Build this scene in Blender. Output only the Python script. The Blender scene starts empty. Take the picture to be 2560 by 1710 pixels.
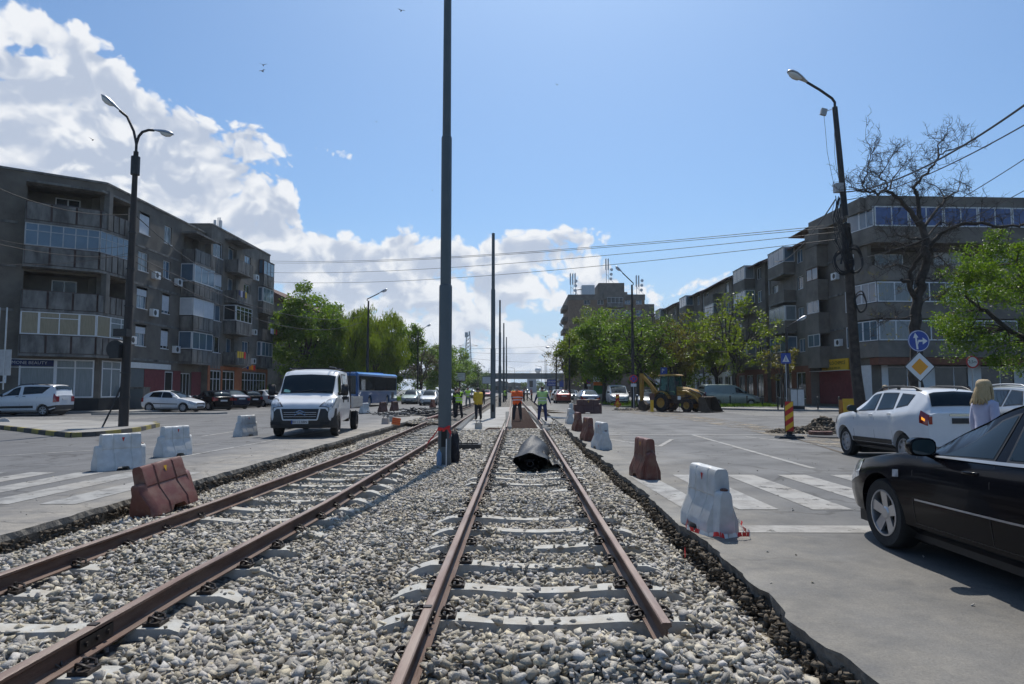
import bpy, bmesh, math, random
import numpy as np
from mathutils import Vector, Matrix, noise as mnoise
sc = bpy.context.scene
COL = sc.collection
rad = math.radians
CAMH = 1.5
F = 1707.0
PITCH = math.atan(119 / F)
YAW = math.atan(18 / F * math.cos(PITCH))
cam = bpy.data.cameras.new('camera')
cam.sensor_width = 36.0
cam.lens = 36.0 * F / 2560.0
cam.clip_start = 0.05
cam.clip_end = 5000
camo = bpy.data.objects.new('camera', cam)
COL.objects.link(camo)
camo.location = (0, 0, CAMH)
camo.rotation_euler = (math.pi / 2 + PITCH, 0, YAW)
sc.camera = camo
def ray(px, py):
 x = (px - 1280) / F
 y = (855 - py) / F
 X = x
 Y = math.cos(PITCH) - y * math.sin(PITCH)
 Z = math.sin(PITCH) + y * math.cos(PITCH)
 c, s = math.cos(YAW), math.sin(YAW)
 return Vector((c * X - s * Y, s * X + c * Y, Z))
def G(px, py, z=0.0):
 """world point at height z seen at source pixel px,py"""
 r = ray(px, py)
 t = (z - CAMH) / r.z
 return Vector((r.x * t, r.y * t, z))
def AD(px, py, d):
 """world point at world depth y=d seen at source pixel"""
 r = ray(px, py)
 t = d / r.y
 return Vector((r.x * t, d, CAMH + r.z * t))
sc.view_settings.view_transform = 'Standard'
sc.view_settings.look = 'None'
sc.view_settings.gamma = 1
sc.view_settings.exposure = 0.0
try:
 sc.cycles.max_bounces = 6
 sc.cycles.transparent_max_bounces = 12
 sc.cycles.caustics_reflective = False
 sc.cycles.caustics_refractive = False
 sc.cycles.sample_clamp_indirect = 4.0
except Exception:
 pass
SUN_EL = rad(57)
SUN_AZ = rad(5.5)       # to the right of +Y
sdir = Vector((math.sin(SUN_AZ) * math.cos(SUN_EL), math.cos(SUN_AZ) * math.cos(SUN_EL), math.sin(SUN_EL)))
sl = bpy.data.lights.new('sun', 'SUN')
sl.energy = 4.2
sl.angle = rad(0.5)
sl.color = (1.0, 0.95, 0.87)
so = bpy.data.objects.new('sun', sl)
so.rotation_euler = sdir.to_track_quat('Z', 'Y').to_euler()
so.location = (0, 0, 60)
COL.objects.link(so)
W = bpy.data.worlds.new('World')
sc.world = W
W.use_nodes = True
nt = W.node_tree
nt.nodes.clear()
class NB:
 """tiny node helper"""
 def __init__(s, nt):
  s.nt = nt
 def n(s, t, **k):
  nd = s.nt.nodes.new(t)
  ins = k.pop('ins', {})
  for a, b in k.items():
   setattr(nd, a, b)
  for a, b in ins.items():
   s.put(nd.inputs[a], b)
  return nd
 def put(s, sock, v):
  if isinstance(v, bpy.types.NodeSocket):
   s.nt.links.new(v, sock)
  elif isinstance(v, bpy.types.Node):
   s.nt.links.new(v.outputs[0], sock)
  else:
   if hasattr(sock.default_value, '__len__') and not hasattr(v, '__len__'):
    v = [v] * len(sock.default_value)
   if hasattr(v, '__len__') and len(sock.default_value) == 4 and len(v) == 3:
    v = tuple(v) + (1,)
   sock.default_value = v
 def m(s, op, a, b=0.0, c=None, clamp=False):
  nd = s.nt.nodes.new('ShaderNodeMath')
  nd.operation = op
  nd.use_clamp = clamp
  s.put(nd.inputs[0], a)
  s.put(nd.inputs[1], b)
  if c is not None:
   s.put(nd.inputs[2], c)
  return nd.outputs[0]
 def mix(s, f, a, b, mode='MIX'):
  nd = s.nt.nodes.new('ShaderNodeMix')
  nd.data_type = 'RGBA'
  nd.blend_type = mode
  s.put(nd.inputs['Factor'], f)
  s.put(nd.inputs['A'], a) if False else s.put(nd.inputs[6], a)
  s.put(nd.inputs[7], b)
  return nd.outputs[2]
 def rng(s, v, a, b, c=0.0, d=1.0, smooth=False):
  nd = s.nt.nodes.new('ShaderNodeMapRange')
  nd.clamp = True
  if smooth:
   nd.interpolation_type = 'SMOOTHSTEP'
  s.put(nd.inputs[0], v)
  for i, q in enumerate((a, b, c, d)):
   s.put(nd.inputs[i + 1], q)
  return nd.outputs[0]
 def noise(s, vec, scale, detail=4, rough=0.5, dist=0.0, dim='3D'):
  nd = s.nt.nodes.new('ShaderNodeTexNoise')
  nd.noise_dimensions = dim
  s.put(nd.inputs['Vector'], vec)
  nd.inputs['Scale'].default_value = scale
  nd.inputs['Detail'].default_value = detail
  nd.inputs['Roughness'].default_value = rough
  nd.inputs['Distortion'].default_value = dist
  return nd.outputs[0]
 def vmath(s, op, a, b=None, scale=None):
  nd = s.nt.nodes.new('ShaderNodeVectorMath')
  nd.operation = op
  s.put(nd.inputs[0], a)
  if b is not None:
   s.put(nd.inputs[1], b)
  if scale is not None:
   s.put(nd.inputs['Scale'], scale)
  return nd.outputs[1] if op in ('DOT_PRODUCT', 'LENGTH', 'DISTANCE') else nd.outputs[0]
b = NB(nt)
sky = b.n('ShaderNodeTexSky', sky_type='NISHITA', sun_disc=False)
sky.sun_elevation = SUN_EL
sky.sun_rotation = SUN_AZ
sky.altitude = 120
sky.air_density = 1.0
sky.dust_density = 1.6
sky.ozone_density = 2.2
tc = b.n('ShaderNodeTexCoord')
D = tc.outputs['Generated']
sep = b.n('ShaderNodeSeparateXYZ', ins={0: D})
az = b.m('ARCTAN2', sep.outputs[0], sep.outputs[1])
el = b.m('ARCSINE', sep.outputs[2])
AZR = 0.85
def azel(vx, vy):
 r = ray(vx * 1.0907, vy * 1.0907).normalized()
 return math.atan2(r.x, r.y), math.asin(r.z)
env_px = [(-60, 40), (0, 105), (60, 120), (200, 95), (330, 165), (380, 228), (430, 245), (500, 278), (600, 335), (672, 385),
   (705, 460), (770, 478), (860, 520), (905, 475), (990, 500), (1060, 525), (1130, 490), (1240, 500), (1330, 508), (1395, 522),
   (1430, 615), (1500, 640), (1560, 630), (1640, 640), (1750, 690), (2000, 760), (2347, 780)]
fc = nt.nodes.new('ShaderNodeFloatCurve')
cu = fc.mapping.curves[0]
pts = [((a + AZR) / (2 * AZR), e) for a, e in (azel(*p) for p in env_px)]
pts = sorted(pts)
cu.points[0].location = (0.0, pts[0][1] + .05)
cu.points[1].location = (1.0, pts[-1][1])
for x_, y_ in pts:
 if 0.01 < x_ < 0.99:
  cu.points.new(x_, y_)
fc.mapping.update()
azn = b.rng(az, -AZR, AZR)
b.put(fc.inputs['Value'], azn)
env = fc.outputs[0]
cv = b.n('ShaderNodeCombineXYZ', ins={0: az, 1: b.m('MULTIPLY', el, 1.25)})
warp = b.n('ShaderNodeTexNoise')
warp.noise_dimensions = '2D'
b.put(warp.inputs['Vector'], cv)
warp.inputs['Scale'].default_value = 9
warp.inputs['Detail'].default_value = 4
wv = b.vmath('SCALE', b.vmath('SUBTRACT', warp.outputs['Color'], (0.5, 0.5, 0.5)), scale=0.06)
P1 = b.vmath('ADD', cv, wv)
def dens(P, det, vd):
 n1 = b.noise(P, 6.5, det, 0.60, dim='2D')
 v = b.nt.nodes.new('ShaderNodeTexVoronoi')
 v.voronoi_dimensions = '2D'
 v.feature = 'SMOOTH_F1'
 b.put(v.inputs['Vector'], P)
 v.inputs['Scale'].default_value = 14
 v.inputs['Smoothness'].default_value = 0.25
 v.inputs['Roughness'].default_value = 0.62
 v.inputs['Detail'].default_value = vd
 puff = b.m('SUBTRACT', 0.62, v.outputs['Distance'])
 return b.m('ADD', b.m('MULTIPLY', n1, 0.72), b.m('MULTIPLY', puff, 0.46))
d0 = dens(P1, 9, 3.2)
d1 = dens(b.vmath('ADD', P1, (0.006, 0.026, 0)), 5, 2.0)
bias = b.rng(b.m('SUBTRACT', env, el), -0.045, 0.05, -0.34, 0.52)
hole = b.noise(b.vmath('ADD', cv, (3.1, 1.7, 0)), 5.0, 2, 0.5, dim='2D')
bias = b.m('SUBTRACT', bias, b.rng(hole, 0.55, 0.70, 0.0, 0.20))
def blob(vx, vy, rx, ry, amt):
 a, e = azel(vx, vy)
 da = b.m('DIVIDE', b.m('SUBTRACT', az, a), rx / 1565)
 de = b.m('DIVIDE', b.m('SUBTRACT', el, e), ry / 1565)
 r2 = b.m('SQRT', b.m('ADD', b.m('MULTIPLY', da, da), b.m('MULTIPLY', de, de)))
 return b.rng(r2, 0.2, 1.5, amt, 0.0)
for bl in ((40, 10, 170, 90, .66), (635, 312, 120, 42, .37), (722, 352, 40, 26, .40), (805, 372, 34, 24, .40), (1465, 527, 75, 32, .50), (1555, 522, 40, 24, .38), (1280, 560, 170, 60, .16), (1600, 640, 140, 34, .26), (1500, 650, 140, 40, .2), (1350, 540, 70, 30, .2),
   (790, 350, 50, 22, .46), (560, 560, 160, 90, .12), (760, 590, 140, 60, .10), (250, 330, 200, 120, .22), (300, 250, 130, 60, .12), (430, 380, 170, 90, .16), (960, 620, 260, 90, .14), (190, 170, 120, 60, .14)):
 bias = b.m('ADD', bias, blob(*bl))
for bl in ((240, 440, 120, 22, .18), (60, 118, 90, 16, .30), (370, 470, 40, 22, .12), (830, 540, 60, 30, .1), (1430, 580, 80, 25, .15)):
 bias = b.m('SUBTRACT', bias, blob(*bl))
out = b.rng(b.m('ABSOLUTE', az), 0.95, 1.25)
gen = b.rng(el, 0.1, 0.7, 0.06, -0.10)
bias = b.m('ADD', b.m('MULTIPLY', bias, b.m('SUBTRACT', 1.0, out)), b.m('MULTIPLY', gen, out))
den = b.m('ADD', d0, bias)
mask = b.rng(den, 0.525, 0.685, smooth=True)
thick = b.rng(den, 0.60, 1.0)
lit = b.m('MULTIPLY', b.m('SUBTRACT', d0, d1), 2.7)
lit = b.m('ADD', b.m('ADD', lit, 0.90), b.m('MULTIPLY', thick, -0.62))
lit = b.rng(lit, 0.05, 0.95, smooth=True)
lowf = b.rng(el, 0.02, 0.16, 0.62, 0.0)
ccol = b.mix(lit, (0.50, 0.57, 0.70), (0.90, 0.92, 0.95))
ccol = b.mix(lowf, ccol, (0.66, 0.74, 0.86))
skycol = b.mix(1.0, sky.outputs[0], (0.106 * 0.74, 0.106 * 0.98, 0.106 * 1.17), 'MULTIPLY')
veil = b.rng(el, -0.02, 0.26, 0.92, 0.0, smooth=True)
skycol = b.mix(veil, skycol, (0.52, 0.67, 0.87))
fin = b.mix(b.m('MULTIPLY', mask, 0.96), skycol, ccol)
bg = b.n('ShaderNodeBackground', ins={0: fin, 1: 1.0})
wo = b.n('ShaderNodeOutputWorld', ins={0: bg.outputs[0]})
try:
 W.cycles.sampling_method = 'MANUAL'
 W.cycles.sample_map_resolution = 1024
except Exception:
 pass
def tag(o, label=None, cat=None, group=None, kind=None):
 if label: o['label'] = label
 if cat: o['category'] = cat
 if group: o['group'] = group
 if kind: o['kind'] = kind
 return o
def thing(name, label, cat, loc=(0, 0, 0), rz=0.0, group=None):
 o = bpy.data.objects.new(name, None)
 o.empty_display_size = 0.3
 COL.objects.link(o)
 o.location = loc
 o.rotation_euler = (0, 0, rz)
 return tag(o, label, cat, group)
class MB:
 def __init__(s):
  s.v = []; s.f = []; s.mi = []; s.cur = 0
 def add(s, vs, fs, mi=None):
  n = len(s.v)
  s.v += [tuple(p) for p in vs]
  s.f += [tuple(i + n for i in f) for f in fs]
  s.mi += [s.cur if mi is None else mi] * len(fs)
  return s
 def box(s, c, d, M=None, mi=None, taper=1.0):
  x, y, z = d[0] / 2, d[1] / 2, d[2] / 2
  vs = []
  for k in (-1, 1):
   t = taper if k == 1 else 1
   for (a, b_) in ((-1, -1), (1, -1), (1, 1), (-1, 1)):
    vs.append(Vector((a * x * t, b_ * y * t, k * z)))
  if M is not None:
   vs = [M @ p for p in vs]
  vs = [p + Vector(c) for p in vs]
  return s.add(vs, [(0, 3, 2, 1), (4, 5, 6, 7), (0, 1, 5, 4), (1, 2, 6, 5), (2, 3, 7, 6), (3, 0, 4, 7)], mi)
 def b2(s, x0, x1, y0, y1, z0, z1, mi=None):
  return s.box(((x0 + x1) / 2, (y0 + y1) / 2, (z0 + z1) / 2), (abs(x1 - x0), abs(y1 - y0), abs(z1 - z0)), mi=mi)
 def tube(s, pts, r, n=8, caps=True, mi=None):
  pts = [Vector(p) for p in pts]
  if not hasattr(r, '__len__'):
   r = [r] * len(pts)
  rings = []
  prev = None
  for i, p in enumerate(pts):
   t = (pts[min(i + 1, len(pts) - 1)] - pts[max(i - 1, 0)])
   if t.length < 1e-9:
    t = Vector((0, 0, 1))
   t.normalize()
   if prev is None:
    a = Vector((1, 0, 0)) if abs(t.x) < 0.8 else Vector((0, 1, 0))
    u = (a - t * a.dot(t)).normalized()
   else:
    u = (prev - t * prev.dot(t))
    u = u.normalized() if u.length > 1e-6 else Vector((1, 0, 0))
   prev = u
   w = t.cross(u)
   rings.append([p + (u * math.cos(2 * math.pi * k / n) + w * math.sin(2 * math.pi * k / n)) * r[i] for k in range(n)])
  vs = [q for rg in rings for q in rg]
  fs = []
  for i in range(len(pts) - 1):
   for k in range(n):
    a = i * n + k; b_ = i * n + (k + 1) % n
    fs.append((a, b_, b_ + n, a + n))
  if caps:
   fs.append(tuple(range(n - 1, -1, -1)))
   fs.append(tuple((len(pts) - 1) * n + k for k in range(n)))
  return s.add(vs, fs, mi)
 def lathe(s, prof, n=24, M=None, mi=None, closed=False):
  """prof: (r,h) about local Z; M places it"""
  vs = []
  for (r, h) in prof:
   for k in range(n):
    a = 2 * math.pi * k / n
    p = Vector((r * math.cos(a), r * math.sin(a), h))
    vs.append(M @ p if M is not None else p)
  fs = []
  m = len(prof)
  for i in range(m - 1 + (1 if closed else 0)):
   for k in range(n):
    a = i * n + k; b_ = i * n + (k + 1) % n
    c = ((i + 1) % m) * n + (k + 1) % n; d = ((i + 1) % m) * n + k
    fs.append((a, b_, c, d))
  if not closed:
   fs.append(tuple(range(n - 1, -1, -1)))
   fs.append(tuple((m - 1) * n + k for k in range(n)))
  return s.add(vs, fs, mi)
 def prism(s, poly, h0, h1, M=None, mi=None):
  """poly in local XY extruded z h0..h1"""
  n = len(poly)
  vs = [Vector((p[0], p[1], h0)) for p in poly] + [Vector((p[0], p[1], h1)) for p in poly]
  if M is not None:
   vs = [M @ p for p in vs]
  fs = [tuple(range(n - 1, -1, -1)), tuple(range(n, 2 * n))]
  for i in range(n):
   j = (i + 1) % n
   fs.append((i, j, j + n, i + n))
  return s.add(vs, fs, mi)
 def rings(s, rgs, caps=True, mi=None, closed=True):
  n = len(rgs[0])
  vs = [p for r in rgs for p in r]
  fs = []
  for i in range(len(rgs) - 1):
   for k in range(n if closed else n - 1):
    a = i * n + k; b_ = i * n + (k + 1) % n
    fs.append((a, b_, b_ + n, a + n))
  if caps:
   fs.append(tuple(range(n - 1, -1, -1)))
   fs.append(tuple((len(rgs) - 1) * n + k for k in range(n)))
  return s.add(vs, fs, mi)
 def mesh(s, name, mats, smooth=False, org=None, fix=False):
  me = bpy.data.meshes.new(name)
  vs = s.v
  if org is not None:
   ox, oy, oz = org
   vs = [(p[0] - ox, p[1] - oy, p[2] - oz) for p in vs]
  me.from_pydata(vs, [], s.f)
  if not isinstance(mats, (list, tuple)):
   mats = [mats]
  for m in mats:
   me.materials.append(m)
  if len(mats) > 1:
   me.polygons.foreach_set('material_index', s.mi)
  if fix:
   bm = bmesh.new(); bm.from_mesh(me)
   bmesh.ops.recalc_face_normals(bm, faces=bm.faces)
   bm.to_mesh(me); bm.free()
  if smooth:
   me.polygons.foreach_set('use_smooth', [True] * len(me.polygons))
   me.set_sharp_from_angle(angle=rad(smooth if smooth is not True else 38))
  me.update()
  return me
 def build(s, name, mats, parent=None, smooth=False, world=False, fix=False, loc=None):
  org = tuple(parent.location) if (world and parent is not None) else None
  me = s.mesh(name, mats, smooth, org, fix)
  o = bpy.data.objects.new(name, me)
  COL.objects.link(o)
  if parent is not None:
   o.parent = parent
  if loc is not None:
   o.location = loc
  return o
def place_mesh(name, me, parent=None, loc=(0, 0, 0), rz=0.0):
 o = bpy.data.objects.new(name, me)
 COL.objects.link(o)
 o.location = loc
 o.rotation_euler = (0, 0, rz)
 if parent is not None:
  o.parent = parent
 return o
def kids(o):
 return [c for c in COL.objects if c.parent == o]
def dup(root, loc, rz=0.0, label=None, group=None, paint=None, scale=None):
 r = root.copy(); COL.objects.link(r)
 r.location = loc; r.rotation_euler = (0, 0, rz)
 if label: r['label'] = label
 if group: r['group'] = group
 if scale: r.scale = (scale,) * 3 if not hasattr(scale, '__len__') else scale
 for ch in root.children:
  c = ch.copy(); COL.objects.link(c); c.parent = r
  if paint is not None and ch.name.startswith(('body', 'mirror', 'crown')):
   c.material_slots[0].link = 'OBJECT'
   c.material_slots[0].material = paint
  for g in ch.children:
   d = g.copy(); COL.objects.link(d); d.parent = c
 return r
def newmat(name):
 m = bpy.data.materials.new(name)
 m.use_nodes = True
 t = m.node_tree
 t.nodes.clear()
 nb = NB(t)
 out_ = nb.n('ShaderNodeOutputMaterial')
 pr = nb.n('ShaderNodeBsdfPrincipled')
 t.links.new(pr.outputs[0], out_.inputs[0])
 return m, nb, pr, out_
def pm(name, c1, c2=None, scale=6.0, rough=0.7, bump=0.0, bscale=None, metal=0.0, spec=0.5, coat=0.0, detail=5,
  dirt=None, dscale=1.2, damt=0.5, stretch=None, world=False, rvar=0.0):
 m, nb, pr, o = newmat(name)
 if world:
  co = nb.n('ShaderNodeNewGeometry').outputs['Position']
 else:
  co = nb.n('ShaderNodeTexCoord').outputs['Object']
 if stretch:
  mp = nb.n('ShaderNodeMapping', ins={'Vector': co, 'Scale': stretch})
  co = mp.outputs[0]
 col = c1 if len(c1) == 4 else tuple(c1) + (1,)
 if c2 is not None:
  col = nb.mix(nb.rng(nb.noise(co, scale, detail, 0.55), 0.32, 0.68), c1, c2)
 if dirt is not None:
  col = nb.mix(nb.rng(nb.noise(nb.vmath('ADD', co, (7.3, 2.2, 4.1)), dscale, 6, 0.62), 0.45, 0.72, 0.0, damt), col, dirt)
 nb.put(pr.inputs['Base Color'], col)
 if rvar:
  nb.put(pr.inputs['Roughness'], nb.rng(nb.noise(co, scale * 0.7, 4), 0.3, 0.7, rough - rvar, rough + rvar))
 else:
  pr.inputs['Roughness'].default_value = rough
 pr.inputs['Metallic'].default_value = metal
 pr.inputs['Specular IOR Level'].default_value = spec
 if coat:
  pr.inputs['Coat Weight'].default_value = coat
  pr.inputs['Coat Roughness'].default_value = 0.04
 if bump:
  bn = nb.n('ShaderNodeBump')
  bn.inputs['Strength'].default_value = min(1.0, bump)
  bn.inputs['Distance'].default_value = 0.02 * max(1.0, bump)
  nb.put(bn.inputs['Height'], nb.noise(co, bscale or scale * 3, 6, 0.6))
  nb.put(pr.inputs['Normal'], bn.outputs[0])
 return m
M = {}
M['conc_old'] = pm('weathered_concrete', (.12, .116, .105), (.19, .18, .165), 1.1, .9, .5, 9, dirt=(.06, .058, .055), dscale=.5, damt=.75)
M['conc_panel'] = pm('concrete_panel', (.13, .126, .118), (.24, .23, .21), 2.2, .9, .4, 12, dirt=(.035, .033, .03), dscale=1.6, damt=.95, stretch=(1, 1, .35))
M['conc_lite'] = pm('pale_concrete', (.40, .39, .36), (.50, .49, .45), 3, .85, .4, 20, dirt=(.31, .25, .17), dscale=4.2, damt=.75)
M['slab'] = pm('fresh_slab', (.30, .295, .28), (.42, .41, .39), 1.2, .9, .3, 14, dirt=(.20, .18, .15), dscale=.8, damt=.7)
M['rail'] = pm('rusty_shaded_rail', (.070, .034, .022), (.135, .072, .048), 5, .65, .3, 40, metal=.05, dirt=(.20, .155, .12), dscale=2.6, damt=.4, stretch=(3, .5, 3), rvar=.12)  # rust, with the shade on the rail sides darkened into its colour
M['rail_top'] = pm('worn_sunlit_rail_head', (.17, .105, .080), (.27, .195, .16), 4, .5, .2, 40, metal=.2, dirt=(.30, .25, .21), dscale=2.2, damt=.6, stretch=(3, .4, 3), rvar=.1)  # worn running surface, paled further to stand in for sun on top
M['clip'] = pm('dark_clip', (.018, .016, .015), (.05, .035, .028), 30, .5, metal=.3)
M['rust'] = pm('rust_bars', (.06, .028, .020), (.10, .05, .035), 8, .8, metal=.2)
M['pole'] = pm('grey_green_paint', (.085, .105, .112), (.10, .12, .128), 2, .42, .06, 60, dirt=(.07, .085, .09), dscale=3, damt=.4)
M['darkmetal'] = pm('dark_metal', (.03, .03, .032), (.05, .048, .048), 6, .5, metal=.4)
M['black'] = pm('black_plastic', (.012, .012, .013), (.022, .022, .023), 9, .5)
M['rubber'] = pm('tyre_rubber', (.014, .014, .014), (.028, .027, .026), 12, .85, .3, 90)
M['white_pl'] = pm('white_plastic', (.55, .56, .55), (.66, .66, .64), 5, .42, .1, 40, dirt=(.36, .33, .28), dscale=3.5, damt=.55)
M['brown_pl'] = pm('red_brown_plastic', (.120, .036, .024), (.165, .055, .038), 5, .45, .15, 60, dirt=(.24, .17, .12), dscale=5.5, damt=.6, rvar=.12)
M['brown_dk'] = pm('dark_brown_plastic', (.085, .032, .024), (.12, .05, .038), 5, .5)
M['white_wall'] = pm('white_paint_wall', (.62, .62, .60), (.70, .70, .68), 3, .8)
M['frame_w'] = pm('white_window_frame', (.62, .63, .63), (.70, .70, .70), 4, .5)
M['frame_g'] = pm('aged_window_frame', (.34, .35, .36), (.46, .47, .47), 4, .6)
M['frame_b'] = pm('brown_window_frame', (.06, .035, .03), (.09, .05, .04), 4, .6)
M['glass_d'] = pm('dark_window_glass', (.012, .016, .018), (.03, .036, .038), 1.3, .06, spec=.5)
M['glass_b'] = pm('sky_reflection_glass', (.06, .11, .16), (.10, .16, .22), .8, .08, spec=.8)  # blue base colour stands in for sky mirrored in the panes
M['glass_sky'] = pm('bright_blue_panel_glass', (.02, .045, .16), (.04, .08, .24), 1.5, .18, spec=.8)
M['curtain'] = pm('curtained_glass', (.20, .16, .09), (.30, .25, .16), 7, .3, stretch=(4, 4, .3), spec=.6)
M['curtain_g'] = pm('grey_curtained_glass', (.12, .15, .16), (.22, .25, .26), 7, .2, stretch=(5, 5, .2), spec=.6)
M['shutter'] = pm('white_roller_shutter', (.50, .52, .55), (.58, .60, .62), 3, .6)
M['red_wall'] = pm('dark_red_wall', (.13, .022, .028), (.18, .035, .04), 3, .8)
M['orange_wall'] = pm('orange_brown_wall', (.32, .10, .04), (.38, .14, .06), 3, .8)
M['brick_wall'] = pm('terracotta_wall', (.15, .055, .03), (.21, .08, .045), 3, .85)
M['tile'] = pm('roof_tile', (.07, .035, .028), (.12, .06, .045), 4, .9, .6, 30)
M['grey_r'] = pm('render_grey_brown', (.122, .106, .086), (.185, .163, .135), .9, .92, .4, 12, dirt=(.07, .062, .055), dscale=.6, damt=.6)
M['grey_r2'] = pm('render_pale_grey', (.155, .135, .110), (.225, .20, .168), 1.2, .92, .4, 12, dirt=(.08, .07, .06), dscale=.7, damt=.6)
M['brick_t'] = pm('tower_brick', (.20, .13, .085), (.26, .18, .125), 2.0, .9)
M['dark_int'] = pm('dark_interior', (.02, .02, .02), (.035, .034, .033), 2, .9)
M['soil'] = pm('dark_soil', (.06, .048, .035), (.15, .122, .09), 6, .95, 1.2, 14, world=True)
M['dirt'] = pm('pale_rubble_dirt', (.20, .17, .13), (.32, .28, .22), 4, .95, 1.2, 11, world=True)
M['bark'] = pm('bark', (.040, .032, .026), (.085, .070, .058), 6, .95, .8, 22)
M['wire'] = pm('cable_black', (.015, .015, .017), None, rough=.6)
M['alu'] = pm('alu_grey', (.42, .43, .44), (.50, .51, .52), 4, .4, metal=.6)
M['chrome'] = pm('chrome', (.75, .76, .78), None, rough=.12, metal=1)
M['alloy'] = pm('alloy_wheel', (.46, .46, .47), (.52, .52, .53), 8, .28, metal=.75)
M['hubcap'] = pm('steel_wheel', (.34, .34, .35), (.42, .42, .43), 8, .4, metal=.5)
M['carglass'] = pm('car_glass', (.006, .012, .015), None, rough=.02, spec=.38)
M['carglass2'] = pm('car_glass_pale', (.03, .05, .055), (.06, .085, .09), 2, .03, spec=.8)
M['plate'] = pm('number_plate', (.6, .6, .6), None, rough=.5)
M['plate_tx'] = pm('plate_lettering', (.01, .01, .012), None, rough=.6)
M['tail'] = pm('tail_light_red', (.30, .008, .010), (.2, .004, .006), 14, .12, coat=1)
M['head'] = pm('headlight_glass', (.16, .18, .20), (.55, .58, .62), 16, .08, spec=.8, coat=1)
M['amber'] = pm('indicator_amber', (.7, .25, .03), None, rough=.15)
M['skin'] = pm('skin', (.42, .25, .17), (.48, .29, .21), 9, .6)
M['hair_d'] = pm('dark_hair', (.018, .013, .010), (.04, .03, .02), 30, .6)
M['hair_bl'] = pm('blonde_hair', (.42, .29, .13), (.62, .46, .25), 24, .5, .6, 60, stretch=(6, 6, .6))
M['orange_v'] = pm('hi_vis_orange', (.85, .13, .02), (.78, .10, .015), 9, .8)
M['yel_v'] = pm('hi_vis_yellow', (.50, .80, .06), (.42, .72, .05), 9, .8)
M['pale_v'] = pm('faded_hi_vis_green', (.42, .62, .24), (.36, .56, .2), 9, .8)
M['reflect'] = pm('reflective_strip', (.6, .62, .62), None, rough=.4)
M['yel_s'] = pm('yellow_cloth', (.60, .42, .04), (.52, .35, .03), 8, .9)
M['navy'] = pm('navy_cloth', (.012, .022, .085), (.02, .035, .11), 8, .9)
M['darkc'] = pm('dark_cloth', (.014, .014, .018), (.028, .028, .034), 8, .9)
M['greyc'] = pm('grey_cloth', (.12, .13, .14), (.18, .19, .2), 8, .9)
M['lilac'] = pm('pale_lilac_cloth', (.42, .42, .55), (.50, .50, .62), 6, .85)
M['y_stripe'] = pm('sign_yellow', (.80, .46, .02), (.74, .42, .02), 6, .45)
M['r_stripe'] = pm('sign_red', (.55, .02, .018), (.48, .018, .016), 6, .45)
M['s_blue'] = pm('sign_blue', (.012, .055, .32), (.012, .05, .28), 3, .35)
M['s_white'] = pm('sign_white', (.72, .73, .73), (.66, .67, .67), 3, .4)
M['s_orange'] = pm('sign_amber', (.80, .33, .01), (.74, .30, .01), 3, .4)
M['s_black'] = pm('sign_black', (.012, .012, .013), None, rough=.4)
M['s_green'] = pm('sign_green', (.02, .16, .04), (.02, .13, .035), 3, .4)
M['bus_blue'] = pm('bus_blue', (.012, .085, .24), (.016, .10, .27), 2, .3, coat=.6)
M['bus_top'] = pm('bus_roof_blue', (.05, .22, .55), (.06, .25, .60), 2, .35, coat=.4)
M['jcb'] = pm('shaded_machine_yellow', (.34, .18, .018), (.42, .235, .025), 4, .55, dirt=(.20, .12, .05), dscale=2.4, damt=.7)  # yellow darkened in the base colour to stand in for tree shade
M['bucket'] = pm('worn_bucket_steel', (.055, .040, .028), (.10, .075, .052), 5, .6, metal=.3)
M['tarp'] = pm('black_membrane', (.008, .008, .009), (.018, .018, .020), 5, .5, spec=.35, bump=.5, bscale=16)# .5, 16)
M['kerb_y'] = pm('kerb_yellow', (.36, .29, .05), (.22, .19, .06), 5, .8, dirt=(.14, .13, .11), dscale=2, damt=.7)
M['kerb_k'] = pm('kerb_black', (.035, .034, .033), (.09, .087, .08), 5, .8)
M['tape_r'] = pm('red_tape', (.65, .03, .03), None, rough=.5)
M['bottle'] = pm('pale_blue_bottle', (.12, .22, .36), (.2, .32, .46), 5, .15)
M['orange_pl'] = pm('orange_plastic', (.75, .17, .03), None, rough=.5)
M['wood'] = pm('weathered_wood', (.20, .14, .08), (.30, .22, .13), 9, .85)
PAINTS = {k: pm('paint_' + k, c, c2, 3, .16 if k == 'black' else .34, spec=.10 if k in ('black', 'navy') else .5, coat=.12 if k in ('black', 'navy') else .7, metal=me_, dirt=tuple(x * .75 + (.05 if max(c) > .2 else .004) for x in c), dscale=1.5, damt=.25) for k, c, c2, me_ in (
 ('white', (.66, .67, .68), (.70, .71, .72), 0), ('offwhite', (.50, .51, .50), (.56, .57, .56), 0), ('silver', (.40, .42, .43), (.44, .45, .46), .4),
 ('grey', (.10, .11, .12), (.13, .14, .15), .4), ('black', (.004, .004, .006), (.005, .005, .008), .0), ('navy', (.012, .020, .045), (.018, .028, .06), .3),
 ('red', (.22, .012, .015), (.26, .016, .018), .2), ('bluegrey', (.045, .07, .12), (.06, .09, .145), .5), ('greenish', (.22, .27, .25), (.26, .31, .28), .3),
 ('cream', (.50, .47, .38), (.54, .51, .42), 0))}
RND = random.Random(11)
def nz(x, y, s=1.0, seed=0.0):
 return mnoise.noise(Vector((x * s + seed, y * s - seed * 1.7, seed * .37)))
def edge_r(y):
 return 1.80 + .09 * nz(0, y, .6, 3) + .045 * nz(0, y, 2.3, 9) + .04 * (1 if nz(0, y, 1.1, 21) > .12 else 0) + .018 * nz(0, y, 9, 2)
def edge_l(y):
 return -5.34 + .07 * nz(0, y, .6, 5) + .05 * nz(0, y, 2.6, 14) + .02 * nz(0, y, 9, 4)
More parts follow.
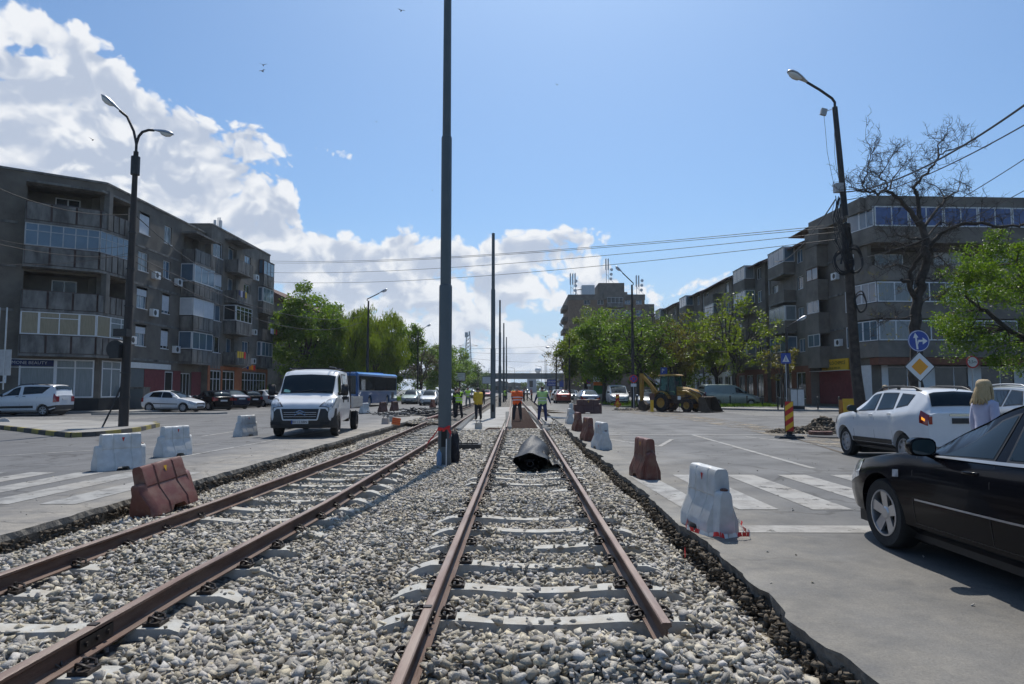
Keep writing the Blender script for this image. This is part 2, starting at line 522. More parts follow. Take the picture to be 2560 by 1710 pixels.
SLP = [4.22 + .78 * k for k in range(30)]           # sleepers, right track
SLPL = [4.02 + .78 * k for k in range(36)]           # left track
RC, LC = .165, -3.36
def ballast_z(x, y):
 z = -.163 + .028 * nz(x, y, .9, 1) + .02 * nz(x, y, 2.7, 6)
 er, el_ = 1.8, -5.34
 t = max(0.0, min(1.0, (x - (er - .36)) / .34))
 z -= .10 * t * t * (1 if y < 24 else 1 - min(1, (y - 24) / 6) * .8)
 t = max(0.0, min(1.0, ((el_ + .50) - x) / .45))
 z -= .08 * t
 z += .15 * math.exp(-((x - .35) / 1.05) ** 2 - ((y - 4.15) / .34) ** 2)
 z += .11 * math.exp(-((x + 1.5) / .9) ** 2 - ((y - 3.2) / .9) ** 2)
 z += .085 * math.exp(-((x - .2) / 2.1) ** 2 - ((y - 10.1) / .75) ** 2)
 z += .05 * math.exp(-((x + 3.5) / 1.2) ** 2 - ((y - 7.1) / .8) ** 2)
 if abs(x - .17) < .7 or abs(x + 3.3) < .7:
  z -= .012
 if 4.7 < y < 9.3:
  z -= .020 * (1 if x > -1.2 else -.4)
 if 4.8 < y < 14 and .8 < x - LC < 1.4:
  z -= .055
 if 4.4 < y < 9.3 and .85 < abs(x - RC) < 1.35:
  z -= .025
 if y > 8.6 and abs(x - LC) < .7:
  z -= .030
 z += .012 * nz(x, y, 1.6, 31)
 return z
def grid_mesh(name, mat, xs, ys, zf, kindlabel=None):
 mb = MB()
 nx = len(xs)
 vs = [(x, y, zf(x, y)) for y in ys for x in xs]
 fs = [(j * nx + i, j * nx + i + 1, (j + 1) * nx + i + 1, (j + 1) * nx + i) for j in range(len(ys) - 1) for i in range(nx - 1)]
 mb.add(vs, fs)
 return mb.build(name, mat, smooth=80)
def lin(a, b_, n):
 return [a + (b_ - a) * i / (n - 1) for i in range(n)]
def ballast_mat():
 m, nb, pr, o = newmat('ballast_bed')
 co = nb.n('ShaderNodeNewGeometry').outputs['Position']
 v = nb.n('ShaderNodeTexVoronoi')
 nb.put(v.inputs['Vector'], co); v.inputs['Scale'].default_value = 22
 cr = nb.n('ShaderNodeValToRGB')
 nb.put(cr.inputs[0], nb.noise(v.outputs['Color'], 3.0, 2))
 e = cr.color_ramp.elements
 e[0].position = .35; e[0].color = (.16, .16, .16, 1)
 e[1].position = .65; e[1].color = (.42, .385, .33, 1)
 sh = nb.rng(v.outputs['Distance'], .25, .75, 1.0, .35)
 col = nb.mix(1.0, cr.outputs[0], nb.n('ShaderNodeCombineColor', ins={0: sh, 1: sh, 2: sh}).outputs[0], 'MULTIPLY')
 col = nb.mix(nb.rng(nb.noise(co, .8, 4), .4, .7, 0, .5), col, (.20, .165, .12))
 nb.put(pr.inputs['Base Color'], col)
 pr.inputs['Roughness'].default_value = .95
 bn = nb.n('ShaderNodeBump'); bn.inputs['Distance'].default_value = .05
 nb.put(bn.inputs['Height'], nb.m('SUBTRACT', 1.0, v.outputs['Distance']))
 nb.put(pr.inputs['Normal'], bn.outputs[0])
 return m
M['ballast_bed'] = ballast_mat()
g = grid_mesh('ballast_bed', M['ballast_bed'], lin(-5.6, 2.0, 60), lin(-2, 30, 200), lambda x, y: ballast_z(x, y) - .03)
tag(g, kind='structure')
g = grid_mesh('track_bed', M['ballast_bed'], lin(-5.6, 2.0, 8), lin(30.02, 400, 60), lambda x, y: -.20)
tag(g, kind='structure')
def make_rocks():
 protos = []
 rr = random.Random(3)
 for k in range(26):
  bm = bmesh.new()
  n = 8
  sx, sy, sz = 1, rr.uniform(.45, .88), rr.uniform(.30, .66)
  for (a_, b_, c_) in [(i, j, l) for i in (-1, 1) for j in (-1, 1) for l in (-1, 1)]:
   if rr.random() < .16: continue
   p = Vector((a_ * rr.uniform(.28, .92), b_ * rr.uniform(.28, .92), c_ * rr.uniform(.28, .92)))
   bm.verts.new((p.x * sx * .62, p.y * sy * .62, p.z * sz * .62))
  for i in range(2): bm.verts.new((rr.choice((-1, 1)) * .56 * rr.uniform(.7, 1), rr.uniform(-.25, .25) * sy, rr.uniform(-.25, .25) * sz))
  res = bmesh.ops.convex_hull(bm, input=bm.verts)
  dead = [v for v in bm.verts if not v.link_faces]
  bmesh.ops.delete(bm, geom=dead, context='VERTS')
  bmesh.ops.triangulate(bm, faces=bm.faces)
  bm.verts.ensure_lookup_table()
  V = np.array([v.co[:] for v in bm.verts]); Fc = np.array([[v.index for v in f.verts] for f in bm.faces])
  bm.free()
  protos.append((V, Fc))
 return protos
def sleeper_top(x, rail_c):
 """top height of a sleeper at x (world), rail_c = track centre"""
 a = abs(x - rail_c)
 if a > 1.22: return -9
 if a > 1.0: return -.12 - (a - 1.0) * .30
 if a > .55: return -.12
 return -.12 - .030 * (1 - (a / .55) ** 2)
def scatter(yr, dens_, smin, smax, seed, layer_jit=.03):
 rng = np.random.RandomState(seed)
 y0, y1 = yr
 n = int((y1 - y0) * 7.2 * dens_)
 x = rng.uniform(-5.34, 1.86, n); y = rng.uniform(y0, y1, n)
 keep = []; zz = []
 for i in range(n):
  xi, yi = x[i], y[i]
  if xi > edge_r(yi) - .02 or xi < edge_l(yi) + .02:
   continue
  z = ballast_z(xi, yi)
  for (cc, arr) in ((RC, SLP), (LC, SLPL)):
   if abs(xi - cc) < 1.24 and yi < 28:
    k = round((yi - arr[0]) / .78)
    if 0 <= k < len(arr) and abs(yi - arr[k]) < .125:
     st = sleeper_top(xi, cc)
     if z < st - .012 and rng.rand() > .07 + (.5 if nz(xi, yi, 1.4, 17) > .18 else 0):
      z = None
     elif z < st:
      z = st + .005
     break
  if z is None: continue
  bad = False
  for rx in (RC - .785, RC + .765, LC - .77, LC + .77):
   if abs(xi - rx) < .085 and not (rx == RC + .765 and yi < 4.45): bad = True
  if bad: continue
  if xi > edge_r(yi) - .07 and rng.rand() > .45 + .5 * (nz(xi, yi, 1.5, 8) > 0): continue
  keep.append(i); zz.append(z)
 idx = np.array(keep); z = np.array(zz) + rng.uniform(-layer_jit, layer_jit * .55, len(idx))
 s = smin + (smax - smin) * rng.rand(len(idx)) ** 1.7
 return x[idx], y[idx], z, s
def build_stones(name, sets, protos, mat):
 rng = np.random.RandomState(5)
 Vs = []; Fs = []; Cs = []; off = 0
 X = np.concatenate([q[0] for q in sets]); Y = np.concatenate([q[1] for q in sets])
 Z = np.concatenate([q[2] for q in sets]); S = np.concatenate([q[3] for q in sets])
 which = rng.randint(0, len(protos), len(X))
 tone = rng.rand(len(X)); warm = rng.rand(len(X))
 for k, (V, Fc) in enumerate(protos):
  ii = np.where(which == k)[0]
  n = len(ii)
  if n == 0: continue
  a = rng.uniform(0, 2 * np.pi, n); t1 = rng.normal(0, .55, n); t2 = rng.normal(0, .55, n)
  ca, sa = np.cos(a), np.sin(a); cx, sx = np.cos(t1), np.sin(t1); cy, sy = np.cos(t2), np.sin(t2)
  Rz = np.zeros((n, 3, 3)); Rz[:, 0, 0] = ca; Rz[:, 0, 1] = -sa; Rz[:, 1, 0] = sa; Rz[:, 1, 1] = ca; Rz[:, 2, 2] = 1
  Rx = np.zeros((n, 3, 3)); Rx[:, 0, 0] = 1; Rx[:, 1, 1] = cx; Rx[:, 1, 2] = -sx; Rx[:, 2, 1] = sx; Rx[:, 2, 2] = cx
  Ry = np.zeros((n, 3, 3)); Ry[:, 0, 0] = cy; Ry[:, 0, 2] = sy; Ry[:, 1, 1] = 1; Ry[:, 2, 0] = -sy; Ry[:, 2, 2] = cy
  Rm = Rz @ Rx @ Ry
  P = np.einsum('nij,vj->nvi', Rm, V) * S[ii][:, None, None]
  P += np.stack([X[ii], Y[ii], Z[ii]], 1)[:, None, :]
  nv = len(V)
  Vs.append(P.reshape(-1, 3))
  Fs.append((Fc[None] + (off + np.arange(n) * nv)[:, None, None]).reshape(-1, 3))
  g_ = .25 + .30 * tone[ii] ** 1.1
  w = warm[ii]
  c = np.stack([g_ * (1.065 + .12 * np.clip(w - .3, 0, 1) * 1.6), g_ * (1 + .05 * w), g_ * (.93 - .20 * np.clip(w - .3, 0, 1) * 1.2), np.ones(n)], 1)
  Cs.append(np.repeat(c, len(Fc) * 3, axis=0))
  off += n * nv
 V = np.concatenate(Vs).astype(np.float32); Fa = np.concatenate(Fs).astype(np.int32); C_ = np.concatenate(Cs).astype(np.float32)
 me = bpy.data.meshes.new(name)
 me.vertices.add(len(V)); me.vertices.foreach_set('co', V.ravel())
 me.loops.add(Fa.size); me.loops.foreach_set('vertex_index', Fa.ravel())
 me.polygons.add(len(Fa)); me.polygons.foreach_set('loop_start', np.arange(0, Fa.size, 3, dtype=np.int32))
 me.polygons.foreach_set('loop_total', np.full(len(Fa), 3, np.int32))
 ca = me.color_attributes.new('stone', 'FLOAT_COLOR', 'CORNER')
 ca.data.foreach_set('color', C_.ravel())
 me.materials.append(mat)
 me.update(calc_edges=True)
 me.validate()
 o = bpy.data.objects.new(name, me); COL.objects.link(o)
 return o
def stone_mat():
 m, nb, pr, o = newmat('crushed_stone')
 at = nb.n('ShaderNodeVertexColor', layer_name='stone')
 co = nb.n('ShaderNodeNewGeometry').outputs['Position']
 n1 = nb.rng(nb.noise(co, 38, 5, .65), .3, .75, .75, 1.15)
 col = nb.mix(1.0, at.outputs[0], nb.n('ShaderNodeCombineColor', ins={0: n1, 1: n1, 2: n1}).outputs[0], 'MULTIPLY')
 col = nb.mix(nb.rng(nb.noise(co, .9, 4, .6), .5, .72, 0, .45), col, (.27, .215, .15))
 nb.put(pr.inputs['Base Color'], col)
 pr.inputs['Roughness'].default_value = .9
 bn = nb.n('ShaderNodeBump'); bn.inputs['Distance'].default_value = .006
 nb.put(bn.inputs['Height'], nb.noise(co, 90, 4, .6)); nb.put(pr.inputs['Normal'], bn.outputs[0])
 return m
M['stone'] = stone_mat()
protos = make_rocks()
sets = [scatter((2.6, 5.6), 1600, .028, .098, 1, .045), scatter((5.6, 9.5), 1300, .030, .088, 2, .045), scatter((9.5, 15), 950, .034, .085, 3), scatter((15, 30), 440, .046, .11, 4)]
st = build_stones('ballast_gravel', sets, protos, M['stone'])
tag(st, 'grey and beige crushed stone ballast between and beside the tram rails', 'gravel', kind='stuff')
tb = MB(); tb.add([(-3000, -400, -.6), (3000, -400, -.6), (3000, 4000, -.6), (-3000, 4000, -.6)], [(0, 1, 2, 3)])
M['terrain'] = pm('terrain_grass', (.06, .08, .03), (.12, .12, .07), .05, .95, world=True)
tag(tb.build('ground', M['terrain']), kind='structure')
def asphalt(name, c1, c2, dust, edge_x, sgn):
 m, nb, pr, o = newmat(name)
 co = nb.n('ShaderNodeNewGeometry').outputs['Position']
 sp = nb.n('ShaderNodeSeparateXYZ', ins={0: co})
 fine = nb.noise(co, 60, 3, .7)
 col = nb.mix(nb.rng(nb.noise(co, .35, 6, .6), .35, .65), c1, c2)
 col = nb.mix(nb.rng(nb.noise(nb.n('ShaderNodeMapping', ins={'Vector': co, 'Scale': (1.6, .12, 1)}).outputs[0], 1.0, 5, .6), .45, .7, 0, .42), col, tuple(x * .62 for x in c1))
 vo = nb.n('ShaderNodeTexVoronoi'); vo.distance = 'CHEBYCHEV'
 nb.put(vo.inputs['Vector'], nb.n('ShaderNodeMapping', ins={'Vector': co, 'Scale': (.16, .13, 1)}).outputs[0]); vo.inputs['Scale'].default_value = 1.0
 col = nb.mix(nb.rng(nb.noise(vo.outputs['Color'], 6, 0), .50, .56, 0, .33), col, tuple(x * .75 for x in c1))
 ve = nb.n('ShaderNodeTexVoronoi'); ve.feature = 'DISTANCE_TO_EDGE'
 cw = nb.vmath('ADD', co, nb.vmath('SCALE', nb.n('ShaderNodeTexNoise', ins={'Vector': co, 'Scale': 1.3, 'Detail': 5}).outputs['Color'], scale=.9))
 nb.put(ve.inputs['Vector'], cw); ve.inputs['Scale'].default_value = .42
 crk = nb.m('MULTIPLY', nb.rng(ve.outputs['Distance'], .006, .020, 1, 0), nb.rng(nb.noise(co, .25, 2), .40, .52))
 col = nb.mix(nb.m('MULTIPLY', crk, .7), col, (.03, .028, .026))
 dx = nb.m('MULTIPLY', nb.m('SUBTRACT', sp.outputs[0], edge_x), sgn)
 dd = nb.m('ADD', dx, nb.rng(nb.noise(co, .7, 5, .6), 0.2, .8, -1.0, 1.0))
 dm = nb.rng(dd, .2, 2.3, .85, 0.0)
 dm = nb.m('MULTIPLY', dm, nb.rng(nb.noise(co, 2.2, 5, .65), .3, .62, .25, 1))
 col = nb.mix(dm, col, dust)
 col = nb.mix(nb.rng(nb.noise(nb.vmath('ADD', co, (30, 4, 0)), 1.1, 3, .5), .60, .68, 0, .5), col, (.05, .05, .05))
 f2 = nb.m('MULTIPLY', nb.rng(fine, .25, .75, .72, 1.26), nb.rng(nb.noise(co, 11, 5, .7), .3, .7, .88, 1.10))
 col = nb.mix(1.0, col, nb.n('ShaderNodeCombineColor', ins={0: f2, 1: f2, 2: f2}).outputs[0], 'MULTIPLY')
 nb.put(pr.inputs['Base Color'], col)
 nb.put(pr.inputs['Roughness'], nb.rng(nb.noise(co, .9, 4), .3, .7, .62, .85))
 bn = nb.n('ShaderNodeBump'); bn.inputs['Distance'].default_value = .006; bn.inputs['Strength'].default_value = .8
 nb.put(bn.inputs['Height'], nb.m('SUBTRACT', nb.m('ADD', fine, nb.noise(co, 9, 4)), nb.m('MULTIPLY', crk, 2)))
 nb.put(pr.inputs['Normal'], bn.outputs[0])
 return m
M['road_r'] = asphalt('asphalt_right', (.076, .077, .080), (.120, .119, .118), (.22, .20, .165), 1.8, 1)
M['road_l'] = asphalt('asphalt_left', (.098, .099, .103), (.136, .136, .138), (.31, .28, .235), -5.3, -1)
M['edge'] = pm('broken_asphalt_edge', (.10, .095, .085), (.24, .22, .19), 9, .95, 1.2, 30, world=True)
def road_sheet(name, ef, xo, mat, sgn):
 ys = [-3 + .09 * i for i in range(int(48 / .09))] + [45 + 5 * i for i in range(1, 120)]
 mb = MB(); n = len(ys)
 vs = []
 for y in ys:
  e = ef(y) if y < 46 else ef(46)
  j = .035 * nz(e, y, 9, 3) + .02 * nz(e, y, 25, 7)
  vs += [(e, y, 0), (e + .015 + j, y, -.07 + j * .3), (e + sgn * .03 + j, y, -.16), (e - sgn * .02 + sgn * .05, y, -.55), (e + sgn * .9, y, .004 * nz(0, y, 1)), (xo, y, 0)]
 fs = []; mi = []
 for i in range(n - 1):
  a = i * 6; b_ = a + 6
  q = [(a + 0, a + 4, b_ + 4, b_ + 0), (a + 4, a + 5, b_ + 5, b_ + 4)]
  w = [(a + 1, a + 0, b_ + 0, b_ + 1), (a + 2, a + 1, b_ + 1, b_ + 2), (a + 3, a + 2, b_ + 2, b_ + 3)]
  if sgn < 0:
   q = [f[::-1] for f in q]; w = [f[::-1] for f in w]
  fs += q + w; mi += [0, 0, 1, 1, 1]
 mb.v = vs; mb.f = fs; mb.mi = mi
 return tag(mb.build(name, [mat, M['edge']]), kind='structure')
road_sheet('road_right', edge_r, 120, M['road_r'], 1)
road_sheet('road_left', edge_l, -120, M['road_l'], -1)
rng = np.random.RandomState(9)
n = 5500
ys_ = rng.uniform(3.0, 22, n); xs_ = np.array([edge_r(q) for q in ys_]) - rng.rand(n) ** 1.8 * .12 + .02
zs_ = -.25 + (np.array([edge_r(q) for q in ys_]) - xs_ < .08) * rng.uniform(0, .16, n) + rng.uniform(-.02, .03, n)
n2 = 2600
ys2 = rng.uniform(5, 22, n2); xs2 = np.array([edge_l(q) for q in ys2]) + rng.rand(n2) ** 1.5 * .22
zs2 = -.22 + (xs2 - np.array([edge_l(q) for q in ys2]) < .07) * rng.uniform(0, .13, n2) + rng.uniform(-.02, .03, n2)
so_ = build_stones('trench_soil', [(np.concatenate([xs_, xs2]), np.concatenate([ys_, ys2]), np.concatenate([zs_, zs2]), rng.uniform(.02, .07, n + n2))], protos, M['soil'])
tag(so_, 'dark crumbled soil under the broken edges of the asphalt', 'soil', kind='stuff')
sb = MB()
for y in lin(2, 27, 90):
 pass
sx_ = []
gs = grid_mesh('trench_floor', M['soil'], lin(1.36, 1.86, 6), lin(1, 26, 120), lambda x, y: ballast_z(x, y) + .0 + .015 * nz(x, y, 7, 3) - .012)
tag(gs, kind='structure')
def paint_mat():
 m, nb, pr, o = newmat('worn_road_paint')
 co = nb.n('ShaderNodeNewGeometry').outputs['Position']
 w = nb.rng(nb.noise(co, 2.6, 7, .72), .36, .56)
 col = nb.mix(w, (.15, .148, .145), (.32, .315, .30))
 col = nb.mix(nb.rng(nb.noise(co, .6, 4), .4, .7, 0, .6), col, (.30, .27, .23))
 nb.put(pr.inputs['Base Color'], col); pr.inputs['Roughness'].default_value = .75
 tr = nb.n('ShaderNodeBsdfTransparent')
 mx = nb.n('ShaderNodeMixShader', ins={0: nb.rng(nb.noise(nb.vmath('ADD', co, (5, 9, 1)), 3.4, 8, .75), .355, .41)})
 nb.nt.links.new(tr.outputs[0], mx.inputs[1]); nb.nt.links.new(pr.outputs[0], mx.inputs[2])
 nb.nt.links.new(mx.outputs[0], o.inputs[0])
 return m
M['paint'] = paint_mat()
mk = MB()
def strip(p, q, w, z=.005):
 p, q = Vector(p), Vector(q)
 d = (q - p); t = Vector((-d.y, d.x)).normalized() * w / 2
 mk.add([(p.x - t.x, p.y - t.y, z), (p.x + t.x, p.y + t.y, z), (q.x + t.x, q.y + t.y, z), (q.x - t.x, q.y - t.y, z)][::-1], [(0, 1, 2, 3)])
for i in range(9):          # right crossing
 strip((3.0 + .92 * i, 8.7), (2.95 + .92 * i, 12.2), .50)
strip((2.25, 8.9), (2.1, 12.0), .38)
for i in range(9):          # left crossing
 strip((-6.05 - .88 * i, 9.0), (-6.0 - .88 * i, 12.45), .48)
strip((2.05, 7.5), (9.8, 7.5), .38, .0052)
strip((5.6, 13.2), (5.75, 23.0), .13)
strip((2.6, 22.9), (9.4, 22.9), .22, .0056)
strip((2.7, 20.8), (3.7, 18.2), .12); strip((3.7, 18.2), (4.6, 20.8), .12, .006)
strip((7.2, 22), (8.2, 18.5), .12); strip((8.2, 18.5), (9.6, 17.5), .12, .006)
strip((-16.5, 10.2), (-8.6, 19.0), .12)
strip((-7.6, 14.6), (-7.0, 26), .10)
strip((-10.2, 22), (-10.2, 26), .12); strip((-10.2, 30), (-10.2, 34), .12)
for i in range(6):           # far-left crossing seen edge on
 strip((-31 - .0 * i, 31.5 + .95 * i), (-19.5, 33 + .95 * i), .45)
for i in range(8):
 strip((13.5, 39.5 + .9 * i), (19.5, 39.5 + .9 * i), .4)
mk.build('road_markings', M['paint'])['kind'] = 'structure'
dm_ = MB()
pts = [G(1578, 1023), G(1640, 1030), G(1719, 1040), G(1790, 1052), G(1880, 1068), G(1960, 1088), G(2060, 1118), G(2130, 1140)]
for i in range(len(pts) - 1):
 for k in range(6):
  a = pts[i].lerp(pts[i + 1], k / 6); b_ = pts[i].lerp(pts[i + 1], (k + 1) / 6)
  w0 = .07 + .09 * abs(nz(a.x, a.y, 1.3, 2)); w1 = .07 + .09 * abs(nz(b_.x, b_.y, 1.3, 2))
  dm_.add([(a.x, a.y - w0 * 3, .006), (b_.x, b_.y - w1 * 3, .006), (b_.x, b_.y + w1 * 3, .006), (a.x, a.y + w0 * 3, .006)], [(0, 1, 2, 3)])
dm_.build('pavement_crack', M['soil'])['kind'] = 'structure'
dr = MB()
poly = [G(1578, 1020), G(1700, 1032), G(1800, 1048), G(1900, 1064), G(2010, 1078), G(2140, 1078), G(2300, 1100), G(2300, 1130), G(2120, 1122), G(1990, 1100), G(1900, 1083), G(1760, 1056), G(1640, 1040), G(1540, 1030)]
dr.add([(p.x, p.y, .0085) for p in poly], [tuple(range(len(poly)))])
M['dust'] = None
def dust_mat():
 m, nb, pr, o = newmat('dust_layer')
 co = nb.n('ShaderNodeNewGeometry').outputs['Position']
 nb.put(pr.inputs['Base Color'], nb.mix(nb.noise(co, 3, 5), (.24, .20, .15), (.33, .29, .23))); pr.inputs['Roughness'].default_value = .95
 tr = nb.n('ShaderNodeBsdfTransparent')
 mx = nb.n('ShaderNodeMixShader', ins={0: nb.rng(nb.noise(co, .9, 8, .7), .45, .62)})
 nb.nt.links.new(tr.outputs[0], mx.inputs[1]); nb.nt.links.new(pr.outputs[0], mx.inputs[2])
 nb.nt.links.new(mx.outputs[0], o.inputs[0])
 return m
M['dust'] = dust_mat()
dr.build('dirt_patch', M['dust'])['kind'] = 'structure'
RAILP = [(-.07, 0), (.07, 0), (.07, .011), (.022, .024), (.009, .038), (.008, .128), (.022, .142), (.036, .150), (.036, .172), (.028, .180), (-.028, .180), (-.036, .172), (-.036, .150), (-.022, .142), (-.008, .128), (-.009, .038), (-.022, .024), (-.07, .011)]
RAILP = [(a * .88, h * .84) for a, h in RAILP]
def rail(path, label, joint=None, z=-.115, name='rail'):
 root = path[0]
 mb = MB()
 rg = []
 pts = []
 for i in range(len(path) - 1):
  p, q = path[i], path[i + 1]
  k = max(1, int(abs(q[1] - p[1]) / 1.5))
  for j in range(k):
   pts.append((p[0] + (q[0] - p[0]) * j / k, p[1] + (q[1] - p[1]) * j / k))
 pts.append(path[-1])
 for (x, y) in pts:
  dx = .006 * nz(0, y, .25, root[0])
  rg.append([(x + dx + a - root[0], y - root[1], h) for a, h in RAILP])
 mb.rings(rg)
 nf = len(rg) - 1
 mb.mi = [1 if (q % 18) in (8, 9, 10) and q < nf * 18 else 0 for q in range(len(mb.f))]
 o = mb.build(name, [M['rail'], M['rail_top']], smooth=40, loc=(root[0], root[1], z))
 tag(o, label, 'rail')
 if joint is not None:
  j = MB()
  j.box((0, 0, .072), (.055, .34, .08)); j.box((0, 0, .152), (.056, .05, .012))
  for yy in (-.11, 0, .11):
   j.tube([(-.042, yy, .072), (.042, yy, .072)], .016, 8)
  jo = j.build('fishplate', M['clip'], o, loc=(0, joint - root[1], 0))
 return o
rail([(RC - .785, 1.2), (RC - .775, 26.6)], 'rusty rail nearest the middle of the photo, left rail of the right-hand track', joint=4.72)
rail([(RC + .765, 4.42), (RC + .755, 26.0)], 'rusty rail of the right-hand track ending under a mound of ballast')
rail([(LC - .84, 1.2), (LC - .77, 6), (LC - .66, 9), (LC - .55, 16), (LC - .72, 24), (LC - 1.0, 36), (LC - 1.2, 55), (LC - 1.6, 110)], 'outer left rusty rail against which the brown barrier leans')
rail([(LC + .70, 1.2), (LC + .70, 5.5), (LC + .82, 9), (LC + .80, 21), (LC + .60, 30), (LC + .40, 46), (LC + .1, 70), (LC - .2, 110)], 'inner rusty rail of the left-hand track, beside the main pole', joint=4.35)
rail([(-.52, 27.0), (-.56, 40), (-.85, 65), (-1.4, 110)], 'far rusty rail on the left of the steel mesh, behind the gap in the ballast')
rail([(.97, 29.3), (.93, 40), (.60, 65), (.05, 110)], 'far rusty rail on the right of the steel mesh where the workers stand')
TW, BW = .096, .142
def sleeper_mesh():
 mb = MB()
 rg = []
 for a in (-1.22, -1.10, -1.0, -.92, -.78, -.62, -.55, -.42, -.25, 0, .25, .42, .55, .62, .78, .92, 1.0, 1.10, 1.22):
  t = sleeper_top(a, 0) + .0
  if abs(a) > 1.2: t = -.205
  tw = TW if abs(a) > .5 else TW - .012
  rg.append([(a, -BW, -.42), (a, -tw, t), (a, tw, t), (a, BW, -.42)])
 mb.rings(rg)
 me = mb.mesh('sleeper', M['conc_lite'])
 bm = bmesh.new(); bm.from_mesh(me)
 bmesh.ops.recalc_face_normals(bm, faces=bm.faces)
 bm.to_mesh(me); bm.free()
 return me
def clip_mesh():
 mb = MB()
 mb.box((0, 0, .012), (.12, .13, .024))
 for s in (-1, 1):
  pts = [(-.045, s * .012, .03), (-.03, s * .03, .055), (.0, s * .048, .062), (.035, s * .05, .052), (.05, s * .028, .034)]
  mb.tube(pts, .0095, 6)
 mb.tube([(.0, 0, .02), (.0, 0, .085)], .014, 6)
 mb.tube([(.0, 0, .045), (.0, 0, .06)], .024, 6)
 return mb.mesh('clip', M['clip'], smooth=45)
SM, CM = sleeper_mesh(), clip_mesh()
ORD = ['nearest', 'second', 'third', 'fourth', 'fifth', 'sixth', 'seventh', 'eighth', 'ninth', 'tenth']
proto_sl = {}
for side, cc, arr in (('right-hand', RC, SLP), ('left-hand', LC, SLPL)):
 for k, y in enumerate(arr):
  if side == 'right-hand' and y > 26.5: continue
  if side == 'left-hand' and y > 31.5: continue
  if k < 8:
   lab = '%s concrete sleeper of the %s track counted from the camera, half bedded in ballast' % (ORD[k], side)
  else:
   lab = 'pale concrete sleeper under the %s track, further off than the eighth one' % side
  key = side
  jx = RND.uniform(-.02, .02)
  if key not in proto_sl:
   s = place_mesh('concrete_sleeper', SM, loc=(cc, y, 0))
   tag(s, lab, 'sleeper', 'concrete sleepers of the %s track' % side)
   for rx in (-.775, .765):
    for sg in (-1, 1):
     c = place_mesh('clip', CM, s, (rx + sg * .095, 0, -.12), 0 if sg > 0 else math.pi)
   proto_sl[key] = s
  else:
   s = dup(proto_sl[key], (cc + jx, y + RND.uniform(-.015, .015), RND.uniform(-.006, .004)), RND.uniform(-.015, .015), lab)
s_ = MB(); s_.b2(-2.5, -.75, 27.6, 64, -.5, -.125)
tag(s_.build('concrete_slab', M['slab']), kind='structure')
s_ = MB(); s_.b2(-.72, 1.25, 28.6, 70, -.5, -.17)
tag(s_.build('track_slab', M['slab']), kind='structure')
s_ = MB(); s_.b2(1.28, 1.78, 26.5, 40, -.5, -.10)
tag(s_.build('edge_slab', M['slab']), kind='structure')
mb = MB()
for i in range(8):
 x = -.28 + i * .142
 mb.tube([(x, 28.4, -.10), (x - .3 * 1, 62, -.10)], .009, 5)
for j in range(112):
 y = 28.5 + j * .29
 o_ = -.3 * (y - 28.4) / 33.6
 mb.tube([(-.34 + o_, y, -.088), (.78 + o_, y, -.088)], .009, 5)
tag(mb.build('steel_mesh', M['rust'], world=False), 'rusty reinforcing steel mesh laid between the rails of the right-hand track', 'steel mesh')
tb_ = MB(); tb_.box((0, 0, -.02), (.30, .22, .24), taper=.85); tbm = tb_.mesh('block', M['conc_lite'])
first = None
for j in range(34):
 for cx, nm in ((-2.44, 'left'), (-.42, 'mid'), (1.12, 'right')):
  y = 27.5 + j * .62
  if nm == 'mid' and j < 2: continue
  dx = -.012 * j if nm != 'left' else -.018 * j
  o_ = place_mesh('sleeper_block', tbm, loc=(cx + dx, y, -.13))
  tag(o_, {'left': 'small concrete sleeper block in the row beside the left track rail near the yellow-shirted worker', 'mid': 'small concrete sleeper block in the row left of the rusty steel mesh', 'right': 'small concrete sleeper block in the row right of the rusty steel mesh'}[nm], 'sleeper block', {'left': 'sleeper blocks by the left track', 'mid': 'sleeper blocks left of the mesh', 'right': 'sleeper blocks right of the mesh'}[nm])
for j in range(4):
 mb = MB(); y = 26.9 + .35 * j
 mb.tube([(-1.35, y, -.10), (-1.2, y, -.05), (-.75, y + .03, -.06)], .010, 5)
 tag(mb.build('steel_bar', M['rust'], loc=(0, 0, 0)), 'short bent steel bar sticking out of the slab corner beside the middle rail', 'steel bar', 'bent bars at the slab corner')
def pchip(pts):
 xs = [p[0] for p in pts]; ys = [p[1] for p in pts]
 n = len(xs)
 d = [(ys[i + 1] - ys[i]) / (xs[i + 1] - xs[i]) for i in range(n - 1)]
 m = [d[0]] + [0 if d[i - 1] * d[i] <= 0 else 2 * d[i - 1] * d[i] / (d[i - 1] + d[i]) for i in range(1, n - 1)] + [d[-1]]
 def f(x):
  if x <= xs[0]: return ys[0]
  if x >= xs[-1]: return ys[-1]
  i = 0
  while xs[i + 1] < x: i += 1
  h = xs[i + 1] - xs[i]; t = (x - xs[i]) / h
  return ((2 * t ** 3 - 3 * t ** 2 + 1) * ys[i] + (t ** 3 - 2 * t ** 2 + t) * h * m[i] + (-2 * t ** 3 + 3 * t ** 2) * ys[i + 1] + (t ** 3 - t ** 2) * h * m[i + 1])
 return f
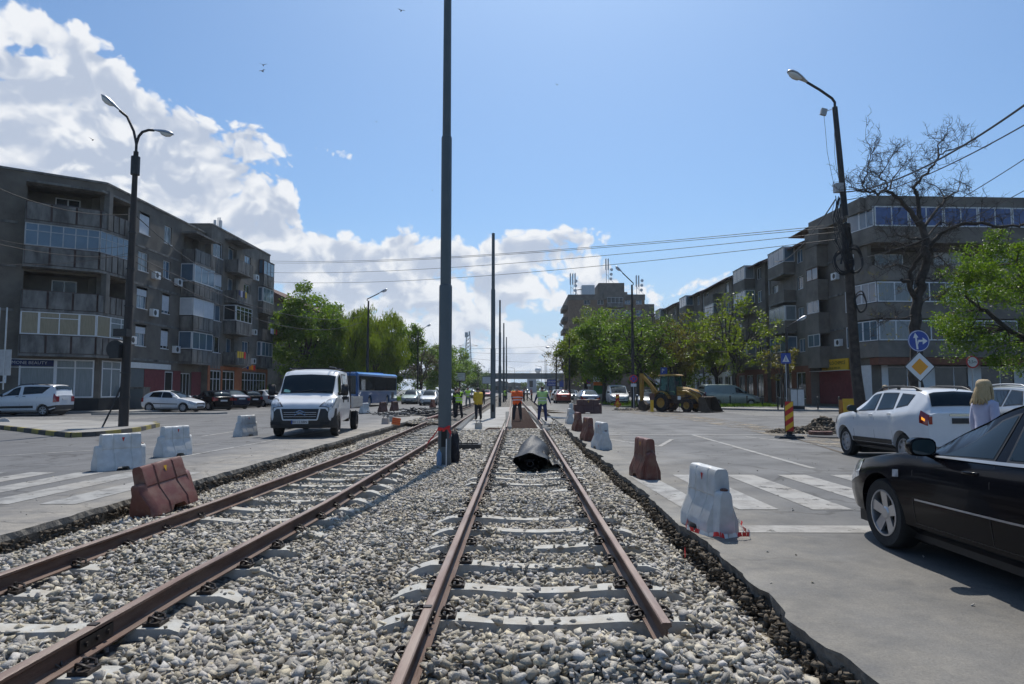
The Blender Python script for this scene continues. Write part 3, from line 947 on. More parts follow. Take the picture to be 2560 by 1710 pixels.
class Loft:
 def __init__(s, sp):
  s.sp = sp; s.L = sp['L']
  s.belt = pchip(sp['belt']); s.roof = pchip(sp['roof']); s.hw = pchip(sp['hw']); s.bot = pchip(sp['bot'])
  s.wr = sp.get('wr', .60)
  s.tum = sp.get('tum', .955)
  s.bulge = sp.get('bulge', 0.0)
 def sec(s, t):
  w, zb, zt = s.hw(t), s.bot(t), s.belt(t)
  zr = max(s.roof(t), zt)
  sp = s.sp
  for wy in sp['wheels']:
   if s.bulge:
    w = w + s.bulge * math.exp(-((t - wy) / .42) ** 4)
  gx = w * s.tum - s.bulge * .3
  k = max(0.0, min(1.0, (zr - zt) / .32))
  wr = gx * .88 * (1 - k) + min(s.wr, gx) * k
  h = zt - zb
  ex = .018 if k > .5 else .0
  return [(0, zb), (w * .80, zb), (w * .965, zb + min(.10, h * .25)), (w, zb + h * .46), (w * .992, zt - min(.13, h * .3)), (gx, zt),
    (wr, zr - .035 * k + .022 * (1 - k)), (wr * .72, zr + .012 + .018 * (1 - k)), (0, zr + .035)]
 def pt(s, t, q, side=1):
  S = s.sec(t)
  i = min(7, int(q)); f = q - i
  a, b_ = S[i], S[i + 1]
  return Vector((side * (a[0] + (b_[0] - a[0]) * f), s.L / 2 - t, a[1] + (b_[1] - a[1]) * f))
 def nrm(s, t, q, side=1):
  e = .03
  a = s.pt(min(s.L, t + e), q, side) - s.pt(max(0, t - e), q, side)
  i = min(7, int(q)); q0 = i + .02; q1 = i + .98
  b_ = s.pt(t, q1, side) - s.pt(t, q0, side)
  n = a.cross(b_)
  c = s.pt(t, q, side) - Vector((0, s.L / 2 - t, s.belt(t) * .7))
  if n.length < 1e-9: return Vector((side, 0, 0))
  n.normalize()
  if n.dot(c) < 0: n = -n
  return n
 def body(s):
  mb = MB()
  st_ = sorted(set([round(x, 4) for x in lin(0, s.L, int(s.L / .055))] + [0.02, s.L - .02]))
  rg = []
  for t in st_:
   S = s.sec(t); y = s.L / 2 - t
   r = []
   seq = []
   for i in range(8):
    seq.append(S[i])
    if i in (1, 2, 3, 4, 6, 7):
     seq.append(((S[i][0] + S[i + 1][0]) / 2 + (.008 if i in (3, 4) else 0), (S[i][1] + S[i + 1][1]) / 2 + (.010 if i in (6, 7) else 0)))
   seq.append(S[8])
   r = [Vector((x, y, z)) for x, z in seq] + [Vector((-x, y, z)) for x, z in seq[-2:0:-1]]
   rg.append(r)
  mb.rings(rg)
  return mb
 def patch(s, f, nu=10, nv=5, off=.006, side=1, mb=None, thick=.0):
  """f(u,v)->(t,q)"""
  mb = mb or MB()
  vs = []
  for j in range(nv):
   for i in range(nu):
    t, q = f(i / (nu - 1), j / (nv - 1))
    vs.append(s.pt(t, q, side) + s.nrm(t, q, side) * off)
  fs = [(j * nu + i, j * nu + i + 1, (j + 1) * nu + i + 1, (j + 1) * nu + i) for j in range(nv - 1) for i in range(nu - 1)]
  mb.add(vs, fs)
  return mb
def quadf(a, b_, c, d):
 """corners (t,q): bottom-left,bottom-right,top-right,top-left"""
 def f(u, v):
  return tuple((a[i] * (1 - u) + b_[i] * u) * (1 - v) + (d[i] * (1 - u) + c[i] * u) * v for i in (0, 1))
 return f
def bool_cut(mb, cutters, name, mats, smooth=32):
 me = mb.mesh('tmpb', mats, False, fix=True)
 o = bpy.data.objects.new('tmpb', me); COL.objects.link(o)
 cm = cutters.mesh('tmpc', mats[0] if isinstance(mats, list) else mats, False, fix=True)
 c = bpy.data.objects.new('tmpc', cm); COL.objects.link(c)
 md = o.modifiers.new('b', 'BOOLEAN'); md.operation = 'DIFFERENCE'; md.object = c; md.solver = 'EXACT'
 dg = bpy.context.evaluated_depsgraph_get(); dg.update()
 r = bpy.data.meshes.new_from_object(o.evaluated_get(dg))
 bpy.data.objects.remove(o); bpy.data.objects.remove(c)
 r.name = name
 r.polygons.foreach_set('use_smooth', [True] * len(r.polygons))
 r.set_sharp_from_angle(angle=rad(smooth))
 return r
def wheel_meshes(r, w, style, mat_rim):
 RM = Matrix.Rotation(math.pi / 2, 4, 'Y')
 mb = MB()
 ri = r * .66
 mb.lathe([(ri, -w / 2 + .01), (r * .93, -w / 2), (r * .985, -w / 2 + .02), (r, -w / 4), (r, w / 4), (r * .985, w / 2 - .02), (r * .93, w / 2), (ri, w / 2 - .01), (ri, 0)], 40, RM, closed=True)
 mb.lathe([(ri, -w / 2 + .03), (ri, w * .10)], 28, RM)
 ty = mb.mesh('tyre', M['rubber'], smooth=40)
 mb = MB()
 mb.lathe([(ri * 1.01, w / 2 - .018), (ri * 1.01, w / 2 - .004), (ri * .93, w / 2 - .002), (ri * .90, w / 2 - .03), (ri * .90, w * .12), (ri * 1.0, w * .12)], 36, RM, closed=True)
 if style[0] == 'spoke':
  ns, sw = style[1], style[2]
  for k in range(ns):
   R_ = Matrix.Rotation(2 * math.pi * k / ns, 4, 'X')
   prof = [(-sw * .5, .035), (-sw * .62, ri * .93), (sw * .62, ri * .93), (sw * .5, .035)]
   x0, x1 = w / 2 - .045, w / 2 - .012
   vs = [R_ @ Vector((x1 + (-.02 if i in (0, 3) else 0), a, b_)) for i, (a, b_) in enumerate(prof)] + [R_ @ Vector((x0, a, b_)) for a, b_ in prof]
   mb.add(vs, [(0, 1, 2, 3), (7, 6, 5, 4), (0, 4, 5, 1), (1, 5, 6, 2), (2, 6, 7, 3), (3, 7, 4, 0)])
  mb.lathe([(.0001, w / 2 - .02), (.045, w / 2 - .02), (.07, w / 2 - .035), (.07, w / 2 - .06)], 20, RM)
 else:
  n = style[1]
  mb.lathe([(.0001, w / 2 - .01), (.05, w / 2 - .008), (.07, w / 2 - .03), (ri * .62, w / 2 - .02), (ri * .70, w / 2 - .03)], 28, RM)
  for k in range(n):
   a0 = 2 * math.pi * k / n; a1 = a0 + 2 * math.pi / n * .58
   vs = []
   for a in (a0, (a0 + a1) / 2, a1):
    for rr_ in (ri * .66, ri * .92):
     vs.append(Vector((w / 2 - .024, math.cos(a) * rr_, math.sin(a) * rr_)))
   mb.add(vs, [(0, 1, 3, 2), (2, 3, 5, 4)])
 rm = mb.mesh('rim', mat_rim, smooth=30)
 return ty, rm
def add_wheels(root, pos, r, w, style, mat_rim, hub=True):
 ty, rm = wheel_meshes(r, w, style, mat_rim)
 for (x, y) in pos:
  wo_ = place_mesh('wheel', ty, root, (x, y, r), 0 if x > 0 else math.pi)
  ri_ = place_mesh('rim', rm, wo_)
 return
def text_mesh(s_, size, ext=.002):
 cu_ = bpy.data.curves.new('t', 'FONT'); cu_.body = s_; cu_.size = size; cu_.extrude = ext; cu_.align_x = 'CENTER'; cu_.align_y = 'CENTER'; cu_.resolution_u = 2
 o = bpy.data.objects.new('t', cu_); COL.objects.link(o)
 dg = bpy.context.evaluated_depsgraph_get(); dg.update()
 me = bpy.data.meshes.new_from_object(o.evaluated_get(dg))
 bpy.data.objects.remove(o)
 return me
def text_obj(s_, size, mat, parent, loc, rot, name='lettering', ext=.002, sx=1.0):
 me = text_mesh(s_, size, ext); me.name = name
 me.materials.clear(); me.materials.append(mat)
 o = bpy.data.objects.new(name, me); COL.objects.link(o)
 o.parent = parent; o.location = loc; o.rotation_euler = rot; o.scale = (sx, 1, 1)
 return o
def make_car(sp, name, label, paint, cat='car', group=None):
 root = thing(name, label, cat, group=group)
 lf = Loft(sp); L = sp['L']; r = sp['r']
 cut = MB(); RM = Matrix.Rotation(math.pi / 2, 4, 'Y')
 wys = [L / 2 - t for t in sp['wheels']]
 hw_ = max(p[1] for p in sp['hw']) + sp.get('bulge', 0)
 for wy in wys:
  for s in (-1, 1):
   cut.lathe([(r + .055, s * (hw_ - .32)), (r + .055, s * (hw_ + .2))], 36, Matrix.Translation((0, wy, r)) @ RM)
 me = bool_cut(lf.body(), cut, 'body', [paint])
 bo = place_mesh('body', me, root)
 mb = MB()
 for wy in wys:
  mb.box((0, wy, r + .02), (2 * hw_ - .60, 2 * r + .05, 2 * r * .8))
 mb.b2(-hw_ * .80, hw_ * .80, -L / 2 + .25, L / 2 - .25, lf.bot(L / 2) - .05, lf.bot(L / 2) + .10)
 mb.build('underbody', M['black'], root)
 tw = sp.get('track', hw_ - .13)
 add_wheels(root, [(s * tw, wy) for wy in wys for s in (-1, 1)], r, sp.get('tw', .21), sp.get('style', ('disc', 8)), sp.get('rim', M['hubcap']))
 gm = sp.get('glass', M['carglass'])
 for side in (-1, 1):
  for wn in sp['win']:
   mb = lf.patch(quadf(*wn), 9, 6, .007, side)
   mb.build('side_window', gm, root, smooth=60)
  if sp.get('seal', True):
   mb = MB()
   for wn in sp['win']:
    a, b_, c, d = wn
    g_ = .022
    lf.patch(quadf((a[0] - g_, a[1] - .05), (b_[0] + g_, b_[1] - .05), (c[0] + g_, c[1] + .045), (d[0] - g_, d[1] + .045)), 9, 6, .0035, side, mb)
   mb.build('window_seal', M['black'], root, smooth=60)
 for nm, (t0, t1, qe, ex0, ex1) in (('windscreen', sp['ws']), ('rear_window', sp['rw'])):
  if t0 is None: continue
  mb = MB(); nu, nv = 17, 7
  vs = []
  for j in range(nv):
   t = t0 + (t1 - t0) * j / (nv - 1)
   k = j / (nv - 1)
   for i in range(nu):
    u = -1 + 2 * i / (nu - 1)
    lim = (1 - ex0) * (1 - k) + (1 - ex1) * k
    uu = abs(u) * lim
    q = 8 - uu * 2
    sd = 1 if u >= 0 else -1
    vs.append(lf.pt(t, q, sd) + lf.nrm(t, min(7.9, q), sd) * .019)
  fs = [(j * nu + i, j * nu + i + 1, (j + 1) * nu + i + 1, (j + 1) * nu + i) for j in range(nv - 1) for i in range(nu - 1)]
  mb.add(vs, fs); mb.build(nm, gm, root, smooth=60)
 for side in (-1, 1):
  mb = MB()
  for t in sp['gaps']:
   lf.patch(lambda u, v, t=t: (t + .008 * u - .0 * v, 1.9 + 3.1 * v), 2, 10, .003, side, mb)
  z_ = sp.get('gapsill', 2.15)
  lf.patch(lambda u, v: (sp['gaps'][0] + (sp['gaps'][-1] - sp['gaps'][0]) * u, z_ + .03 * v), 20, 2, .003, side, mb)
  mb.build('door_gap', M['black'], root)
 for t, q in sp['handles']:
  for side in (-1, 1):
   p = lf.pt(t, q, side); mb = MB()
   mb.tube([p + Vector((side * .0, .085, -.005)), p + Vector((side * .028, .05, 0)), p + Vector((side * .028, -.05, .004)), p + Vector((0, -.085, .004))], [.012, .014, .014, .012], 8)
   mb.build('door_handle', sp.get('hmat', paint), root, smooth=50)
 for side in (-1, 1):
  p = lf.pt(sp['mirror'], 5, side) + Vector((side * .13, .02, .09))
  mb = MB()
  for_r = []
  for yy, sc_ in ((-.055, .86), (-.05, 1.0), (0, 1.02), (.05, .86), (.09, .5), (.10, .1)):
   for_r.append([p + Vector((math.copysign(abs(math.cos(a)) ** .7, math.cos(a)) * .115 * sc_, yy, math.copysign(abs(math.sin(a)) ** .7, math.sin(a)) * .078 * sc_)) for a in [2 * math.pi * k / 16 for k in range(16)]])
  mb.rings(for_r); mb.tube([p + Vector((-side * .06, .02, -.05)), p + Vector((-side * .17, .02, -.09))], [.03, .035], 8)
  mi_ = mb.build('mirror', sp.get('mirmat', paint), root, smooth=45)
  mb = MB(); vs = [p + Vector((math.copysign(abs(math.cos(a)) ** .7, math.cos(a)) * .098, -.059, math.copysign(abs(math.sin(a)) ** .7, math.sin(a)) * .064)) for a in [2 * math.pi * k / 16 for k in range(16)]]
  mb.add(vs, [tuple(range(16))]); mb.build('mirror_glass', M['carglass2'], mi_)
 for side in (-1, 1):
  for t0, t1, q0, q1 in sp['headl']:
   (lambda m_: (m_.b2(side * lf.hw(0) * .52, side * lf.hw(0) * .97, L / 2 - .01, L / 2 + .014, lf.belt(0) - .14, lf.belt(0) - .005), m_)[1])(lf.patch(quadf((t0, q0), (t1, q0 + .3), (t1, 5.3), (t0, 5.9)), 9, 8, .008, side)).build('headlight', M['head'], root, smooth=50)
  for t0, t1, q0, q1 in sp['taill']:
   (lambda m_: (m_.b2(side * lf.hw(L) * (.9 if sp.get('bulge', 0) > .03 else .66), side * lf.hw(L) * .995, -L / 2 - .012, -L / 2 + .01, lf.pt(L - .04, q0 + .1).z, lf.belt(L) - .03), m_)[1])(lf.patch(quadf((t0, q0), (t1, q0), (t1, q1), (t0, q1)), 7, 7, .009, side)).build('tail_light', M['tail'], root, smooth=50)
 zf = lf.bot(0); hf = lf.hw(0); zt = lf.belt(0)
 mb = MB()
 gz = sp.get('grille', (.52, .62, .42))
 mb.b2(-gz[2], gz[2], L / 2 - .02, L / 2 + .012, gz[0], gz[1]); mb.b2(-hf * .7, hf * .7, L / 2 - .02, L / 2 + .010, zf + .02, zf + .12)
 mb.build('grille', M['black'], root)
 mb = MB()
 for k in range(3):
  z = gz[0] + (gz[1] - gz[0]) * (k + .5) / 3
  mb.b2(-gz[2] * .95, gz[2] * .95, L / 2 + .012, L / 2 + .018, z - .008, z + .008)
 mb.build('grille_bar', sp.get('gbar', M['chrome']), root)
 mb = MB(); mb.b2(-.26, .26, L / 2 + .012, L / 2 + .024, zf + .14, zf + .25); mb.build('number_plate', M['plate'], root)
 pz = sp.get('rplate', .80)
 mb = MB(); mb.b2(-.26, .26, -L / 2 - .022, -L / 2 - .002, pz - .055, pz + .055); mb.build('number_plate', sp.get('rplmat', M['plate']), root)
 if sp.get('bumper'):
  q0, q1, mt = sp['bumper']
  mb = MB()
  for side in (-1, 1):
   lf.patch(lambda u, v: (.0 + .42 * u, q0 + (q1 - q0) * v), 7, 5, .006, side, mb)
   lf.patch(lambda u, v: (L - .45 * u, q0 + (q1 - q0) * v), 7, 5, .006, side, mb)
  mb.b2(-hf, hf, L / 2 - .02, L / 2 + .008, lf.pt(0, q0).z, lf.pt(0, q1).z)
  hb = lf.hw(L); mb.b2(-hb, hb, -L / 2 - .008, -L / 2 + .02, lf.pt(L, q0).z, lf.pt(L, q1).z)
  mb.build('bumper', mt, root, smooth=40)
 if sp.get('side_strip'):
  t0, t1, q0, q1, mt = sp['side_strip']
  for side in (-1, 1):
   lf.patch(lambda u, v: (t0 + (t1 - t0) * u, q0 + (q1 - q0) * v), 24, 3, .012, side).build('side_trim', mt, root, smooth=50)
 if sp.get('sill'):
  for side in (-1, 1):
   lf.patch(lambda u, v: (sp['wheels'][0] + r + .08 + (sp['wheels'][1] - sp['wheels'][0] - 2 * r - .16) * u, 1.2 + 1.2 * v), 16, 5, .012, side).build('sill', sp['sill'], root, smooth=50)
 if sp.get('rails'):
  t0, t1, h = sp['rails']
  for side in (-1, 1):
   mb = MB(); pts_ = []
   for i in range(13):
    t = t0 + (t1 - t0) * i / 12
    p = lf.pt(t, 6.3, side)
    p.z += h * min(1, min(i, 12 - i) / 1.5)
    pts_.append(p)
   mb.tube(pts_, .022, 8)
   for i in (1, 6, 11):
    mb.box(pts_[i] - Vector((0, 0, h * .4)), (.03, .09, h * .8))
   mb.build('roof_rail', sp.get('railmat', M['black']), root, smooth=50)
 root['_L'] = L
 return root, lf
SED = dict(L=4.35, r=.305, wheels=(.83, 3.46), track=.74, style=('disc', 9),
   belt=[(0, .60), (.12, .68), (.5, .80), (1.15, .93), (2.4, .95), (3.6, .99), (4.2, 1.0), (4.35, .86)],
   roof=[(0, .3), (1.10, .90), (1.25, .99), (1.75, 1.32), (2.1, 1.43), (2.7, 1.455), (3.15, 1.40), (3.55, 1.20), (3.85, 1.02), (4.35, .6)],
   hw=[(0, .60), (.12, .74), (.5, .83), (1.5, .86), (3.3, .865), (4.1, .80), (4.35, .66)],
   bot=[(0, .26), (.4, .20), (3.8, .22), (4.35, .34)], wr=.58,
   win=[((1.42, 5.1), (2.28, 5.1), (2.28, 5.86), (1.95, 5.86)), ((2.36, 5.1), (3.18, 5.1), (3.05, 5.86), (2.36, 5.86))],
   ws=(1.17, 1.98, 6, .16, .14), rw=(3.78, 3.12, 6, .2, .18), gaps=(1.30, 2.32, 3.22), handles=((2.15, 4.5), (3.02, 4.5)), mirror=1.45,
   headl=((.01, .40, 3.4, 4.7),), taill=((4.14, 4.345, 3.3, 4.8),), bumper=None)
HAT = dict(SED, L=3.85, wheels=(.76, 3.18), belt=[(0, .58), (.12, .66), (.5, .78), (1.1, .90), (2.4, .94), (3.5, .98), (3.85, .92)],
   roof=[(0, .3), (1.02, .88), (1.15, .96), (1.65, 1.29), (2.0, 1.40), (2.6, 1.42), (3.1, 1.37), (3.45, 1.26), (3.72, 1.0), (3.85, .6)],
   hw=[(0, .58), (.12, .72), (.5, .80), (1.5, .82), (3.0, .825), (3.7, .76), (3.85, .68)], bot=[(0, .25), (.4, .20), (3.4, .22), (3.85, .32)], wr=.57,
   win=[((1.34, 5.1), (2.30, 5.1), (2.30, 5.86), (1.85, 5.86)), ((2.38, 5.1), (3.22, 5.15), (3.05, 5.86), (2.38, 5.86))],
   ws=(1.08, 1.88, 6, .16, .14), rw=(3.74, 3.36, 6, .2, .18), gaps=(1.25, 2.36), handles=((2.2, 4.5),), mirror=1.36,
   headl=((.01, .38, 3.4, 4.7),), taill=((3.62, 3.845, 3.4, 5.0),), rplate=.70, side_strip=(1.15, 2.9, 2.95, 3.15, M['black']))
MPV = dict(SED, L=4.36, r=.315, wheels=(.83, 3.64), belt=[(0, .66), (.12, .78), (.5, .96), (1.0, 1.08), (2.4, 1.16), (3.9, 1.20), (4.36, 1.14)],
   roof=[(0, .3), (.92, 1.04), (1.05, 1.14), (1.75, 1.56), (2.2, 1.74), (2.9, 1.79), (4.05, 1.75), (4.22, 1.62), (4.36, .9)],
   hw=[(0, .62), (.12, .76), (.5, .85), (1.5, .875), (4.1, .875), (4.3, .84), (4.36, .80)], bot=[(0, .30), (.4, .22), (3.9, .24), (4.36, .36)], wr=.70,
   win=[((1.28, 5.1), (2.22, 5.08), (2.26, 5.84), (1.86, 5.84)), ((2.48, 5.12), (3.55, 5.2), (3.95, 5.82), (2.48, 5.82))],
   ws=(.98, 1.95, 6, .14, .12), rw=(4.26, 4.16, 6, .12, .12), gaps=(1.30, 2.32, 3.3), handles=((2.15, 4.6), (2.55, 4.6)), hmat=M['black'], mirror=1.3, mirmat=M['black'],
   headl=((.01, .42, 3.6, 4.8),), taill=((4.22, 4.355, 3.2, 5.3),), rplate=.95, side_strip=(1.2, 3.1, 2.35, 2.75, M['black']), bumper=(1.0, 2.6, M['black']), rails=(1.9, 3.9, .05), style=('spoke', 6, .055))
DUS = dict(SED, L=4.31, r=.345, tw=.225, wheels=(.82, 3.49), belt=[(0, .74), (.10, .86), (.4, .97), (1.0, 1.06), (2.2, 1.10), (3.4, 1.16), (4.1, 1.20), (4.31, 1.10)],
   roof=[(0, .3), (.98, 1.0), (1.15, 1.12), (1.65, 1.45), (2.0, 1.585), (2.6, 1.625), (3.7, 1.60), (3.98, 1.53), (4.22, 1.18), (4.31, .8)],
   hw=[(0, .66), (.10, .78), (.45, .86), (1.3, .885), (3.2, .885), (4.0, .87), (4.22, .82), (4.31, .76)], bot=[(0, .36), (.4, .30), (3.8, .32), (4.31, .46)], wr=.60, bulge=.035,
   win=[((1.42, 5.12), (2.22, 5.12), (2.24, 5.86), (1.88, 5.84)), ((2.36, 5.12), (3.06, 5.14), (3.0, 5.86), (2.36, 5.86)), ((3.20, 5.18), (3.60, 5.30), (3.66, 5.80), (3.18, 5.84))],
   ws=(1.05, 1.9, 6, .15, .13), rw=(4.19, 3.98, 6, .14, .16), gaps=(1.32, 2.29, 3.12), handles=((2.12, 4.55), (2.95, 4.6)), mirror=1.42, mirmat=M['black'],
   headl=((.01, .36, 3.6, 4.7),), taill=((4.12, 4.30, 3.55, 4.9),), rplate=.98, rplmat=M['black'], bumper=None, sill=M['black'], rails=(1.95, 3.75, .075), style=('disc', 8), seal=True)
SAA = dict(SED, L=4.64, r=.325, tw=.225, wheels=(.92, 3.60), belt=[(0, .56), (.08, .66), (.3, .75), (.7, .83), (1.25, .90), (1.5, .92), (2.6, .945), (3.9, 1.00), (4.5, 1.0), (4.64, .86)],
   roof=[(0, .3), (1.42, .90), (1.56, .985), (1.85, 1.165), (2.2, 1.335), (2.52, 1.42), (2.9, 1.445), (3.3, 1.42), (3.8, 1.25), (4.15, 1.06), (4.64, .6)],
   hw=[(0, .60), (.06, .68), (.2, .77), (.5, .84), (1.1, .872), (2.5, .88), (3.6, .875), (4.3, .82), (4.64, .68)],
   bot=[(0, .24), (.4, .19), (4.0, .21), (4.64, .34)], wr=.575, tum=.935, bulge=.018,
   win=[((1.78, 5.10), (2.38, 5.09), (2.42, 5.85), (2.26, 5.82)), ((2.54, 5.09), (3.42, 5.12), (3.35, 5.80), (2.54, 5.85))],
   ws=(1.50, 2.28, 6, .12, .12), rw=(4.05, 3.45, 6, .2, .18), gaps=(1.45, 2.42, 3.40), handles=((2.20, 4.35), (3.22, 4.4)), mirror=1.72,
   headl=((.02, .50, 3.5, 4.75),), taill=((4.42, 4.63, 3.4, 4.8),), side_strip=(1.50, 3.25, 3.02, 3.08, M['alloy']), style=('spoke', 5, .085), rim=M['alloy'], bumper=None, seal=True, mirmat=None)
VAN = dict(SED, L=4.9, r=.33, wheels=(.86, 3.86), belt=[(0, .70), (.12, .85), (.6, 1.02), (1.0, 1.12), (2.4, 1.25), (4.7, 1.30), (4.9, 1.25)],
   roof=[(0, .3), (.95, 1.08), (1.1, 1.2), (1.8, 1.68), (2.2, 1.86), (2.8, 1.93), (4.6, 1.92), (4.8, 1.82), (4.9, 1.3)],
   hw=[(0, .66), (.12, .80), (.5, .90), (1.5, .93), (4.6, .93), (4.9, .86)], bot=[(0, .30), (.4, .24), (4.4, .26), (4.9, .36)], wr=.76,
   win=[((1.32, 5.1), (2.16, 5.0), (2.2, 5.72), (1.86, 5.78))],
   ws=(1.02, 1.98, 6, .13, .12), rw=(4.86, 4.83, 6, .3, .3), gaps=(1.3, 2.26, 3.3), handles=((2.1, 4.3), (2.45, 4.3)), hmat=M['black'], mirror=1.4, mirmat=M['black'],
   headl=((.01, .42, 3.6, 4.8),), taill=((4.80, 4.895, 3.2, 5.0),), rplate=1.0, bumper=(1.0, 2.6, M['black']), style=('disc', 8))
EST = dict(HAT, L=4.35, wheels=(.85, 3.45), belt=[(0, .58), (.12, .68), (.5, .8), (1.15, .93), (2.4, .96), (3.9, 1.0), (4.35, .95)],
   roof=[(0, .3), (1.08, .9), (1.2, .98), (1.75, 1.33), (2.1, 1.44), (2.8, 1.47), (3.7, 1.43), (3.95, 1.36), (4.25, 1.04), (4.35, .6)],
   hw=[(0, .60), (.12, .74), (.5, .83), (1.5, .86), (3.6, .865), (4.2, .80), (4.35, .72)], bot=[(0, .26), (.4, .20), (3.9, .22), (4.35, .34)],
   win=[((1.40, 5.1), (2.28, 5.1), (2.28, 5.86), (1.93, 5.86)), ((2.36, 5.1), (3.1, 5.1), (3.1, 5.86), (2.36, 5.86)), ((3.2, 5.1), (3.85, 5.2), (3.6, 5.84), (3.2, 5.86))],
   ws=(1.14, 1.96, 6, .16, .14), rw=(4.26, 3.9, 6, .2, .18), gaps=(1.28, 2.32, 3.15), handles=((2.15, 4.5), (3.0, 4.5)), mirror=1.43, taill=((4.12, 4.345, 3.4, 5.0),), rplate=.75, side_strip=None)
duster, lf = make_car(DUS, 'white_suv', 'white SUV with black roof rails and a lit amber indicator, standing behind the black saloon', PAINTS['white'], 'SUV')
duster.scale = (.89, .85, .93); duster.location = (8.33, 14.85, 0); duster.rotation_euler = (0, 0, rad(1.5))
mb = MB()
p = lf.pt(4.25, 4.1, -1)
lf.patch(quadf((4.18, 3.85), (4.25, 3.85), (4.25, 4.08), (4.18, 4.08)), 5, 5, .014, -1, mb)
am, nb, pr, oo = newmat('lit_indicator')
nb.put(pr.inputs['Base Color'], (.9, .35, .03, 1)); nb.put(pr.inputs['Emission Color'], (1.0, .38, .04, 1)); pr.inputs['Emission Strength'].default_value = 1.0
mb.build('indicator', am, duster)
mb = MB(); mb.tube([(0, -1.95, 1.60), (0, -2.02, 1.64)], .008, 6); mb.build('washer', M['black'], duster)
mb = MB(); mb.box((0.0, -2.165, 1.10), (.62, .012, .035)); mb.build('badge_strip', M['chrome'], duster)
mb = MB(); mb.tube([(.25, .6, 1.60), (.25, .5, 1.72)], [.03, .03], 8); mb.build('antenna_base', M['black'], duster)
saab, lf = make_car(dict(SAA, mirmat=PAINTS['black']), 'black_saloon', 'black saloon car with five-spoke alloy wheels cut off by the right edge of the photo', PAINTS['black'])
saab.location = (4.36, 5.29, 0); saab.rotation_euler = (0, 0, rad(1.2))
lf.patch(quadf((1.18, 3.75), (1.27, 3.75), (1.27, 4.0), (1.18, 4.0)), 4, 4, .012, -1).build('side_repeater', M['head'], saab, smooth=60)
for side in (-1, 1):
 lf.patch(lambda u, v: (1.66 + 2.05 * u, 4.985 + .06 * v), 24, 3, .012, side).build('window_trim', M['chrome'] if False else M['alu'], saab, smooth=60)
def put(proto, x, y, heading, label, paint, used=[]):
 """heading in degrees: 0 = pointing away along +Y, 180 = oncoming"""
 if proto.name not in used:
  used.append(proto.name)
  proto.location = (x, y, 0); proto.rotation_euler = (0, 0, rad(heading)); proto['label'] = label
  for ch in proto.children:
   if ch.name.startswith(('body', 'mirror')) and paint is not None:
    if ch.name.startswith('body') or ch.material_slots[0].material.name.startswith('paint'):
     ch.material_slots[0].link = 'OBJECT'; ch.material_slots[0].material = paint
  return proto
 r = proto.copy(); COL.objects.link(r); r.location = (x, y, 0); r.rotation_euler = (0, 0, rad(heading)); r['label'] = label
 for ch in proto.children:
  c = ch.copy(); COL.objects.link(c); c.parent = r
  if ch.name.startswith('body') or (ch.name.startswith('mirror') and ch.material_slots[0].material.name.startswith('paint')):
   c.material_slots[0].link = 'OBJECT'; c.material_slots[0].material = paint
  for g_ in ch.children:
   d = g_.copy(); COL.objects.link(d); d.parent = c
 return r
GRP = 'cars in the street'
sed, _ = make_car(SED, 'saloon_car', 'x', PAINTS['white'], group=GRP)
hat, _ = make_car(HAT, 'hatchback', 'x', PAINTS['white'], group=GRP)
est, _ = make_car(EST, 'estate_car', 'x', PAINTS['black'], group=GRP)
van, _ = make_car(VAN, 'panel_van', 'x', PAINTS['white'], 'van')
mpv, _ = make_car(MPV, 'white_people_carrier', 'x', PAINTS['white'], 'car')
put(mpv, -28.6, 39.6, 90, 'white people carrier seen side-on in front of the beauty salon window at far left', PAINTS['white'])
put(hat, -23.5, 46.4, -96, 'old white hatchback parked first in the row by the left pavement', PAINTS['white'])
put(hat, -22.9, 50.6, 52, 'black hatchback parked directly behind the old white hatchback', PAINTS['black'])
put(sed, -23.1, 54.0, 52, 'dark navy saloon parked third in the row at left', PAINTS['navy'])
put(hat, -23.3, 57.4, 54, 'black hatchback parked just before the white saloon ending the left row', PAINTS['black'])
put(sed, -22.7, 60.8, 50, 'white saloon with red tail lights parked last in the left row', PAINTS['white'])
put(sed, -11.3, 72, 180, 'pale grey-green saloon coming on directly behind the blue bus', PAINTS['greenish'])
put(est, -12.9, 83, 180, 'silver estate car half hidden behind the pale saloon and the bus', PAINTS['silver'])
put(est, -11.3, 75, 180 - 2, 'white car with lit headlights coming on left of the main pole', PAINTS['offwhite'])
put(sed, -14.4, 92, 180, 'white saloon further back behind the left-hand tree trunks', PAINTS['white'])
put(hat, -8.6, 66, 180, 'pale saloon coming on, first one right of the main pole', PAINTS['silver'])
put(sed, -9.6, 84, 180, 'silver saloon coming on behind the man in the green vest', PAINTS['silver'])
put(est, -9.3, 100, 178, 'white off-roader coming on above the green-vested worker', PAINTS['white'])
put(sed, -8.2, 118, 180, 'grey saloon coming on above the yellow-shirted worker', PAINTS['grey'])
put(est, -6.6, 140, 180, 'dark red car far off beside the second pole', PAINTS['red'])
put(sed, 5.55, 56.5, 4, 'blue-grey saloon with brake lights and the sun glinting on its rear window', PAINTS['bluegrey'])
put(sed, 4.75, 76, 2, 'dark red saloon driving away ahead of the blue-grey one', PAINTS['red'])
put(est, 5.3, 96, 0, 'white car far ahead of the dark red saloon', PAINTS['white'])
put(sed, -1.2, 190, 180, 'distant pale car glinting below the bridge beside the third pole', PAINTS['silver'])
put(sed, 6.6, 175, 0, 'distant silver car glinting near the white water tower', PAINTS['silver'])
put(est, 2.4, 205, 180, 'distant dark car glinting behind the group of workers', PAINTS['grey'])
put(van, 9.6, 67, 178, 'white panel van parked under the trees left of the digger', PAINTS['white'])
put(est, 10.9, 57.5, 165, 'pale silver car parked behind the arm of the digger', PAINTS['silver'])
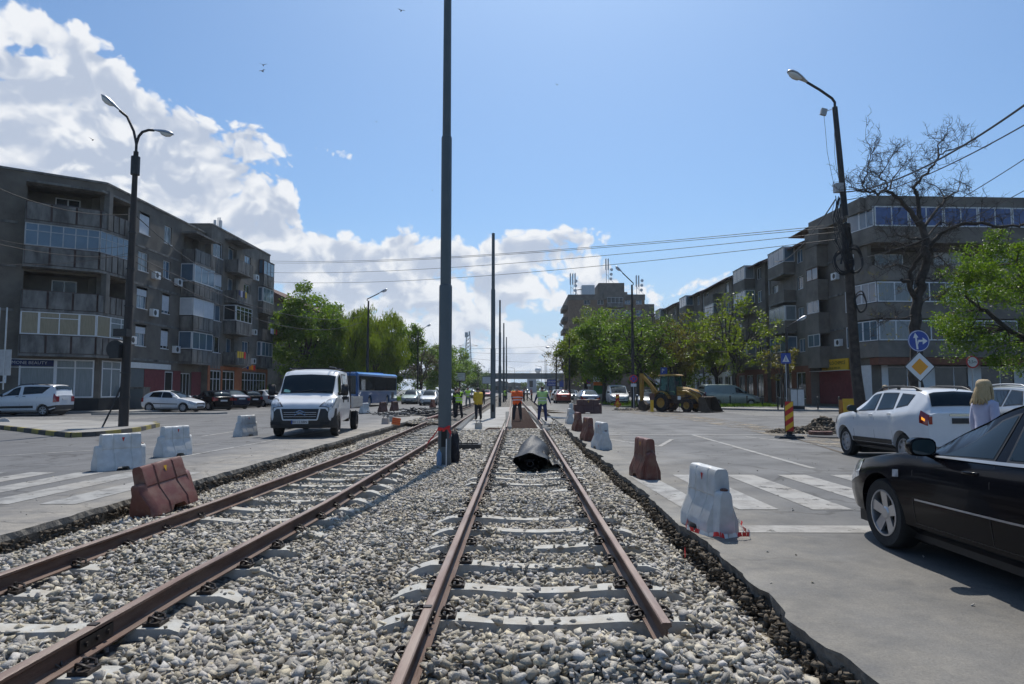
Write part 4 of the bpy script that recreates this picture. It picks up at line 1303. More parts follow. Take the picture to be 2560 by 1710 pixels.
put(hat, 8.4, 84, 175, 'small red hatchback parked by the green and white totem sign', PAINTS['red'])
put(est, 7.4, 98, 178, 'silver car parked in the shade left of the totem sign', PAINTS['silver'])
put(hat, 8.6, 108, 178, 'pale car deep in the shade under the trees', PAINTS['cream'])
put(van, 18.0, 59.0, -84, 'greenish white delivery van parked side-on behind the digger bucket', PAINTS['greenish'])
s2 = put(est, 12.6, 17.6, -6, 'silver estate with roof rails glimpsed behind the blonde woman', PAINTS['silver'])
s2.scale = (1.03, 1.03, 1.08)
lfE = Loft(EST)
for side in (-1, 1):
 pts_ = []
 for i in range(13):
  q_ = lfE.pt(2.0 + 1.7 * i / 12, 6.3, side); q_.z += .06 * min(1, min(i, 12 - i) / 1.5); pts_.append(q_)
 mb = MB(); mb.tube(pts_, .02, 8); mb.build('roof_rail', M['alu'], s2, smooth=50)
put(est, -16.6, 58.5, 175, 'dark estate car half hidden behind the left side of the crew truck', PAINTS['black'])
def crew_truck():
 root = thing('crew_truck', 'white crew-cab flatbed truck with black bumper parked on the left concrete strip', 'truck')
 P_ = PAINTS['white']
 L = 3.15
 sp = dict(L=L, r=.34, wheels=(.93, 9), belt=[(0, .92), (.06, 1.02), (.25, 1.12), (.62, 1.24), (.8, 1.28), (3.15, 1.30)],
    roof=[(0, .5), (.55, 1.18), (.70, 1.30), (1.30, 1.98), (1.52, 2.10), (2.0, 2.16), (3.0, 2.14), (3.15, 2.10)],
    hw=[(0, .84), (.05, .93), (.25, .985), (.8, 1.01), (3.05, 1.01), (3.15, .99)], bot=[(0, .42), (.3, .36), (3.15, .40)], wr=.86, tum=.975)
 lf = Loft(sp)
 cut = MB(); RM = Matrix.Rotation(math.pi / 2, 4, 'Y')
 for s in (-1, 1):
  cut.lathe([(.42, s * .66), (.42, s * 1.25)], 32, Matrix.Translation((0, L / 2 - .93, .36)) @ RM)
 me = bool_cut(lf.body(), cut, 'cab', [P_])
 place_mesh('cab', me, root)
 Y0 = L / 2
 mb = MB(); nu, nv = 17, 8; vs = []
 for j in range(nv):
  t = .75 + (1.27 - .75) * j / (nv - 1)
  for i in range(nu):
   u = -1 + 2 * i / (nu - 1)
   q = 8 - abs(u) * .93 * 2
   sd = 1 if u >= 0 else -1
   vs.append(lf.pt(t, q, sd) + lf.nrm(t, min(7.9, q), sd) * .020)
 mb.add(vs, [(j * nu + i, j * nu + i + 1, (j + 1) * nu + i + 1, (j + 1) * nu + i) for j in range(nv - 1) for i in range(nu - 1)])
 ws = mb.build('windscreen', M['carglass'], root, smooth=60)
 pp = MB()
 for a, z, rr_ in ((.52, 1.43, .2), (.64, 1.50, -.1), (.44, 1.40, .5)):
  t = .80 + (z - 1.36) * .9
  c = lf.pt(.90, 7.2, -1)
  pp.add([Vector((a + dx * math.cos(rr_) , 0, dz)) for dx, dz in ((-.11, 0), (.11, 0), (.11, .09), (-.11, .09))], [])
 m_t = pm('teal_papers', (.16, .42, .38), (.10, .30, .28), 6, .6)
 pm_ = MB()
 for (u0, u1, k0, k1) in ((.46, .66, .03, .16), (.60, .80, .06, .24), (.50, .60, .14, .20)):
  vs = []
  for (u, k) in ((u0, k0), (u1, k0 + .02), (u1, k1), (u0, k1 - .03)):
   t = .75 + .52 * k
   vs.append(lf.pt(t, 8 - u * 1.86, 1) + lf.nrm(t, 7.0, 1) * .026)
  pm_.add(vs, [(0, 1, 2, 3)])
 pm_.build('dashboard_papers', m_t, root)
 wp = MB()
 for x0 in (-.15, .45):
  a = lf.pt(.76, 7.9, 1); wp.tube([Vector((x0, a.y + .01, a.z + .015)), Vector((x0 - .62, a.y - .03, a.z + .10))], .012, 6)
 wp.build('wiper', M['black'], root)
 for side in (-1, 1):
  for wn in (((1.02, 5.12), (1.70, 5.10), (1.72, 5.84), (1.36, 5.84)), ((1.92, 5.12), (2.62, 5.12), (2.60, 5.84), (1.92, 5.84))):
   lf.patch(quadf(*wn), 7, 5, .010, side).build('side_window', M['carglass'], root, smooth=60)
   a, b_, c, d = wn
   lf.patch(quadf((a[0] - .03, a[1] - .06), (b_[0] + .03, b_[1] - .06), (c[0] + .03, c[1] + .05), (d[0] - .03, d[1] + .05)), 7, 5, .005, side).build('window_seal', M['black'], root, smooth=60)
  mb = MB()
  for t in (.98, 1.80, 2.74):
   lf.patch(lambda u, v, t=t: (t + .010 * u, 1.6 + 3.4 * v), 2, 8, .004, side, mb)
  mb.build('door_gap', M['black'], root)
  for t in (1.70, 2.62):
   pz_ = lf.pt(t, 4.2, side); mb = MB(); mb.box(pz_ + Vector((side * .012, 0, -.03)), (.035, .10, .18)); mb.build('door_handle', M['black'], root)
  lf.patch(quadf((.005, 4.0), (.005, 6.9), (.41, 6.2), (.66, 4.65)), 12, 9, .008, side).build('headlight_seal', M['black'], root, smooth=50)
  lf.patch(quadf((.012, 4.1), (.012, 6.7), (.36, 6.1), (.60, 4.75)), 12, 9, .014, side).build('headlight', M['head'], root, smooth=50)
  mb = MB(); pz_ = lf.pt(1.02, 5.4, side)
  mb.box(pz_ + Vector((side * .24, .02, .06)), (.22, .14, .38)); mb.box(pz_ + Vector((side * .08, 0, -.06)), (.2, .08, .10)); mb.box(pz_ + Vector((side * .24, -.005, -.2)), (.2, .10, .12))
  me_ = mb.mesh('mirror', M['black']); bm = bmesh.new(); bm.from_mesh(me_); bmesh.ops.bevel(bm, geom=bm.edges[:], offset=.03, segments=2, affect='EDGES'); bm.to_mesh(me_); bm.free()
  me_.polygons.foreach_set('use_smooth', [True] * len(me_.polygons))
  place_mesh('mirror', me_, root)
 mb = MB()
 rg = []
 for x in lin(-1, 1, 21):
  w = 1.035
  ang = x
  yy = Y0 + .09 - .34 * abs(x) ** 5
  if abs(x) == 1: yy = Y0 - .42
  rg.append([Vector((x * w, yy, .30)), Vector((x * w, yy + .03, .42)), Vector((x * w, yy + .03, .80)), Vector((x * w, yy - .02, .90)), Vector((x * w * .9, yy - .30, .90)), Vector((x * w * .9, yy - .30, .30))])
 mb.rings(rg); bp = mb.build('front_bumper', M['black'], root, smooth=40, fix=True)
 mb = MB(); yg = Y0 + .125
 mb.b2(-.52, .52, yg - .05, yg + .002, .60, .82); mb.build('grille', M['dark_int'], root)
 mb = MB()
 for (x0, z0, x1, z1) in ((-.60, .90, -.52, .56), (.60, .90, .52, .56), (-.52, .56, .52, .56)):
  mb.tube([(x0, yg - .005, z0), (x1, yg - .005, z1)], .022, 6)
 for z in (.66, .73, .79): mb.tube([(-.5, yg, z), (.5, yg, z)], .006, 5)
 mb.build('grille_surround', P_, root)
 mb = MB()
 for dz in (0, .075):
  for s in (-1, 1):
   mb.tube([(s * .17, yg + .02, .70 + dz), (0, yg + .03, .775 + dz)], [.012, .018], 6)
 mb.build('chevron_emblem', M['chrome'], root)
 mb = MB(); mb.b2(-.26, .26, yg + .004, yg + .02, .44, .55); pl = mb.build('number_plate', M['plate'], root)
 mb = MB(); mb.b2(.225, .26, yg + .020, yg + .023, .44, .55); mb.build('plate_band', M['s_blue'], pl)
 text_obj('BH\u00b712\u00b7ABN', .105, M['plate_tx'], pl, (-.0, yg + .023, .495), (math.pi / 2, 0, math.pi), sx=.9)
 mb = MB()
 for z in (.36,): mb.b2(-.7, .7, Y0 + .08, Y0 + .124, z - .03, z + .03)
 for s in (-1, 1): mb.b2(s * .62, s * .9, Y0 + .02, Y0 + .112, .40, .50)
 mb.build('air_intake', M['dark_int'], root)
 mb = MB()
 for s in (-1, 1): mb.b2(s * .38, s * .48, -4.1, -1.4, .50, .66)
 mb.b2(-.75, .75, -2.9, -2.6, .32, .40); mb.b2(.55, .95, -2.3, -1.75, .42, .74); mb.b2(-.9, -.55, -2.4, -1.75, .42, .74)
 mb.build('chassis', M['black'], root)
 mb = MB(); mb.b2(-1.03, 1.03, -4.15, -1.68, .84, .90); mb.build('bed_floor', M['wood'], root)
 for s in (-1, 1):
  mb = MB(); mb.b2(s * 1.03, s * 1.06, -4.15, -1.68, .84, 1.24)
  for z in (.92, 1.05, 1.17): mb.b2(s * 1.06, s * 1.072, -4.13, -1.70, z - .03, z + .03)
  mb.b2(s * 1.02, s * 1.08, -1.72, -1.64, .84, 1.28)
  mb.build('side_board', M['alu'], root)
 mb = MB(); mb.b2(-1.03, 1.03, -4.18, -4.15, .84, 1.24); mb.build('tail_board', M['alu'], root)
 mb = MB(); mb.b2(-1.0, 1.0, -1.70, -1.66, .9, 1.9)
 for k in range(7): mb.tube([(-.95 + .316 * k, -1.7, 1.9), (-.95 + .316 * k, -1.7, 2.12)], .015, 6)
 mb.tube([(-1, -1.7, 2.14), (1, -1.7, 2.14)], .025, 6); mb.build('headboard', M['darkmetal'], root)
 mb = MB()
 for s in (-1, 1): mb.tube([(s * .75, -1.0, 2.20), (s * .75, 1.0 - .9, 2.20)], .02, 6)
 mb.tube([(-.85, -1.05, 2.22), (.85, -1.05, 2.22)], .025, 6); mb.tube([(-.85, -.2, 2.22), (.85, -.2, 2.22)], .025, 6); mb.tube([(-.6, -.9, 2.26), (-.6, .35, 2.26)], .02, 6)
 mb.build('roof_rack', M['darkmetal'], root)
 add_wheels(root, [(s * .90, y) for y in (Y0 - .93, -3.15) for s in (-1, 1)], .345, .22, ('disc', 8), M['darkmetal'])
 return root
truck = crew_truck()
truck.location = (-6.95, 22.95, 0); truck.rotation_euler = (0, 0, rad(184.6))
def bus():
 root = thing('blue_bus', 'blue city bus with dark windows standing behind the white crew truck', 'bus')
 L, Wd, Hh = 11.9, 2.5, 2.95
 def sec(ins, z0, z1):
  w = Wd / 2 - ins
  return [(-w, z0), (w, z0), (w + .0, z0 + .3), (w, 1.5), (w - .05, z1 - .25), (w - .22, z1 - .04), (w - .5, z1), (-w + .5, z1), (-w + .22, z1 - .04), (-w + .05, z1 - .25), (-w, 1.5), (-w, z0 + .3)]
 mb = MB()
 rg = []
 for y, ins, dz in ((L / 2, .22, .25), (L / 2 - .04, .10, .1), (L / 2 - .2, .0, 0), (-L / 2 + .2, 0, 0), (-L / 2 + .04, .06, .06), (-L / 2, .16, .16)):
  rg.append([Vector((x, y, z)) for x, z in sec(ins, .33, Hh - dz)])
 mb.rings(rg)
 cut = MB(); RM = Matrix.Rotation(math.pi / 2, 4, 'Y')
 for y in (2.6, -2.7):
  for s in (-1, 1): cut.lathe([(.56, s * .8), (.56, s * 1.5)], 28, Matrix.Translation((0, y, .48)) @ RM)
 me = bool_cut(mb, cut, 'body', [M['bus_blue']], 30)
 place_mesh('body', me, root)
 mb = MB(); rg = [[Vector((x, y, z)) for x, z in ((-1.15, Hh - .26), (1.15, Hh - .26), (1.19, Hh - .14), (1.0, Hh + .02), (-1.0, Hh + .02), (-1.19, Hh - .14))] for y in (L / 2 - .3, -L / 2 + .1)]
 for r_ in rg:
  for i, p in enumerate(r_): r_[i] = Vector((p.x * 1.065, p.y, p.z))
 mb.rings(rg); mb.build('roof', M['bus_top'], root, fix=True)
 mb = MB(); mb.b2(-.7, .7, -3.0, -1.0, Hh + .02, Hh + .13); mb.build('roof_hatch', M['bus_top'], root)
 for s in (-1, 1):
  for k in range(6):
   y0 = -5.5 + k * 1.82; mb = MB()
   mb.b2(s * 1.243, s * 1.262, y0, y0 + 1.79, 1.42, 2.64); mb.build('side_window', M['carglass'], root)
 mb = MB(); mb.b2(-1.12, 1.12, L / 2 - .05, L / 2 + .012, 1.15, 2.65); mb.build('windscreen', M['carglass'], root)
 mb = MB(); mb.b2(-1.0, 1.0, -L / 2 - .012, -L / 2 + .05, 1.5, 2.5); mb.build('rear_window', M['carglass'], root)
 mb = MB(); mb.b2(-1.255, 1.255, -4.7, -3.9, .6, 1.25); mb.build('engine_grille', M['black'], root)
 mb = MB()
 for s in (-1, 1): mb.b2(s * 1.245, s * 1.256, -5.1, 5.0, 1.36, 1.40)
 mb.build('side_strip', M['alu'], root)
 add_wheels(root, [(s * 1.05, y) for y in (2.6, -2.7) for s in (-1, 1)], .47, .28, ('disc', 8), M['hubcap'])
 return root
bs = bus(); bs.location = (-13.95, 62.1, 0); bs.rotation_euler = (0, 0, rad(174.3))
class Plane:
 """vertical plane through P with horizontal direction u; n = outward normal"""
 def __init__(s, P, Q, flip=False):
  s.P = Vector((P[0], P[1])); d = Vector((Q[0] - P[0], Q[1] - P[1])); s.L = d.length; s.u = d.normalized()
  s.n = Vector((s.u.y, -s.u.x))
  if flip: s.n = -s.n
 def pt(s, a, z, o=0.0):
  q = s.P + s.u * a + s.n * o
  return Vector((q.x, q.y, z))
 def hit(s, px, py, o=0.0):
  r = ray(px, py)
  nn = s.n
  t = ((s.P + nn * o).dot(nn)) / (Vector((r.x, r.y)).dot(nn))
  q = Vector((r.x * t, r.y * t)) - s.P
  return q.dot(s.u), CAMH + r.z * t
def wall(mb, pl, L, z0, z1, ops, depth=.16, mi=0, a0=0.0):
 As = sorted(set([a0, L] + [max(a0, min(L, v)) for o in ops for v in o[:2]])); Zs = sorted(set([z0, z1] + [max(z0, min(z1, v)) for o in ops for v in o[2:4]]))
 for i in range(len(As) - 1):
  for j in range(len(Zs) - 1):
   ca, cz = (As[i] + As[i + 1]) / 2, (Zs[j] + Zs[j + 1]) / 2
   if any(o[0] < ca < o[1] and o[2] < cz < o[3] for o in ops): continue
   mb.add([pl.pt(As[i], Zs[j]), pl.pt(As[i + 1], Zs[j]), pl.pt(As[i + 1], Zs[j + 1]), pl.pt(As[i], Zs[j + 1])], [(0, 1, 2, 3)], mi)
 for o in ops:
  d = o[4] if len(o) > 4 else depth
  x0, x1, y0, y1 = o[:4]
  A = [pl.pt(x0, y0), pl.pt(x1, y0), pl.pt(x1, y1), pl.pt(x0, y1)]
  B = [pl.pt(x0, y0, -d), pl.pt(x1, y0, -d), pl.pt(x1, y1, -d), pl.pt(x0, y1, -d)]
  for k in range(4):
   j = (k + 1) % 4
   mb.add([A[k], A[j], B[j], B[k]], [(0, 1, 2, 3)], mi)
  mb.add(B, [(0, 1, 2, 3)], mi)
def obox(mb, pl, a0, a1, z0, z1, o0, o1, mi=None):
 vs = []
 for o in (o0, o1):
  for a, z in ((a0, z0), (a1, z0), (a1, z1), (a0, z1)):
   vs.append(pl.pt(a, z, o))
 mb.add(vs, [(0, 1, 2, 3), (7, 6, 5, 4), (0, 4, 5, 1), (1, 5, 6, 2), (2, 6, 7, 3), (3, 7, 4, 0)], mi)
def window(root, pl, a0, a1, z0, z1, off=-.10, cols=2, trans=None, frame='frame_w', glass='glass_d', fw=.06, name='window', sill=False):
 """frame + pane (child); off = offset of the frame front from the wall plane"""
 mb = MB()
 f = fw
 obox(mb, pl, a0, a1, z0, z0 + f, off - .05, off); obox(mb, pl, a0, a1, z1 - f, z1, off - .05, off)
 obox(mb, pl, a0, a0 + f, z0 + f, z1 - f, off - .05, off); obox(mb, pl, a1 - f, a1, z0 + f, z1 - f, off - .05, off)
 for k in range(1, cols):
  a = a0 + (a1 - a0) * k / cols
  obox(mb, pl, a - f * .5, a + f * .5, z0 + f, z1 - f, off - .045, off - .003)
 if trans:
  zt = z0 + (z1 - z0) * trans
  obox(mb, pl, a0 + f, a1 - f, zt - f * .4, zt + f * .4, off - .042, off - .006)
 if sill: obox(mb, pl, a0 - .05, a1 + .05, z0 - .05, z0 - .002, off - .02, .06)
 w = mb.build(name, M[frame], root, world=True)
 g_ = MB(); obox(g_, pl, a0 + f * .3, a1 - f * .3, z0 + f * .3, z1 - f * .3, off - .048, off - .022)
 p = g_.build('pane', M[glass], w)
 for v in p.data.vertices: v.co -= root.location
 return w
def shutter(root, pl, a0, a1, z0, z1, off=-.04, part=1.0):
 mb = MB(); zb = z1 - (z1 - z0) * part
 n = max(3, int((z1 - zb) / .12))
 for k in range(n):
  h = (z1 - zb) / n
  obox(mb, pl, a0, a1, zb + k * h + .006, zb + (k + 1) * h, off - .02, off)
 obox(mb, pl, a0 - .02, a1 + .02, z1, z1 + .16, off - .06, off + .04)
 return mb.build('roller_shutter', M['shutter'], root, world=True)
def panels(mb, pl, a0, a1, z0, z1, off, w=.95, gap=.10, t=.06):
 n = max(1, round((a1 - a0) / w)); ww = (a1 - a0) / n
 for k in range(n):
  obox(mb, pl, a0 + k * ww + gap / 2, a0 + (k + 1) * ww - gap / 2, z0, z1, off - t, off)
def balcony(root, pl, a0, a1, z, depth, h=1.1, glazed=None, top=None, panel='conc_panel', solid=False, cols=4, glass='glass_b', frame='frame_w'):
 """slab at height z, parapet, optional glazing up to `top`"""
 mb = MB()
 obox(mb, pl, a0, a1, z - .14, z, -.0, depth)
 b_ = mb.build('balcony', M['conc_panel'], root, world=True)
 def ch(m_, nm, mat):
  o = m_.build(nm, M[mat], b_)
  for v in o.data.vertices: v.co -= root.location
  return o
 mb = MB()
 Lp = Plane(pl.pt(a0, 0, depth).xy, pl.pt(a0, 0, 0).xy); Rp = Plane(pl.pt(a1, 0, 0).xy, pl.pt(a1, 0, depth).xy)
 if solid:
  obox(mb, pl, a0, a1, z + .002, z + h, depth - .08, depth - .002)
  obox(mb, pl, a0, a0 + .08, z + .002, z + h, .0, depth - .08); obox(mb, pl, a1 - .08, a1, z + .002, z + h, .0, depth - .08)
 else:
  panels(mb, pl, a0, a1, z + .03, z + h - .03, depth - .002)
  obox(mb, pl, a0, a0 + .06, z + .03, z + h - .03, .05, depth - .12); obox(mb, pl, a1 - .06, a1, z + .03, z + h - .03, .05, depth - .12)
 ch(mb, 'parapet', panel)
 mb = MB()
 obox(mb, pl, a0 + .01, a1 - .01, z + h - .03, z + h + .02, depth - .10, depth - .02)
 obox(mb, pl, a0 + .08, a1 - .08, z + .01, z + h - .05, depth - .14, depth - .11)
 ch(mb, 'railing', 'darkmetal')
 if glazed:
  zt = top
  window(root, pl, a0 + .02, a1 - .02, z + h + .03, zt, depth - .02, cols, .72 if glazed == 2 else None, frame, glass)
  for p_, L_ in ((a0, 'l'), (a1, 'r')):
   sp_ = Plane(pl.pt(p_, 0, 0).xy, pl.pt(p_, 0, depth).xy, flip=(L_ == 'l'))
   window(root, sp_, .02, depth - .08, z + h + .03, zt, 0.0, 1, None, frame, glass)
  mb = MB(); obox(mb, pl, a0 - .01, a1 + .01, zt, zt + .06, 0, depth + .02); ch(mb, 'balcony_roof', 'conc_panel')
 return b_
def ac_unit(root, pl, a, z):
 mb = MB(); obox(mb, pl, a, a + .75, z, z + .55, .05, .36)
 o = mb.build('air_conditioner', M['s_white'], root, world=True)
 m2 = MB()
 vs = []
 for k in range(20):
  an = 2 * math.pi * k / 20
  vs.append(pl.pt(a + .28 + .2 * math.cos(an), z + .275 + .2 * math.sin(an), .364) - root.location)
 m2.add(vs, [tuple(range(20))]); m2.build('fan', M['darkmetal'], o)
def fillblock(mb, pts, z0, z1, mi=0):
 """prism roof + hidden back walls"""
 n = len(pts)
 vs = [Vector((p[0], p[1], z0)) for p in pts] + [Vector((p[0], p[1], z1)) for p in pts]
 mb.add(vs, [tuple(range(n, 2 * n))], mi)
 return vs
K = Vector((-27.6, 44.6)); HA = 15.2
LPT = G(0, 420, HA).xy
u1 = (LPT - K).normalized()
Lend = K + u1 * 34
root = thing('corner_apartment_block', 'grey panel apartment block with wrap-round corner balconies above a beauty salon at far left', 'apartment block', (K.x, K.y, 0))
LB = root
FC = Plane(K, Lend, flip=False)
if FC.n.dot(-K) < 0: FC = Plane(K, Lend, flip=True)
FB = Plane(K, (-27.6, 59.05)); FB.n = Vector((1, 0))
FL = [3.72, 6.47, 9.22, 11.97]
def zz1(x, y): return (x * 700 / 1568, 400 + y * 700 / 1568)
def rectC(x0, y0, x1, y1, pl=FC, o=0.0):
 a = pl.hit(*zz1(x0, (y0 + y1) / 2), o)[0]; b_ = pl.hit(*zz1(x1, (y0 + y1) / 2), o)[0]
 za = pl.hit(*zz1((x0 + x1) / 2, y1), o)[1]; zb = pl.hit(*zz1((x0 + x1) / 2, y0), o)[1]
 return min(a, b_), max(a, b_), za, zb
BAY = FC.hit(*zz1(118, 700))[0]        # left end of the corner bay along face C
opsC = []
winC = []
for f in range(4):
 z = FL[f]
 opsC.append((.35, BAY - .1, z + .02, z + 2.45, 1.5))
 for (a, w) in ((BAY + 1.6, 1.35), (BAY + 4.9, 1.5), (BAY + 8.2, 1.35), (BAY + 11.5, 1.5), (BAY + 15, 1.4)):
  opsC.append((a, a + w, z + .95, z + 2.35)); winC.append((a, a + w, z + .95, z + 2.35, f))
shopC = [(-.0 + .15, 3.0), (3.0, 5.9), (5.9, BAY - .1)]
opsC.append((.25, BAY - .1, .95, 3.45, .10))
mb = MB(); wall(mb, FC, 34, 0, HA, opsC)
wl_ = mb
opsB = []
winB = []
NB_ = 59.05 - 44.6
for f in range(4):
 z = FL[f]
 opsB.append((.35, 2.6, z + .02, z + 2.45, 1.2))
 for (a, w, zz) in ((4.05, 1.35, .95), (7.55, 1.1, .95)):
  opsB.append((a, a + w, z + zz, z + 2.35)); winB.append((a, a + w, z + zz, z + 2.35, f))
 opsB.append((10.6, 13.2, z + .1, z + 2.4, .5))
opsB += [(.25, 2.45, .95, 3.45, .10), (8.3, 9.5, 1.0, 2.9), (10.8, 12.6, .1, 2.9, .25)]
wall(mb, FB, NB_, 0, HA, opsB)
fillblock(mb, [K, Lend, Lend + Vector((-3, 14)), Vector((-45, 66)), Vector((-38.6, 59.05)), Vector((-27.6, 59.05))], 0, HA - .002)
EP = Plane((-27.6, 59.05), (-38.6, 59.05)); mb.add([EP.pt(0, 0), EP.pt(EP.L, 0), EP.pt(EP.L, HA), EP.pt(0, HA)], [(0, 1, 2, 3)])
mb.build('wall', M['grey_r'], root, world=True, fix=False)
mb = MB()
for z in [q - .12 for q in FL]:
 obox(mb, FC, BAY + .3, 34, z, z + .16, -.01, .035); obox(mb, FB, 2.9, NB_ - 4, z, z + .16, -.01, .035)
mb.build('string_course', M['conc_panel'], root, world=True)
mb = MB(); obox(mb, FC, 0, 34, HA, HA + .14, -.4, .08); obox(mb, FB, -.0, NB_ + .0, HA, HA + .137, -.4, .078)
mb.build('roof_edge', M['conc_panel'], root, world=True)
rr = random.Random(4)
for a0, a1, z0, z1, f in winC:
 window(root, FC, a0, a1, z0, z1, glass=rr.choice(['glass_b', 'glass_d', 'curtain_g']))
 if rr.random() < .3: shutter(root, FC, a0, a1, z0, z1, part=.5)
for i, (a0, a1, z0, z1, f) in enumerate(winB):
 window(root, FB, a0, a1, z0, z1, glass=['glass_b', 'glass_d', 'curtain_g', 'glass_b'][(i + f) % 4], sill=True)
 if (f == 3 and i % 2 == 0): shutter(root, FB, a0, a1, z0, z1, part=.97)
 elif (f == 1 and i % 2 == 1) or (f == 0 and i % 2 == 1): shutter(root, FB, a0, a1, z0, z1, part=.85)
 elif f in (0, 1): shutter(root, FB, a0, a1, z0, z1, part=.35)
A0 = FC.pt(BAY, 0).xy; A1 = FC.pt(BAY, 0, 1.15).xy; KB = Vector((-27.15, 43.45)); E1 = Vector((-26.9, 47.0)); E0 = Vector((-27.6, 47.35))
outline = [E0, E1, KB, A1, A0]
for f in range(5):
 z = FL[f] if f < 4 else 14.35
 mb = MB()
 pts_ = [K] + outline
 n = len(pts_)
 zt_, zb_ = (z, z - .16) if f < 4 else (z + .14, z)
 ex = 1.0
 vs = [Vector((p.x, p.y, zb_)) for p in pts_] + [Vector((p.x, p.y, zt_)) for p in pts_]
 mb.add(vs, [tuple(range(n - 1, -1, -1)), tuple(range(n, 2 * n))] + [(i, (i + 1) % n, (i + 1) % n + n, i + n) for i in range(n)])
 bal = mb.build('corner_balcony' if f < 4 else 'canopy', M['conc_panel'], root, world=True, fix=True)
 if f == 4: break
 mb = MB(); rl = MB(); gl = []
 P1 = Plane(KB, A1); P2 = Plane(E1, KB); P3 = Plane(A1, A0)
 for P_ in (P1, P2, P3):
  if P_.n.dot((P_.P + P_.u * P_.L / 2) - (K + Vector((-4, 3)))) < 0: P_.n = -P_.n
  panels(mb, P_, .03, P_.L - .03, z + .04, z + 1.12, -.0, w=1.15 if P_ is P1 else .62, gap=.12)
  obox(rl, P_, .02, P_.L - .02, z + 1.10, z + 1.16, -.12, -.02); obox(rl, P_, .05, P_.L - .05, z + .02, z + 1.08, -.13, -.10)
 pr_ = mb.build('parapet', M['conc_panel'], bal)
 for v in pr_.data.vertices: v.co -= root.location
 pr_ = rl.build('railing', M['frame_b'], bal)
 for v in pr_.data.vertices: v.co -= root.location
 if f in (0, 2):
  zt = z + 2.58
  g1 = 'curtain' if f == 0 else 'glass_b'; fr = 'frame_w' if f == 0 else 'frame_g'
  if f == 2:
   window(root, P1, .04, P1.L - .04, z + 1.18, zt, -.03, 6, .66, fr, 'glass_b'); window(root, P2, .04, P2.L - .04, z + 1.18, zt, -.03, 6, .66, fr, 'glass_b', .04)
  else:
   window(root, P1, .04, P1.L * .24, z + 1.18, zt, -.03, 1, None, fr, 'curtain'); window(root, P1, P1.L * .24, P1.L * .76, z + 1.18, zt, -.03, 2, .74, fr, 'brick_wall' if False else 'curtain')
   window(root, P1, P1.L * .76, P1.L - .04, z + 1.18, zt, -.03, 1, None, fr, 'curtain')
   window(root, P2, .04, P2.L * .62, z + 1.18, zt, -.03, 2, .72, fr, 'curtain_g'); window(root, P2, P2.L * .62, P2.L - .04, z + 1.18, zt, -.03, 1, None, fr, 'curtain')
  window(root, P3, .04, P3.L - .04, z + 1.18, zt, -.03, 1, None, fr, g1)
 else:
  mb = MB(); mb.b2(-27.35, -27.0, 44.0, 44.4, z, z + 2.6); mb.build('corner_post', M['conc_old'], root, world=True)
  inner = Plane(FC.pt(.35, 0, -1.38).xy, FC.pt(BAY - .1, 0, -1.38).xy); inner.n = FC.n
  window(root, inner, 1.0, 2.4, z + .1, z + 2.2, 0, 2, None, 'frame_w', 'glass_d'); window(root, inner, 4.2, 5.6, z + .9, z + 2.2, 0, 2, None, 'frame_g', 'glass_d')
for f in range(4):
 z = FL[f]
 if f == 0: balcony(root, FB, 10.3, 14.0, z, 1.15, 1.05, 1, z + 2.5, cols=3, glass='glass_b')
 elif f == 1:
  balcony(root, FB, 10.3, 14.0, z, 1.15, 1.05, 1, z + 2.5, cols=2, glass='shutter')
 elif f == 2: balcony(root, FB, 10.3, 14.0, z, 1.15, 1.05, 1, z + 2.55, cols=3, glass='glass_b', solid=False)
 else: balcony(root, FB, 10.3, 14.0, z, 1.15, 1.05)
mb = MB(); obox(mb, FB, 10.1, 14.2, 14.25, 14.4, 0, 1.3); mb.build('canopy', M['conc_panel'], root, world=True)
ac_unit(root, FB, 9.2, FL[2] + .6)
BAYS = BAY - .1
for (a0, a1, tr) in ((.28, 2.4, .78), (2.4, 5.3, .78), (5.3, BAYS, .78)):
 window(root, FC, a0, a1, .97, 3.43, .02, 2 if a0 < 1 else 1, tr, 'frame_w', 'curtain_g', .09, 'shop_window')
window(root, FB, .28, 2.43, .97, 3.43, .02, 2, .78, 'frame_w', 'curtain_g', .09, 'shop_window')
mb = MB(); obox(mb, FC, 2.5, 5.2, 2.98, 3.36, .03, .06); sg = mb.build('shop_sign', M['navy'], root, world=True)
ang = math.atan2(-FC.u.y, -FC.u.x)
tp = FC.pt(3.85, 3.17, .07) - root.location
text_obj('SIMONE BEAUTY', .27, M['shutter'], sg, tp, (math.pi / 2, 0, ang))
mb = MB(); obox(mb, FC, .0, BAY, .0, .93, .0, .04); obox(mb, FB, 0, 2.6, 0, .93, 0, .04); mb.build('plinth', M['dark_int'], root, world=True)
mb = MB(); obox(mb, FB, 3.2, 9.0, 3.05, 3.45, .0, .12); mb.build('fascia', M['white_wall'], root, world=True)
mb = MB(); obox(mb, FB, 7.4, 14.3, .0, 3.03, .002, .05) if False else None
for a0, a1 in ((5.4, 8.25), (9.55, 10.75), (12.65, 14.3)):
 mb = MB(); obox(mb, FB, a0, a1, .0, 3.0, .0, .045); mb.build('painted_panel', M['red_wall'], root, world=True)
mb = MB(); obox(mb, FB, 2.7, 5.3, .0, 3.0, .0, .04); mb.build('steel_gate', M['pole'], root, world=True)
window(root, FB, 8.3, 9.5, 1.0, 2.9, .02, 1, None, 'frame_w', 'glass_d'); window(root, FB, 10.85, 12.55, .1, 2.85, -.1, 3, None, 'frame_w', 'glass_d', name='shop_door')
mb = MB()
for k in range(3): obox(mb, FB, 5.0, 7.6, 0, .45 - .15 * k, .0, .9 + .35 * k - .002 * k)
mb.build('steps', M['conc_old'], root, world=True)
mb = MB()
